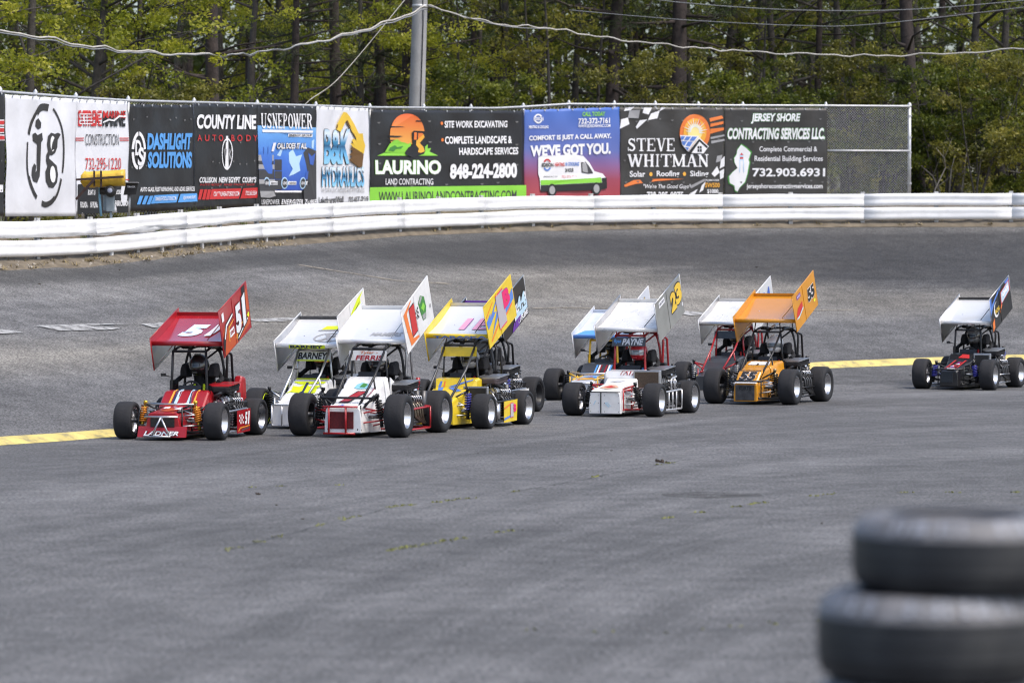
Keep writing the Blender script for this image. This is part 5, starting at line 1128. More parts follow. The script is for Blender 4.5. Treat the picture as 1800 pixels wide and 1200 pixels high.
    if S.get('nameboard'):
        z0_, z1_ = ct - .20, ct - .055; mb = MB(); mb.box((0, fy - .055, (z0_ + z1_) / 2), (.58, .008, z1_ - z0_), Matrix.Rotation(R(-12), 3, 'X')); mb.build('name_board', S['nameboard'], root)
        M['name'] = lambda u, v, l=1: Vector((-.285 + .57 * u, fy - .061 - .002 * l - (.5 - v) * .145 * .21, z0_ + (z1_ - z0_) * v))
    # driver
    dr = empty('person', (mid.x, mid.y, root.location.z), th)
    tag(dr, S['dlabel'], 'person', 'drivers in the race cars')
    bo = bpy.data.objects.new('body', DRV); COL.objects.link(bo); bo.parent = dr
    he = bpy.data.objects.new('helmet', HEL); COL.objects.link(he); he.parent = dr; he.material_slots[0].link = 'OBJECT'; he.material_slots[0].material = S['helmet']; he.scale = (1.12, 1.12, 1.12); he.location = (0, -.134, -.055)
    vi = bpy.data.objects.new('visor', VIS); COL.objects.link(vi); vi.parent = he; vi.material_slots[0].link = 'OBJECT'; vi.material_slots[0].material = S.get('visor', VISM)
    mb = MB()
    for s in (-1, 1): mb.tube([(s * .07, 1.13, .74), (s * .08, 1.10, .66), (s * .06, 1.09, .50)], .02, 6)
    mb.build('harness', S.get('belt', RED_), dr)
    S['root'] = root
    return root, M

LOWN = [(-.42, .23, .20, .20, .33), (-.36, .25, .22, .06, .385), (0, .25, .22, .06, .42), (.36, .28, .25, .06, .46)]
LOWC = [(.38, .345, .345, .30, .455), (.60, .35, .34, .30, .655), (.70, .35, .32, .30, .675)]
HIN = [(-.32, .28, .26, .06, .42), (-.18, .28, .25, .06, .47), (.2, .30, .27, .06, .62), (.55, .33, .29, .06, .80)]
HIC = [(.56, .34, .295, .30, .805), (.70, .345, .30, .30, .84)]
SPR_B = mat('spring_black', (0.02, 0.02, 0.02), 0.35, 0.5); SPR_O = mat('spring_orange', (0.65, 0.22, 0.02), 0.35, 0.2); SPR_U = mat('spring_blue', (0.06, 0.06, 0.35), 0.35, 0.3); SPR_S = mat('spring_silver', (0.55, 0.55, 0.55), 0.3, 0.8)
def grille(root, NS, m, x0=.2, x1=.8, z0=.2, z1=.8, frame=None):
    q = NS[0]; X0, X1 = -q[1] + 2 * q[1] * x0, -q[1] + 2 * q[1] * x1; Z0, Z1 = q[3] + (q[4] - q[3]) * z0, q[3] + (q[4] - q[3]) * z1
    mb = MB(); mb.box(((X0 + X1) / 2, q[0] - .006, (Z0 + Z1) / 2), (X1 - X0, .012, Z1 - Z0)); mb.build('grille', m, root, bevel=.01)
def bar(root, paths, r, m, name='front_bumper'):
    mb = MB()
    for p in paths: mb.tube(arc(p, .04), r, 8)
    return mb.build(name, m, root)

# 1. red car at the head of the line
HLM = lambda n, c: paint('helmet_' + n, c, dirt=False)
S = dict(px=302, py=772, W=.673, R=.265, tw=.27, body=REDP, cage=BLKM, ctype='up', nose=LOWN[1:], cowl=LOWC, spring=SPR_O, lidm=REDP, ctop=1.255, shockm=mat('gold_shock', (0.55, 0.36, 0.04), 0.3, 0.7), side='panel', sidebar=SAL, towerm=BLKM, rodm=SAL,
         wing=dict(hw=.54, tilt=20, z=1.355, y0=.66, plate=GRED, lead=REDP, lip=REDP, board=REDP, board_in=REDP, rin_up=REDP, edge=REDP, lt=.50, lb=.21), filterm=BLKF, helmet=HLM('black', (0.015, 0.015, 0.016)), belt=NEON,
         label='red winged race car with silver number 51, leading at the left', dlabel='person in black helmet and suit driving the red race car')
r, M = make_car(S); Wg = M['wing']
grille(r, [(-.362, .25, .22, .18, .385)], GRIL, .14, .86, .05, .74)
mb = MB(); mb.loft([sec(1.42, .06, .05, .46, .70), sec(1.50, .07, .06, .44, .86), sec(1.66, .07, .06, .44, .84)]); o = mb.build('engine_cover', REDP, r, bevel=.02); o.location.x = .46
mb = MB(); mb.prism([(-.42, .05), (-.36, .20), (-.34, .20), (-.38, .05)], 'X', -.36, .36); vl = mb.build('valance', REDP, r)
bar(r, [[(-.25, -.42, .335), (.25, -.42, .335)], [(0, -.43, .33), (-.13, -.45, .07)], [(0, -.43, .33), (.13, -.45, .07)], [(-.25, -.45, .06), (.15, -.45, .06)]], .014, SAL)
bar(r, [[(-.40, -.06, .50), (.40, -.06, .50)]], .015, SAL, 'torsion_tube')
txt(lambda x, y, l: Vector((x, -.425 - .002 * l + (y - .05) * .4 - .015, y)), r, 'LADNER', -.26, .135, .26, .075, W_, 0.03, .25, outline=K_)
for u0, u1, m_ in ((.18, .225, AMB_), (.25, .35, NVY_), (.31, .375, LBL_), (.60, .70, NVY_), (.60, .655, LBL_), (.74, .785, AMB_)): flat('stripe', M['cowl'], r, [(u0, .03), (u1, .03), (u1 + .02, .66), (u1 + .02, .97), (u0 + .02, .97), (u0 + .02, .66)], m_, 1 if m_ is not LBL_ else 2)
flats('flame_art', M['hood'], r, [[(.2, .3), (.5, .2), (.8, .35), (.7, .6), (.3, .65)]], FLM_); flats('flame_art', M['hood'], r, [[(.6, .5), (.9, .4), (.9, .7), (.65, .75)], [(.15, .55), (.35, .6), (.3, .8), (.12, .75)]], W_, 2)
Bd = M['board']; flats('board_art', Bd, Wg, [[(.05, .02), (.5, .02), (.97, .12), (.97, .30), (.6, .2), (.3, .35), (.15, .62), (.05, .5)], [(.90, .45), (.98, .40), (.98, .86), (.92, .88)]], FLM_, 1)
flats('board_art', Bd, Wg, [[(.02, .30), (.15, .62), (.42, .72), (.42, .62), (.2, .52), (.09, .22), (.03, .02)], [(.80, .98), (.93, .98), (.88, .72), (.80, .70)], [(.5, .02), (.9, .22), (.9, .32), (.5, .14)]], K_, 2)
flats('board_art', Bd, Wg, [[(.08, .36), (.17, .60), (.42, .69), (.42, .65), (.19, .55), (.10, .33)], [(.52, .07), (.9, .26), (.9, .285), (.52, .10)]], W_, 3); flats('board_art', Bd, Wg, [[(.22, .2), (.24, .5), (.44, .56), (.44, .54), (.26, .47), (.24, .2)], [(.45, .12), (.52, .28), (.92, .36), (.92, .34), (.54, .25), (.48, .1)]], AMB_, 3)
txt(Bd, Wg, '5', .48, .76, .69, .18, ink('silver', (0.75, 0.76, 0.78)), .06, .12, layer=4, outline=K_, ow=.03, name='race_number'); flat('race_number', Bd, Wg, [(.715, .16), (.86, .20), (.90, .88), (.74, .82)], K_, 4); flat('race_number', Bd, Wg, [(.735, .19), (.835, .22), (.88, .85), (.765, .79)], ink('silver', (0.75, 0.76, 0.78)), 5); flats('sponsor_panel', Bd, Wg, [rect(.26, .26, .42, .42)], W_, 4); txt(Bd, Wg, 'SIMS', .275, .38, .41, .30, REDP, .03, layer=5)
flats('sponsor_panel', Bd, Wg, [rect(.06, .72, .13, .90)], W_, 4); flats('sponsor_panel', Bd, Wg, [ell_pts(.93, .33, .03, .05, 12)], NEON, 4)
txt(M['plate'], Wg, '5', .24, .70, .58, .28, W_, .05, .2, name='race_number', outline=PBL_, ow=.03); flat('race_number', M['plate'], Wg, [(.62, .28), (.71, .28), (.80, .70), (.68, .70)], W_, 5)
Sd = M['side']; txt(Sd, r, '5', .54, .88, .74, .32, W_, .05, .15, name='race_number', outline=K_, layer=2); flat('race_number', Sd, r, [(.77, .30), (.86, .30), (.93, .90), (.82, .90)], W_, 3)
flats('chequer', Sd, r, [rect(.12 + .09 * i, .38 + .11 * j, .20 + .09 * i, .48 + .11 * j) for i in range(4) for j in range(4) if (i + j) % 2], W_, 1); flats('stripe', Sd, r, [[(.05, .08), (.2, .22), (.95, .25), (.95, .22), (.22, .18), (.1, .06)]], AMB_, 1); flats('stripe', Sd, r, [[(.3, .06), (.9, .12), (.9, .17), (.3, .12)]], SAL, 2)

# 2. white and neon car half hidden behind the white one
S = dict(px=523, py=752, W=.64, R=.30, tw=.28, body=WHTP, cage=SAL, ctype='down', nose=HIN, cowl=HIC, spring=SPR_B, side='bars', sidebar=SAL, ring=NEON, irim=BLKM, nameboard=WHTP,
         wing=dict(hw=.53, tilt=20, z=1.24, y0=.50, plate=GWHT, board=WHTP, lip=DKM, lead=WHTP, edge=WHTP, brace=BLKM), ctop=1.19, helmet=HLM('dark', (0.02, 0.018, 0.016)), visor=mat('amber_visor', (0.45, 0.12, 0.02), 0.1, 0.3, 0.6),
         label='white race car with neon yellow splashes, second car, half hidden', dlabel='person with amber visor driving the white and neon car')
S['nose'] = [(-.36, .27, .25, .06, .36), (-.2, .27, .25, .06, .42), (.2, .30, .26, .06, .54), (.55, .33, .29, .06, .68)]; S['cowl'] = [(.56, .34, .295, .30, .685), (.70, .345, .30, .30, .72)]
r, M = make_car(S); Wg = M['wing']
txt(M['lead'], Wg, 'BARNEY', .22, .95, .72, .05, NVY_, .05, layer=3); flat('panel', M['lead'], Wg, rect(.20, -.1, .75, 1.1), NEON, 1)
txt(M['plate'], Wg, 'X', .52, .50, .82, .18, GRY_, .06, .2); flats('emblem', M['plate'], Wg, ring_arc(.67, .34, .22, .2, .03, 0, 360), GRY_); flats('stripe', M['plate'], Wg, [[(.45, .66), (.95, .68), (.95, .80), (.5, .78)]], NEON); flats('stripe', M['plate'], Wg, [[(.42, .60), (.95, .62), (.95, .66), (.42, .64)]], GRY_)
Bd = M['board']; flats('board_art', Bd, Wg, [[(.40, .36), (.84, .48), (.84, .88), (.97, .97), (.75, .93), (.45, .74), (.52, .68), (.40, .56)], [(.2, .2), (.5, .3), (.5, .4), (.2, .28)]], NEON); txt(Bd, Wg, 'DENT', .12, .62, .44, .38, NVY_, .05, layer=2); flats('board_art', Bd, Wg, [[(.84, .3), (.92, .3), (.92, .75), (.84, .7)], [(.4, .62), (.8, .80), (.8, .82), (.4, .65)]], K_, 2); flats('board_art', Bd, Wg, [[(.94, .3), (1, .3), (1, .6), (.94, .55)]], RED_, 2)
flats('splash', M['hood'], r, [[(.02, .50), (.15, .58), (.4, .54), (.7, .46), (.98, .55), (.9, .74), (.98, .86), (.6, .80), (.45, .92), (.3, .78), (.08, .82), (.12, .66)], [(.05, .95), (.3, .88), (.7, .9), (.98, .92), (.98, .99), (.05, .99)], [(.8, .1), (.98, .1), (.98, .42), (.82, .36)]], NEON); flats('splash', M['hood'], r, [[(.42, .95), (.5, .95), (.62, .5), (.55, .48)], [(.45, .55), (.8, .35), (.85, .4), (.5, .62)]], NVY_, 2); flat('stripe', M['cowl'], r, rect(.02, .55, .98, .98), NEON)
txt(M['name'], r, 'BARNEY', .08, .9, .92, .2, K_, .03, .2); flats('stripe', M['name'], r, [rect(.02, .0, .98, .14)], NEON)
bar(r, [[(-.26, -.40, .36), (-.26, -.40, .05), (.26, -.40, .05), (.26, -.40, .36), (-.26, -.40, .36)], [(-.1, -.40, .36), (-.1, -.40, .05)]], .013, SAL)

# 3. white car with the orange hook on its wing board
S = dict(px=617, py=767, seen=21.5, W=.735, R=.31, tw=.29, body=WHTP, cage=BLKM, ctype='down', nose=HIN, cowl=HIC, spring=SPR_B, side='bars', sidebar=CAGR, rodm=CAGR, towerm=BLKM, irim=BLKM, nameboard=paint('silver_board', (0.62, 0.62, 0.62)), hoop=SAL, rshock=CAGR,
         wing=dict(hw=.535, tilt=25, z=1.36, y0=.86, chord=1.05, plate=GWHT, board=WHTP, board_in=WHTP, edge=WHTP, brace=SAL, lt=.50, lb=.19, rin_up=WHTP, lining=WHTP, cut=.0), ctop=1.27, exm=EXH, helmet=HLM('black', (0.015, 0.015, 0.016)),
         label='white race car with red grille frame and orange hook on wing board', dlabel='person in dark helmet behind the silver name board of the white car')
r, M = make_car(S); Wg = M['wing']
grille(r, S['nose'], mat('red_mesh', (0.10, 0.008, 0.010), 0.8, var=.3, vscale=30), .15, .80, .18, .86)
bar(r, [[(-.29, -.36, .44), (.24, -.36, .44)], [(-.20, -.36, .44), (-.20, -.36, .06)], [(.06, -.36, .44), (.06, -.36, .06)], [(-.28, -.36, .06), (.20, -.36, .06)]], .016, CAGR)
bar(r, [[(-.44, -.10, .62), (-.40, -.14, .56), (.40, -.14, .56), (.44, -.10, .62)], [(-.40, -.10, .60), (-.27, -.20, .42)], [(.40, -.10, .60), (.27, -.20, .42)]], .018, BLKM, 'shock_crossbar')
txt(M['hood'], r, '1', .22, .62, .85, .22, CAGR, .06, .35, name='race_number', outline=K_); flats('mural', M['hood'], r, [[(.35, .74), (.5, .70), (.75, .72), (.85, .78), (.7, .86), (.5, .90), (.38, .84)]], TEA_, 1); flats('mural', M['hood'], r, [[(.5, .76), (.66, .75), (.7, .84), (.55, .88)]], DGN_, 2); txt(M['hood'], r, 'LPK', .3, .14, .5, .06, RYL_, .02)
flats('stripe', M['hood'], r, [[(.93, .35 + .05 * k), (1.0, .40 + .05 * k), (1.0, .42 + .05 * k), (.93, .37 + .05 * k)] for k in range(8)], DRD_)
Bd = M['board']; flats('hook', Bd, Wg, [[(.05, .86), (.09, .45), (.15, .07), (.25, .17), (.19, .47), (.16, .80)], [(.05, .86), (.16, .80), (.36, .96), (.33, .97)], [(.15, .07), (.47, .04), (.44, .09), (.25, .17)]], ORG_); txt(Bd, Wg, '1', .24, .84, .42, .22, RED_, .06, name='race_number', outline=K_, ow=.04, layer=2); flats('chequer', Bd, Wg, [rect(.42 + .028 * i, .42 + .05 * j, .448 + .028 * i, .47 + .05 * j) for i in range(4) for j in range(5) if (i + j) % 2], K_, 2)
flats('mural', Bd, Wg, [[(.56, .72), (.66, .82), (.78, .70), (.80, .45), (.74, .22), (.64, .25), (.60, .45)]], DGN_, 1); flats('mural', Bd, Wg, [[(.63, .55), (.72, .62), (.76, .5), (.70, .42)]], GRN_, 2); flats('mural', Bd, Wg, [[(.57, .70), (.66, .80), (.72, .74), (.62, .66)], [(.63, .38), (.75, .36), (.73, .24), (.65, .26)]], GRY_, 2); flats('sponsor_panel', Bd, Wg, [ell_pts(.93, .36, .025, .05, 12)], GRY_, 2)
txt(M['plate'], Wg, 'HAMERS', .40, .30, .85, .16, GRY_, .02, .2); txt(M['name'], r, 'FERRIS', .18, .55, .92, .06, DRD_, .03, .15); txt(M['name'], r, 'Tyler -', .3, .96, .78, .62, ink('rust', (0.5, .12, .03)), .02, .2)
mb = MB(); mb.tube([(.62, 1.30, .28), (.62, 1.32, .62)], .055, 12); mb.build('muffler', DKM, r)

# 4. black and white car behind the yellow one
S = dict(px=809, py=729, W=.68, R=.29, tw=.27, body=BLKP, cage=BLKM, ctype='down', nose=HIN, cowl=HIC, spring=SPR_B, side='panel', panelm=WHTP, rim=BLKM, hoop=BLKM,
         wing=dict(hw=.53, tilt=22, z=1.38, y0=.64, plate=GWHT, board=BLKP, edge=SAL, lip=PUR_, board_in=BLKP, rin_up=BLKP), helmet=HLM('grey', (0.2, 0.2, 0.2)),
         label='black and white race car with pale blue 44, hidden behind the yellow car', dlabel='person in grey helmet driving the black and white car')
r, M = make_car(S); Wg = M['wing']; Bd = M['board']
flats('board_art', Bd, Wg, [[(.45, .14), (.98, .22), (.98, .62), (.45, .54)]], W_); flats('board_art', Bd, Wg, [[(.5, .14), (.98, .2), (.98, .40), (.5, .34)]], LBL_, 2); txt(Bd, Wg, '44', .58, .66, .94, .34, LBL_, .05, layer=3, name='race_number', outline=K_, ow=.08); flats('board_art', Bd, Wg, [[(.3, .02), (.6, .02), (.7, .22), (.4, .2)]], PUR_, 3); txt(Bd, Wg, 'ORBE', .55, .18, .98, .05, W_, .03, layer=3)
txt(M['side'], r, '44', .5, .9, .95, .3, K_, .04, name='race_number')

# 5. yellow car
S = dict(px=778, py=752, seen=22, W=.665, R=.262, tw=.27, body=YELP, cage=DKM, ctype='down', nose=[(-.32, .30, .28, .06, .42), (-.1, .31, .28, .06, .48), (.25, .33, .30, .06, .56), (.45, .34, .31, .06, .60)], cowl=[(.46, .345, .31, .30, .60), (.52, .36, .35, .30, .72), (.70, .36, .34, .30, .74)], spring=SPR_U, side='panel', sidebar=BLKM, nameboard=YELP, hoop=DKM, filterm=mat('worn_filter', (.06, .045, .05), .6, var=.3),
         wing=dict(hw=.51, tilt=23.5, z=1.385, y0=.62, plate=GWHT, lead=YELP, board=YELP, edge=YELP, lip=SAL, brace=BLKM, rin_up=YELP, lt=.49, lb=.20), ctop=1.26, helmet=HLM('silver', (0.45, 0.45, 0.45)),
         label='bright yellow race car with magenta 1B on wing board and side panel', dlabel='person in silver helmet driving the bright yellow car')
r, M = make_car(S); Wg = M['wing']; Bd = M['board']
flats('board_art', Bd, Wg, [[(.02, .62), (.18, .72), (.16, .62), (.46, .90), (.46, .86), (.28, .66), (.36, .62), (.05, .42)], [(.10, .16), (.40, .46), (.40, .62), (.16, .24)], [(.55, .40), (.98, .70), (.98, .45), (.6, .30)]], RYL_); flats('board_art', Bd, Wg, [[(.08, .08), (.45, .30), (.45, .36), (.1, .14)], [(.6, .24), (.9, .36), (.9, .42), (.6, .30)], [(.03, .70), (.3, .88), (.3, .91), (.03, .74)]], ORG_)
txt(Bd, Wg, '1', .40, .92, .66, .16, ink('grey_check', (.45, .42, .45)), .07, layer=3, name='race_number', outline=MAG_, ow=.04); txt(Bd, Wg, 'B', .62, .86, .86, .46, MAG_, .07, layer=4, name='race_number', outline=PUR_, ow=.04)
txt(M['plate'], Wg, '1B', .42, .62, .95, .22, ink('pink', (.75, .35, .5)), .03, name='race_number', outline=PUR_, ow=.01); txt(M['lead'], Wg, 'TARASKA', .12, .95, .97, .05, RYL_, .04, layer=2)
flats('body_art', M['cowl'], r, [[(.06, .0), (.16, .30), (.2, .30), (.14, .0)], [(.35, .0), (.95, .3), (.95, .2), (.5, .0)]], RYL_); flats('body_art', M['cowl'], r, [[(.2, .0), (.24, .3), (.27, .3), (.25, .0)]], ORG_)
flats('body_art', M['hood'], r, [[(.1, .95), (.3, .5), (.4, .5), (.25, .95)], [(.4, .9), (.8, .6), (.9, .7), (.5, .98)]], RYL_)
Sd = M['side']; txt(Sd, r, '1', .45, .85, .68, .2, ink('grey_check', (.45, .42, .45)), .07, layer=3, name='race_number', outline=MAG_, ow=.04); txt(Sd, r, 'B', .64, .80, .90, .42, MAG_, .07, layer=4, name='race_number'); flats('stripe', Sd, r, [[(.0, .08), (.5, .2), (.5, .3), (.0, .2)]], RYL_, 1); flats('stripe', Sd, r, [[(.0, .6), (.5, .8), (.4, .85), (.0, .7)]], ORG_, 1)
mb = MB(); mb.box((.40, .36, .50), (.40, .05, .24)); mb.build('radiator', SAL, r, bevel=.01); mb = MB(); mb.box((.40, .33, .50), (.34, .012, .19)); mb.build('radiator_core', GRIL, r)
mb = MB(); mb.tube([(.64, .62, .10), (.64, .62, .36)], .05, 12); mb.build('oil_tank', ALU, r)

# 6. blue and silver car with yellow cage behind the silver-winged one
S = dict(px=1036, py=706, W=.655, R=.295, tw=.28, body=paint('silver', (.55, .57, .6)), cage=CAGY, ctype='up', nose=LOWN, cowl=LOWC, cowlm=DGP, spring=SPR_B, side='bars', sidebar=SAL, rim=BLKM, irim=BLKM, towerm=CAGY,
         wing=dict(hw=.54, tilt=22, z=1.15, y0=.64, plate=paint('pale_wing', (.62, .66, .74)), lead=BLUP, board=paint('pale_wing', (.62, .66, .74)), edge=WHTP, brace=BLKM, rin_up=paint('pale_wing', (.62, .66, .74))), ctop=1.10, helmet=HLM('black', (0.015, 0.015, 0.016)), belt=ORG_,
         label='silver and blue race car with yellow cage, behind the silver winged car', dlabel='person in black helmet inside the yellow roll cage')
r, M = make_car(S); Wg = M['wing']
flats('stripe', M['plate'], Wg, [[(.38, 0), (.44, 0), (.62, 1), (.55, 1)]], W_); flats('stripe', M['plate'], Wg, [[(.47, 0), (.50, 0), (.68, 1), (.65, 1)]], RED_); flats('stripe', M['plate'], Wg, [[(.0, 0), (.35, 0), (.45, .3), (.1, .25)]], BLU_)
txt(M['board'], Wg, '26', .45, .85, .85, .25, YLW_, .05, name='race_number', outline=K_); flats('stripe', M['board'], Wg, [[(.2, .5), (.4, .9), (.45, .9), (.26, .5)]], RYL_)
for u, m_ in ((.38, BLU_), (.46, W_), (.50, DRD_), (.66, DRD_), (.74, W_), (.79, BLU_)): flat('stripe', M['cowl'], r, [(u, .1), (u + .05, .1), (u + .06, .6), (u + .01, .6)], m_)
flats('hood_art', M['hood'], r, [[(.1, .3), (.5, .2), (.9, .35), (.7, .5), (.3, .48)]], AMB_); flats('hood_art', M['hood'], r, [[(.2, .6), (.8, .55), (.9, .8), (.4, .85)]], BLU_); flats('hood_art', M['hood'], r, [[(.3, .68), (.6, .64), (.5, .76)], [(.15, .1), (.4, .1), (.3, .2)]], RED_, 2)
bar(r, [[(-.4, -.05, .5), (.4, -.05, .5)], [(-.25, -.42, .34), (.25, -.42, .34)]], .014, SAL)

# 7. silver-winged white car with red cage
S = dict(px=1080, py=731, W=.69, R=.27, tw=.28, body=WHTP, cage=CAGR, ctype='up', nose=[(-.44, .27, .25, .055, .40), (-.40, .27, .255, .055, .43), (.0, .22, .19, .06, .52), (.36, .29, .27, .06, .60)], cowl=[(.37, .345, .30, .30, .605), (.42, .345, .335, .30, .70), (.70, .345, .32, .30, .73)], spring=SPR_B, side='bars', manybars=True, sidebar=mat('silver_tube', (.62, .62, .63), .32, .6), nameboard=DGP, rodm=SAL, towerm=CAGR,
         wing=dict(hw=.54, tilt=22, z=1.395, y0=.60, plate=WALU, board=mat('dull_aluminium', (.42, .42, .40), .42, .6, var=.1, vscale=5), edge=SAL, brace=BLKM, lt=.46, lb=.22, chord=1.13), ctop=1.31, helmet=HLM('red', (.45, .02, .03)), visor=mat('pale_visor', (.35, .38, .42), .08, .3, .6), belt=BLU_,
         label='white race car with plain silver wing, red cage and orange 23', dlabel='person in red, white and blue helmet driving the silver winged car')
r, M = make_car(S); Wg = M['wing']
txt(M['board'], Wg, '2', .55, .80, .76, .32, YLW_, .06, name='race_number', outline=K_, ow=.06); txt(M['board'], Wg, '3', .74, .88, .98, .36, YLW_, .06, name='race_number', outline=K_, ow=.06); flat('sponsor_panel', M['board'], Wg, rect(.14, .78, .36, .92), W_); txt(M['board'], Wg, 'AEROTECH', .16, .88, .34, .82, NVY_, .03); txt(M['board'], Wg, 'e', .93, .30, .985, .21, W_, .02)
txt(M['name'], r, 'PAYNE', .30, .88, .95, .15, ink('silver_letter', (.6, .62, .65)), .04, .25); txt(M['name'], r, 'Ryan', .05, .8, .27, .25, BLU_, .02, .25)
txt(M['cowl'], r, 'PAYNE', .42, .30, 1.02, .06, DRD_, .04, .25); flats('hood_art', M['hood'], r, [[(.15, .2), (.5, .12), (.9, .25), (.7, .42), (.35, .45)]], ink('peach', (.7, .45, .3))); flats('hood_art', M['hood'], r, [[(.3, .24), (.6, .2), (.75, .3), (.5, .36)]], RED_, 2); flats('hood_art', M['hood'], r, [[(.2, .7), (.6, .65), (.8, .8), (.4, .85)]], ink('pale_grey', (.6, .62, .66)))
flats('face_panel', M['face'], r, [rect(.36, .02, .40, .98), [(.0, .98), (1, .98), (1, 1.03), (0, 1.03)]], DGY_, 2); flats('face_panel', M['face'], r, [[(.14, .42), (.2, .6), (.24, .6), (.17, .42)], [(.5, .5), (.62, .3), (.66, .32), (.54, .54)], [(.56, .54), (.68, .34), (.70, .36), (.58, .56)]], LBL_, 2); flats('rivet', M['face'], r, [ell_pts(u, v, .012, .018, 8) for u in (.06, .94, .3, .5) for v in (.1, .5, .85)], K_, 3)
mb = MB(); mb.box((.42, .40, .58), (.46, .07, .30)); mb.build('radiator', SAL, r, bevel=.01); mb = MB(); mb.box((.42, .36, .575), (.40, .012, .25)); mb.build('radiator_core', RADC, r)

# 8. dark grey car with red cage behind the orange one
S = dict(px=1259, py=690, W=.66, R=.29, tw=.28, body=DGP, cage=CAGR, ctype='down', nose=[(-.36, .29, .27, .06, .32), (-.2, .30, .28, .06, .38), (.2, .33, .31, .06, .56), (.42, .34, .32, .06, .64)], cowl=[(.43, .345, .32, .30, .645), (.70, .345, .32, .30, .68)], spring=SPR_S, side='bars', sidebar=SAL, nameboard=BLKP, towerm=CAGR,
         wing=dict(hw=.54, tilt=22, z=1.30, y0=.56, plate=WALU, board=paint('pale_board', (.62, .64, .66)), edge=WHTP, lip=SAL, lead=SAL), helmet=HLM('black', (0.015, 0.015, 0.016)),
         label='dark grey race car with red cage and silver wing, behind the orange car', dlabel='person in dark helmet inside the red cage of the dark grey car')
r, M = make_car(S); Wg = M['wing']; txt(M['board'], Wg, '24', .5, .8, .9, .3, DBL_, .05, name='race_number'); txt(M['plate'], Wg, '24', .5, .8, .9, .4, PBL_, .03, name='race_number')

# 9. orange car
S = dict(px=1323, py=710, W=.69, R=.31, tw=.29, body=ORGP, cage=BLKM, ctype='down', sidem=BLKP, nose=[(-.36, .215, .20, .06, .37), (-.32, .22, .205, .06, .39), (-.14, .23, .215, .06, .57), (.2, .27, .245, .06, .64)], cowl=[(.21, .30, .26, .30, .645), (.45, .33, .29, .30, .72), (.70, .345, .31, .30, .74)], spring=SPR_B, side='open', sidebar=BLKM, shockm=mat('bronze_shock', (.30, .24, .14), .4, .6), irim=BLKM,
         wing=dict(hw=.57, tilt=23.5, z=1.45, y0=.64, plate=GORG, lead=ORGP, lip=ORGP, lining=None, board=ORGP, board_in=ORGP, rin_up=ORGP, edge=ORGP, lt=.46, lb=.20, chord=1.02), ctop=1.27, helmet=HLM('white', (.8, .8, .8)), visor=mat('grey_visor', (.12, .14, .15), .1, .2, .6),
         label='orange race car with black number 55 on nose and wing board', dlabel='person in white helmet driving the orange car')
r, M = make_car(S); Wg = M['wing']
txt(M['board'], Wg, '55', .62, .72, .92, .36, K_, .06, name='race_number', outline=W_, ow=.04); flat('sponsor_panel', M['board'], Wg, rect(.17, .78, .34, .90), PUR_); txt(M['board'], Wg, 'AFCO', .19, .87, .32, .81, W_, .03); flats('sponsor_panel', M['board'], Wg, [[(.05, .34), (.16, .56), (.38, .62), (.36, .44), (.2, .36)]], RED_); flats('sponsor_panel', M['board'], Wg, [[(.04, .32), (.2, .34), (.38, .46), (.38, .40), (.16, .28)]], LBL_, 2); flats('sponsor_panel', M['board'], Wg, [ell_pts(.88, .24, .04, .04, 12)], NEON)
flat('number_panel', M['hood'], r, rect(.02, .08, .98, .40), ORGP, .5); txt(M['hood'], r, '55', .10, .37, .90, .11, K_, .05, .1, name='race_number', outline=W_, ow=.025); flats('stripe', M['hood'], r, [rect(-.02, .42, 1.02, .50)], K_, 2); flats('stripe', M['cowl'], r, [[(.1, .15), (.9, .15), (.8, .5), (.15, .5)]], W_); flats('stripe', M['cowl'], r, [[(.42, .15), (.5, .15), (.5, .6), (.42, .6)]], K_, 2)  # white cowl patch is a reflection, painted in as a flat shape
grille(r, S['nose'], DKM, .08, .90, .06, .92); txt(M['face'], r, 'KURTIS', .25, .85, .78, .62, K_, .03, layer=7); bar(r, [[(-.30, -.38, .41), (.30, -.38, .41)]], .016, BLKM)
flat('hood_lip', M['hood'], r, rect(-.05, -.02, 1.05, .06), W_)

# 10. black car bringing up the rear on the right
S = dict(px=1680, py=684.5, seen=19, W=.674, R=.295, tw=.28, body=BLKP, cage=BLKM, ctype='up', nose=[(-.40, .18, .16, .08, .36), (-.30, .20, .18, .06, .42), (.0, .23, .20, .06, .48), (.30, .29, .26, .06, .56)], cowl=[(.31, .30, .27, .30, .565), (.50, .34, .30, .30, .66), (.70, .345, .31, .30, .69)], spring=SPR_U, side='open', sidebar=SAL, rodm=BLKM,
         wing=dict(hw=.52, tilt=21.5, z=1.29, y0=.64, chord=1.12, plate=GWHT, board=BLKP, board_in=BLKP, rin_up=WALU, edge=SAL, lip=BLKP, lt=.48, lb=.21, brace=BLKM, rboard_in=BLKP, lining=BLKP), ctop=1.16, helmet=HLM('silver_black', (.16, .16, .16)),
         label='black race car with white wing and pale 99, last on the right', dlabel='person in dark silver helmet driving the rearmost black car')
r, M = make_car(S); Wg = M['wing']; Bd = M['board']
flats('board_art', Bd, Wg, [[(.02, .55), (.25, .80), (.6, .98), (.45, .98), (.1, .78)], [(.0, .98), (.1, .98), (.05, .6), (.0, .5)], [(.75, .98), (.95, .98), (.98, .8), (.85, .8)]], RYL_); flats('board_art', Bd, Wg, [[(.02, .02), (.12, .10), (.14, .35), (.04, .28)], [(.4, .3), (.55, .45), (.5, .5)]], ORG_, 2); flats('sponsor_panel', Bd, Wg, [ell_pts(.27, .52, .12, .22, 20)], W_, 2); flats('sponsor_panel', Bd, Wg, [ell_pts(.29, .54, .10, .19, 20)], K_, 3); txt(Bd, Wg, 'RACING', .2, .55, .40, .42, YLW_, .04, layer=4)
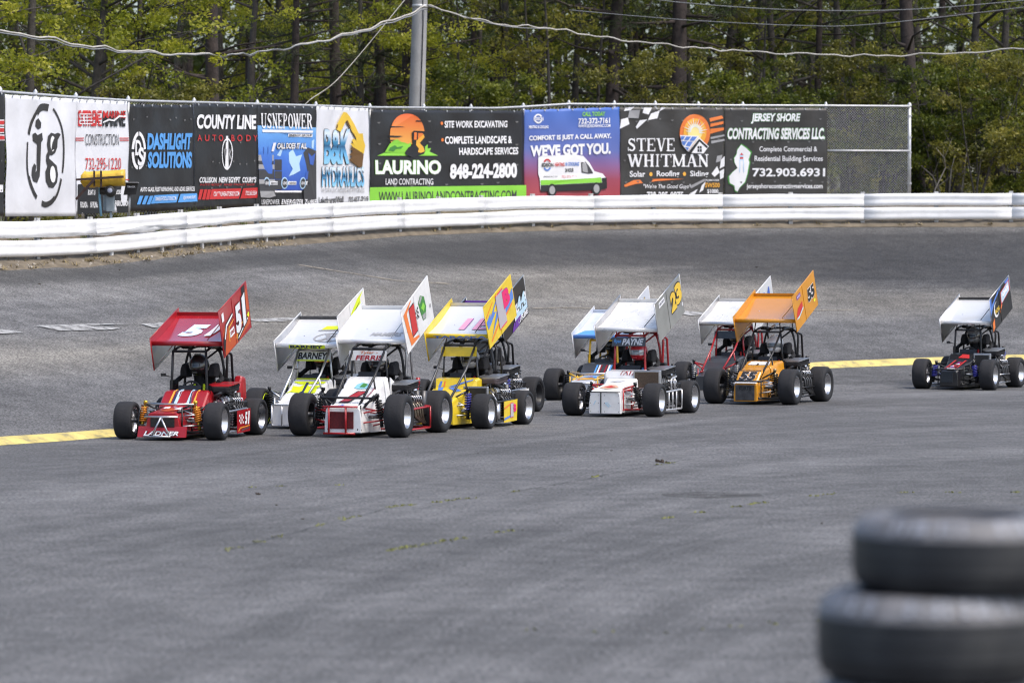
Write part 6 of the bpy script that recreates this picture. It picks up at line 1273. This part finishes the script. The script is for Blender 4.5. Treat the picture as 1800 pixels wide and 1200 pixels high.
flat('number_panel', Bd, Wg, [(.50, .48), (.96, .60), (.96, .92), (.52, .84)], RED_, 2); flat('number_panel', Bd, Wg, [(.53, .51), (.93, .62), (.93, .89), (.54, .81)], LBL_, 3); txt(Bd, Wg, '99', .58, .78, .90, .54, W_, .06, layer=4, name='race_number', tilt=.06, outline=RYL_, ow=.03)
flats('hood_art', M['hood'], r, [[(.1, .1), (.2, .1), (.35, .95), (.28, .95)], [(.8, .1), (.88, .1), (.8, .95), (.72, .95)]], RED_); flats('hood_art', M['hood'], r, [[(.3, .15), (.7, .15), (.7, .5), (.4, .55)], [(.45, .62), (.75, .6), (.7, .8), (.5, .8)]], DRD_); flats('hood_art', M['hood'], r, [[(.42, .2), (.62, .2), (.6, .3), (.45, .32)], [(.5, .66), (.66, .64), (.62, .76)]], PUR_, 2); flats('hood_art', M['hood'], r, [[(.35, .25), (.6, .3), (.5, .42)], [(.5, .55), (.75, .5), (.7, .62)], [(.3, .05), (.8, .04), (.8, .12), (.3, .12)]], W_, 2); flats('hood_art', M['cowl'], r, [[(.35, .15), (.8, .1), (.7, .45), (.45, .5)]], RED_)
grille(r, S['nose'], mat('smoked_panel', (.028, .034, .042), .15), .05, .72, .25, .95); bar(r, [[(-.26, -.42, .40), (.26, -.42, .40)]], .014, BLKM)
mb = MB(); mb.box((.40, .40, .56), (.34, .06, .26)); mb.build('radiator', SAL, r, bevel=.01); mb = MB(); mb.box((.40, .365, .55), (.28, .012, .21)); mb.build('radiator_core', GRIL, r)

# ------------------------------------------------------------------ tyre wall in the near foreground
M_SKYLIT = mat('skylit_sidewall', (0.17, 0.168, 0.175), 0.6, var=0.4, vscale=5, dirt=(0.04, 0.04, 0.045), dscale=7, damt=0.7)  # paler upper tyre bands: skylight on the shoulders painted into the colour
M_MARK = mat('chalk_mark', (0.26, 0.28, 0.32), 0.6, var=0.2)
M_OLD = mat('old_tyre', (0.016, 0.018, 0.022), 0.5, var=0.4, vscale=3, dirt=(0.06, 0.06, 0.055), dscale=3, damt=0.6)
def old_tyre(c, Ro, w, label, group=None):
    e = empty('tyre', c); tag(e, label, 'tyre', group or 'stacked tyres in the foreground')
    h = w / 2; ri = Ro * .58; mb = MB()
    mb.lathe([(-h * .75, ri), (-h * .98, ri + .03), (-h, Ro * .80), (-h * .90, Ro * .93), (-h * .72, Ro * .985), (-h * .3, Ro), (h * .25, Ro), (h * .45, Ro * .992), (h * .80, Ro * .955), (h, Ro * .84), (h * .98, ri + .03), (h * .75, ri)], (0, 0, h), 'Z', 64)
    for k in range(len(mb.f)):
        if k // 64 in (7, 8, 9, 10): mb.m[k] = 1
    mb.build('casing', [M_OLD, M_SKYLIT], e)
    mb = MB(); mb.lathe([(h * 2 * .985, ri + .008), (h * 2 * 1.004, ri + .016), (h * 2 * .99, ri + .03)], (0, 0, 0), 'Z', 64); mb.build('bead', M_OLD, e)
    mb = MB(); q = random.Random(int(Ro * 1e4) + int(c[2] * 100))
    for k in range(26):
        a0 = R(195 + k * 7 + q.uniform(-2, 2)); a1 = a0 + R(q.uniform(2, 4.5)); r0_, z0_, r1_, z1_ = Ro * .978, h + h * .62, Ro * .90, h + h * .93
        if q.random() < .3: continue
        mb.add([((r0_ + .006) * math.cos(a0), (r0_ + .006) * math.sin(a0), z0_), ((r0_ + .006) * math.cos(a1), (r0_ + .006) * math.sin(a1), z0_), ((r1_ + .004) * math.cos(a1), (r1_ + .004) * math.sin(a1), z1_ + .004), ((r1_ + .004) * math.cos(a0), (r1_ + .004) * math.sin(a0), z1_ + .004)], [(0, 1, 2, 3)])
    mb.build('sidewall_mark', M_MARK, e, fix=False)['kind'] = 'stuff'
    mb = MB()
    for zz in (.30, .5, .68): mb.lathe([(w * zz - .006, Ro * 1.002), (w * zz, Ro * 1.006), (w * zz + .006, Ro * 1.002)], (0, 0, 0), 'Z', 64)
    mb.build('tread_rib', M_OLD, e)
    return e
zt = 0.0; DT = 11.6
levels = [(.225, .335, 0.0), (.225, .33, .02), (.22, .335, -.01), (.22, .33, .015), (.225, .34, 0), (.222, .345, -.01), (.262, .345, .0), (.222, .325, .085)]
names = ['lowest', 'second', 'third', 'fourth', 'fifth', 'sixth', 'seventh', 'topmost']
scale_z = 1.878 / sum(l[0] for l in levels)
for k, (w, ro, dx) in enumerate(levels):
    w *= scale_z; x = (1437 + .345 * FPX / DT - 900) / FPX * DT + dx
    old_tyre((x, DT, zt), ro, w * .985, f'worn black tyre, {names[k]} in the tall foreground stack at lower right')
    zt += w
# ------------------------------------------------------------------ utility pole and cables
PD = 97.0
M_POLE = mat('weathered_pole', (0.36, 0.36, 0.36), 0.85, var=0.10, vscale=2.5, bump=0.4, bscale=18, dirt=(0.16, 0.15, 0.14), dscale=1.5, damt=0.6)
p0 = at(732.5, 190, PD); p1 = at(738.5, 0, PD); dirp = (p1 - p0) / (p1.z - p0.z)
pb = p0 + dirp * (3.6 - p0.z); pole = empty('utility_pole', pb); tag(pole, 'grey weathered utility pole standing behind the fence', 'utility pole')
mb = MB(); mb.tube([dirp * h for h in (-0.5, 2, 4, 6, 8, 10.5)], [.215, .205, .195, .187, .178, .165], 20); mb.build('shaft', M_POLE, pole)
hz = at(745, 12, PD).z - pb.z
mb = MB(); mb.tube([dirp * (hz - .03), dirp * (hz + .05)], 0.197, 18); mb.tube([dirp * hz + Vector((.19, -.1, 0)), dirp * hz + Vector((.26, -.12, .02))], .02, 8); mb.build('cable_clamp', M_GALV, pole)
mb = MB(); mb.tube([dirp * 1.2 + Vector((.1, -.2, 0)), dirp * (hz - .4) + Vector((.1, -.185, 0)), dirp * (hz + .6) + Vector((.06, -.19, 0))], .012, 6); mb.build('ground_wire', BLKM, pole)
M_CAB = mat('pale_cable', (0.46, 0.44, 0.40), 0.6, var=0.2, vscale=3); M_CABD = mat('grey_cable', (0.22, 0.23, 0.24), 0.5)
def cable(pts, r, m, label, name='cable', twist=0.0):
    P = [at(x, y, d) for x, y, d in pts]
    # smooth interpolation
    out = []
    for i in range(len(P) - 1):
        q0, q1, q2, q3 = P[max(i - 1, 0)], P[i], P[i + 1], P[min(i + 2, len(P) - 1)]
        for k in range(10):
            t = k / 10; out.append(0.5 * (2 * q1 + (q2 - q0) * t + (2 * q0 - 5 * q1 + 4 * q2 - q3) * t * t + (3 * q1 - q0 - 3 * q2 + q3) * t ** 3))
    out.append(P[-1])
    if twist: out = [p + Vector((0, math.cos(i * .9) * twist, math.sin(i * .9) * twist + .02 * math.sin(i * 1.7))) for i, p in enumerate(out)]
    b_ = out[0].copy(); mb = MB(); mb.tube([p - b_ for p in out], r, 6); o = mb.build(name, m); o.location = b_
    tag(o, label, 'cable'); return o
LC = [(-260, 20, 75), (0, 53, 78.5), (150, 80, 82), (260, 92, 85), (390, 97, 88.5), (460, 92, 90.5), (560, 73, 93), (660, 46, 95), (750, 12, 96.7)]
cable(LC, .022, M_CAB, 'pale twisted cable sagging left from the pole, the upper strand', twist=.03)
cable([(x, y + 1.8 + 2.5 * math.sin(i), d - .05) for i, (x, y, d) in enumerate(LC)], .016, M_CABD, 'grey strand lashed below the pale cable left of the pole', twist=.02)
RC = [(750, 10, 96.7), (867, 41, 97), (967, 50, 97.5), (1067, 67, 98), (1200, 82, 98.3), (1300, 90, 98.5), (1467, 97, 98.5), (1600, 97, 98.5), (1800, 86, 98), (2000, 66, 97)]
cable(RC, .018, M_CAB, 'pale cable sagging right from the pole across the wood', twist=.02)
cable([(750, 10, 96.8), (840, 36, 96.9), (900, 48, 97.1), (967, 51, 97.4)], .012, M_CABD, 'short grey strand joining the pale cable right of the pole')
cable([(1080, -12, 99), (1200, 5, 99), (1400, 18, 99), (1600, 17, 99), (1800, 1, 99), (1900, -10, 99)], .010, M_CABD, 'thin grey cable at the very top right of the picture')
cable([(1000, 18, 99.2), (1200, 35, 99.2), (1400, 45, 99.2), (1533, 43, 99.2), (1800, 13, 99.2), (1900, -2, 99.2)], .009, M_CABD, 'thin grey cable between the two others at upper right')
cable([(728, -20, 96.8), (600, 133, 94), (537, 183, 92.8), (470, 265, 91)], .010, M_CAB, 'straight guy wire slanting down left of the pole', 'guy_wire')

# ------------------------------------------------------------------ woodland
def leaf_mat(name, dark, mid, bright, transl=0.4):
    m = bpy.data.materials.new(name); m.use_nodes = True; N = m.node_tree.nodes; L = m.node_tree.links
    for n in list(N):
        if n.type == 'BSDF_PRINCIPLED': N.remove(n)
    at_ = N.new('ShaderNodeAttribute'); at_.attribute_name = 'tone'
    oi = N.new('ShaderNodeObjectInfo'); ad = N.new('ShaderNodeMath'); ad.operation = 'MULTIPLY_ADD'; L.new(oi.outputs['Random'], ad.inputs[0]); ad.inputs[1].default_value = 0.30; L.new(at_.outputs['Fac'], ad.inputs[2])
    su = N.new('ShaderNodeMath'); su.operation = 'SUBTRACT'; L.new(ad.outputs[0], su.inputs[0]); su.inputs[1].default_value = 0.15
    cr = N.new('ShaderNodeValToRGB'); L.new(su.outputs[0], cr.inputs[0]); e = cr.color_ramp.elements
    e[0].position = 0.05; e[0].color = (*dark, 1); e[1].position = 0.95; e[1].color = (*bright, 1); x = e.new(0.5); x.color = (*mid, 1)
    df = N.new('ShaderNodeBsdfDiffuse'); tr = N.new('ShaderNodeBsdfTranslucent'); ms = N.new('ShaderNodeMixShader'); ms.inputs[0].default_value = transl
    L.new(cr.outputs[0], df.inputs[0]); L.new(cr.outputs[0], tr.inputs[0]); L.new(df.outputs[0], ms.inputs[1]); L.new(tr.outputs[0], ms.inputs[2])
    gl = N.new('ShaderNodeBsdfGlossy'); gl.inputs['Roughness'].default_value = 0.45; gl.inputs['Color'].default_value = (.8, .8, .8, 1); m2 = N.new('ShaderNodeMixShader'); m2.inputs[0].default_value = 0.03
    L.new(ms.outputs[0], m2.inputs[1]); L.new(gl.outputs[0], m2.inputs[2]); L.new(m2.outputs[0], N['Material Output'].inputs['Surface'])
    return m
LEAF_B = leaf_mat('spring_leaf', (0.11, 0.145, 0.016), (0.35, 0.375, 0.032), (0.60, 0.57, 0.08), 0.58)
LEAF_G = leaf_mat('green_leaf', (0.035, 0.055, 0.010), (0.130, 0.165, 0.020), (0.30, 0.32, 0.042), 0.52)
LEAF_O = leaf_mat('olive_leaf', (0.060, 0.065, 0.015), (0.180, 0.180, 0.030), (0.35, 0.32, 0.06), 0.52)
NEEDLE = leaf_mat('pine_needle', (0.020, 0.034, 0.012), (0.042, 0.064, 0.022), (0.085, 0.105, 0.040), 0.2)
BARK_P = mat('pine_bark', (0.042, 0.032, 0.029), 0.9, var=0.45, vscale=7, bump=1.0, bscale=16, dirt=(0.085, 0.066, 0.058), dscale=5, damt=0.6)
BARK_G = mat('grey_bark', (0.065, 0.058, 0.052), 0.9, var=0.35, vscale=8, bump=0.8, bscale=20)
BARK_L = mat('pale_twig', (0.24, 0.22, 0.19), 0.9, var=0.3, vscale=9)
def quads_mesh(name, C, U, V, tone, m):
    n = len(C); P = np.stack([C - U, C + V * .55, C + U, C - V * .55], 1).reshape(-1, 3).astype(np.float32)
    me = bpy.data.meshes.new(name); me.vertices.add(4 * n); me.vertices.foreach_set('co', P.ravel())
    me.loops.add(4 * n); me.loops.foreach_set('vertex_index', np.arange(4 * n, dtype=np.int32)); me.polygons.add(n)
    me.polygons.foreach_set('loop_start', np.arange(0, 4 * n, 4, dtype=np.int32)); me.polygons.foreach_set('loop_total', np.full(n, 4, dtype=np.int32))
    a = me.attributes.new('tone', 'FLOAT', 'POINT'); a.data.foreach_set('value', np.repeat(tone, 4).astype(np.float32))
    me.materials.append(m); me.update(calc_edges=True); return me
def leaves(rg, cents, rads, per, s0, s1, flat_=0.6, needle=False):
    cents = np.array(cents); rads = np.array(rads); k = len(cents); idx = np.repeat(np.arange(k), per); n = len(idx)
    d = rg.normal(size=(n, 3)); d /= np.linalg.norm(d, axis=1)[:, None]; rr = rg.random(n) ** 0.45
    sc = np.stack([rads[idx], rads[idx], rads[idx] * flat_], 1); C = cents[idx] + d * rr[:, None] * sc
    nr = rg.normal(size=(n, 3)); nr[:, 2] += 0.7; nr /= np.linalg.norm(nr, axis=1)[:, None]
    t = rg.normal(size=(n, 3))
    if needle: t = t * .6 + d * 1.2
    t -= nr * (t * nr).sum(1)[:, None]; t /= np.linalg.norm(t, axis=1)[:, None]; b = np.cross(nr, t)
    s = (s0 + (s1 - s0) * rg.random(n))[:, None]
    ctone = rg.random(k)[idx] * .65 + rg.random(n) * .35
    return C, t * s * .5, b * s * (.5 if not needle else .06), ctone
def tree_proto(kind, seed):
    q = random.Random(seed); rg = np.random.default_rng(seed); wood = MB(); tips = []; rad = []
    if kind == 'pine':
        H = q.uniform(14, 17); lean = q.uniform(-.04, .04); r0 = q.uniform(.15, .20)
        tr = [Vector((lean * h + .10 * math.sin(h * .45 + seed), .08 * math.cos(h * .38 + seed), h)) for h in np.linspace(-.3, H, 16)]
        wood.tube(tr, [r0 * (1.12 - .95 * k / 15) for k in range(16)], 10)
        for k in range(46):
            h = q.uniform(1.5, H - .3); i = min(14, int((h + .3) / (H + .3) * 15)); p = tr[i].lerp(tr[i + 1], q.random()); a = q.uniform(0, 6.28)
            L = (q.uniform(.8, 2.6) if h < 5 else q.uniform(2.0, 3.6) * (1.15 - h / H * .7)); up = q.uniform(-.25, .30)
            e1 = p + Vector((math.cos(a), math.sin(a), up)) * L * .55; e2 = e1 + Vector((math.cos(a + q.uniform(-.4, .4)), math.sin(a + q.uniform(-.4, .4)), up + q.uniform(-.2, .5))) * L * .45
            wood.tube([p, e1, e2], [.045, .028, .008], 5)
            for _ in range(3):
                s_ = p.lerp(e2, q.uniform(.35, .95)); wood.tube([s_, s_ + Vector((q.uniform(-.5, .5), q.uniform(-.5, .5), q.uniform(-.1, .3)))], [.012, .003], 4)
            if h > 4.2:
                for t in (.55, .75, .92, 1.0):
                    c = p.lerp(e1, 0).lerp(e2, t) + Vector((q.uniform(-.25, .25), q.uniform(-.25, .25), q.uniform(-.1, .2))); tips.append(tuple(c)); rad.append(q.uniform(.28, .50))
        cr = quads_mesh('crown', *leaves(rg, tips, rad, 60, .16, .26, .7, True), NEEDLE); bark = BARK_P
    else:
        H = {'maple': q.uniform(10, 13), 'oak': q.uniform(11, 14), 'shrub': q.uniform(3.2, 4.6), 'sapling': q.uniform(7, 9)}[kind]
        stems = 1 if kind != 'shrub' else 5
        for s in range(stems):
            r0 = {'maple': .12, 'oak': .15, 'shrub': .03, 'sapling': .05}[kind]; a0 = q.uniform(0, 6.28); ln = q.uniform(.0, .10) if stems == 1 else q.uniform(.15, .4)
            tr = [Vector((ln * h * math.cos(a0) + .12 * math.sin(h * .6 + seed + s), ln * h * math.sin(a0) + .12 * math.cos(h * .5 + s), h)) for h in np.linspace(-.2, H * .92, 12)]
            wood.tube(tr, [r0 * (1.1 - .95 * k / 11) for k in range(12)], 9)
            nb = {'maple': 26, 'oak': 22, 'shrub': 7, 'sapling': 14}[kind]
            for k in range(nb):
                f = q.uniform(.10, .98); x = f * 11; i = min(10, int(x)); p = tr[i].lerp(tr[i + 1], x - i); a = k * 2.4 + q.uniform(-.5, .5)
                L = H * {'maple': .30, 'oak': .36, 'shrub': .30, 'sapling': .20}[kind] * (1.05 - .62 * abs(f - .42)) * q.uniform(.6, 1.15); up = q.uniform(.15, .75)
                e1 = p + Vector((math.cos(a), math.sin(a), up)) * L * .5; e2 = e1 + Vector((math.cos(a + q.uniform(-.5, .5)), math.sin(a + q.uniform(-.5, .5)), up * .6 + q.uniform(-.2, .2))) * L * .5
                br = r0 * .42 * (1.05 - f * .7); wood.tube([p, e1, e2], [br, br * .6, br * .2], 6)
                for t in (.45, .7, .9, 1.0):
                    b0 = (p.lerp(e1, t * 2) if t < .5 else e1.lerp(e2, t * 2 - 1))
                    for _ in range(2):
                        c = b0 + Vector((q.gauss(0, .38), q.gauss(0, .38), q.gauss(.05, .30))) * (L / 2.8); wood.tube([b0, c], [br * .25, .003], 4)
                        
                        if q.random() < .72: tips.append(tuple(c)); rad.append(q.uniform(.24, .50) * (1 if kind != 'shrub' else .75))
        per = {'maple': 72, 'oak': 64, 'shrub': 40, 'sapling': 26}[kind]
        m_ = {'maple': LEAF_B, 'oak': LEAF_G, 'shrub': LEAF_G, 'sapling': LEAF_O}[kind]
        if kind == 'shrub' and seed % 2: m_ = LEAF_O
        cr = quads_mesh('crown', *leaves(rg, tips, rad, per, .075, .14), m_); bark = BARK_G
    return wood.mesh('trunk', bark), cr
PROTO = {}
for kind, n in (('maple', 4), ('oak', 4), ('pine', 4), ('shrub', 3), ('sapling', 2)): PROTO[kind] = [tree_proto(kind, 11 * (i + 1) + len(kind)) for i in range(n)]
tcount = 0
def plant(px, d, kind, label, group=None, s=1.0, sx=None, name=None, rz=None, v=None, tilt=None):
    global tcount
    tcount += 1
    a = px2a(px); z = ground_z(a * d, d) - .03
    w, c = PROTO[kind][(tcount if v is None else v) % len(PROTO[kind])]
    e = empty(name or {'maple': 'maple_tree', 'oak': 'oak_tree', 'pine': 'pine_tree', 'shrub': 'shrub', 'sapling': 'young_tree'}[kind], (a * d, d, z), rnd.uniform(0, 6.28) if rz is None else rz)
    e.scale = (sx or s, sx or s, s * rnd.uniform(.92, 1.08))
    if tilt: e.rotation_euler = (0, tilt, 0)
    tag(e, label, 'shrub' if kind == 'shrub' else 'tree', group)
    for nm, me in (('trunk', w), ('crown', c)):
        o = bpy.data.objects.new(nm, me); COL.objects.link(o); o.parent = e
    return e
G1 = 'trees along the front of the wood'
front = [
 (-70, 85, 'maple', 'bright spring maple rising behind the leftmost black banner', 1.0), (55, 87, 'maple', 'bright yellow green maple behind the white oval banner', 1.05), (165, 89, 'maple', 'yellow green maple behind the yellow tarpaulin', 1.0), (255, 91, 'maple', 'leafy maple behind the black and sky blue banner', .95),
 (383, 94, 'pine', 'dark straight pine trunk behind the black and red banner', 1.0), (430, 99, 'maple', 'spring maple just right of the straight pine left of centre', 1.0), (520, 99, 'pine', 'dark needled pine behind the storm blue banner', .72), (581, 101, 'pine', 'slim dark pine trunk behind the white digger banner', .95),
 (620, 104, 'maple', 'bright maple behind the gap before the wide sunset banner', .9), (673, 104, 'pine', 'dark pine trunk just left of the utility pole', .9), (722, 106, 'pine', 'dark pine trunk half hidden by the utility pole', 1.1), (800, 107, 'maple', 'yellowish maple just right of the utility pole', .75), (880, 110, 'oak', 'olive green oak above the right half of the sunset banner', 1.0),
 (927, 106, 'sapling', 'thin dark young tree over the blue to red banner left corner', 1.2), (966, 105, 'sapling', 'slender grey young tree above the blue to red banner', 1.25), (1020, 111, 'oak', 'oak behind the blue to red banner', .9), (1053, 107, 'sapling', 'thin dark young tree left of the thick leaning pine', 1.2), (1078, 107, 'pine', 'thick leaning pine trunk above the join of two banners', 1.25), (1140, 112, 'oak', 'green oak above the chequered flag banner', 1.0),
 (1205, 107, 'pine', 'thick reddish pine trunk above the sun and house emblem', 1.3), (1262, 105, 'sapling', 'small yellow leaved young tree beside the reddish pine', .62), (1335, 111, 'sapling', 'thin young tree behind the green edged banner', 1.2), (1380, 112, 'oak', 'oak behind the green edged charcoal banner', 1.0), (1480, 111, 'oak', 'oak seen through the open chain link', 1.05), (1612, 105, 'pine', 'bent dark pine trunk beside the last fence post', 1.1),
 (1690, 109, 'oak', 'oak just right of the bent dark pine', 1.0), (1760, 110, 'oak', 'oak near the right edge beyond the guardrail', .95), (1850, 108, 'oak', 'oak at the right edge of the picture', 1.0),
 (835, 112, 'pine', 'low crowned dark pine above the digger picture', .7), (1128, 109, 'pine', 'low crowned dark pine right of the thick leaning pine', .68), (1440, 111, 'pine', 'low crowned dark pine by the open chain link', .72), (1548, 113, 'pine', 'dark pine behind the chain link near its end', .75)]
for i, (px, d, k, lab, s) in enumerate(front): plant(px, d, k, lab, G1, s, rz=i * 1.3, v=i)
G2 = 'shrubs under the trees behind the fence'
for i, (px, d, lab, s) in enumerate([(20, 81, 'low leafy shrub behind the leftmost banners', .8), (270, 87, 'low leafy shrub behind the two black banners left', .8), (770, 100.5, 'yellow green shrub peeping over the sunset banner right of the pole', 1.0), (850, 101.5, 'olive shrub peeping over the middle of the sunset banner', .9), (1150, 102.5, 'leafy shrub peeping over the chequered flags', .85), (1290, 103, 'leafy shrub peeping over the join of the charcoal banners', .9), (1400, 102.5, 'leafy shrub peeping over the green edged banner', .85),
    (1490, 104, 'leafy shrub behind the upper chain link', .9), (1560, 104, 'leafy shrub behind the chain link near the end post', .9), (1660, 103, 'leafy shrub right of the bent pine by the guardrail', .95), (1720, 102, 'leafy shrub over the guardrail right of the fence end', .9), (1790, 103, 'leafy shrub over the guardrail at the right edge', 1.0)]): plant(px, d, 'shrub', lab, G2, s, v=i)
# bare pale stems by the fence end
mb = MB(); q = random.Random(5)
bs = at(1650, 338, 101.5); bs.z = ground_z(bs.x, bs.y); eb = empty('bare_shrub', bs); tag(eb, 'bare shrub with pale crooked stems beyond the guardrail right of the fence', 'shrub')
for k, pts in enumerate([[(1640, 345), (1645, 330), (1662, 295), (1660, 278), (1645, 260)], [(1668, 345), (1672, 300), (1680, 266)], [(1690, 345), (1695, 300), (1700, 262)], [(1655, 345), (1640, 310), (1612, 285)], [(1800, 305), (1770, 300), (1740, 275), (1715, 255)]]):
    P = [at(x, y, 101.5 + .3 * k) - bs for x, y in pts]; mb.tube(P, [.022 - .004 * j for j in range(len(P))], 6)
    for _ in range(5):
        s_ = P[q.randrange(1, len(P))]; mb.tube([s_, s_ + Vector((q.uniform(-.5, .5), q.uniform(-.3, .3), q.uniform(.1, .6)))], [.008, .002], 4)
mb.build('stem', BARK_L, eb)
# deeper rows, alike trees
def lerp_name(px):
    for lim, s in ((10, 'beyond the far left'), (135, 'over the white oval banner'), (230, 'over the yellow tarpaulin'), (342, 'over the sky blue lettering'), (452, 'over the black and red banner'), (555, 'over the storm blue banner'), (650, 'over the white digger banner'), (780, 'round the utility pole'), (921, 'over the sunset banner'), (1090, 'over the blue to red banner'), (1272, 'over the chequered flag banner'), (1455, 'over the green edged banner'), (1600, 'behind the open chain link')):
        if px < lim: return s
    return 'right of the fence end'
for i in range(56):
    px = -260 + 2330 * ((i * .618034) % 1.0); f_ = curve_d(RAIL, px2a(px)); k = ('oak', 'maple', 'oak', 'pine', 'oak')[i % 5]; d = max(f_ + 16, 102) + 6 + rnd.uniform(0, 22)
    lab = {'oak': 'green broadleaf tree deeper in the wood behind the front row', 'maple': 'lighter green tree deeper in the wood behind the front row', 'pine': 'dark pine deeper in the wood behind the front row'}[k]
    place = lerp_name(px); lab = lab.replace('behind the front row', place)
    plant(px, d, k, lab, 'trees deeper in the wood', rnd.uniform(.85, 1.25), v=i)
# the far wood reads as one mass
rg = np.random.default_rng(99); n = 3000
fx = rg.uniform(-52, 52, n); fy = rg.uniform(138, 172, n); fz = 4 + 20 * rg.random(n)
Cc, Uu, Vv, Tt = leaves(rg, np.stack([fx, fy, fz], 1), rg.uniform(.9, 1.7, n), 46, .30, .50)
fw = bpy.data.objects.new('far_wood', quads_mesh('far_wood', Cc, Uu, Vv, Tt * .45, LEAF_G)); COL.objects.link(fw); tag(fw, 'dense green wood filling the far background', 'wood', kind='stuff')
mb = MB()
for k in range(70):
    x, y = rnd.uniform(-45, 45), rnd.uniform(136, 165); mb.tube([(x, y, 3), (x + rnd.uniform(-.5, .5), y, 10), (x + rnd.uniform(-1, 1), y, 20)], [.22, .17, .06], 7)
tag(mb.build('far_trunks', BARK_P), 'distant trunks standing in the far wood', 'trunks', kind='stuff')
# leaf litter and undergrowth beyond the fence
rg = np.random.default_rng(5); cs = []; rs = []
for k in range(520):
    px = rg.uniform(-250, 2050); a = px2a(px); d = rail_d(px) + 8 + rg.random() * 30; cs.append((a * d, d, ground_z(a * d, d) + rg.uniform(.1, .9))); rs.append(rg.uniform(.3, .6))
ug = bpy.data.objects.new('undergrowth', quads_mesh('undergrowth', *leaves(rg, cs, rs, 40, .08, .15), LEAF_O)); COL.objects.link(ug); tag(ug, 'low green undergrowth covering the floor of the wood', 'undergrowth', kind='stuff')
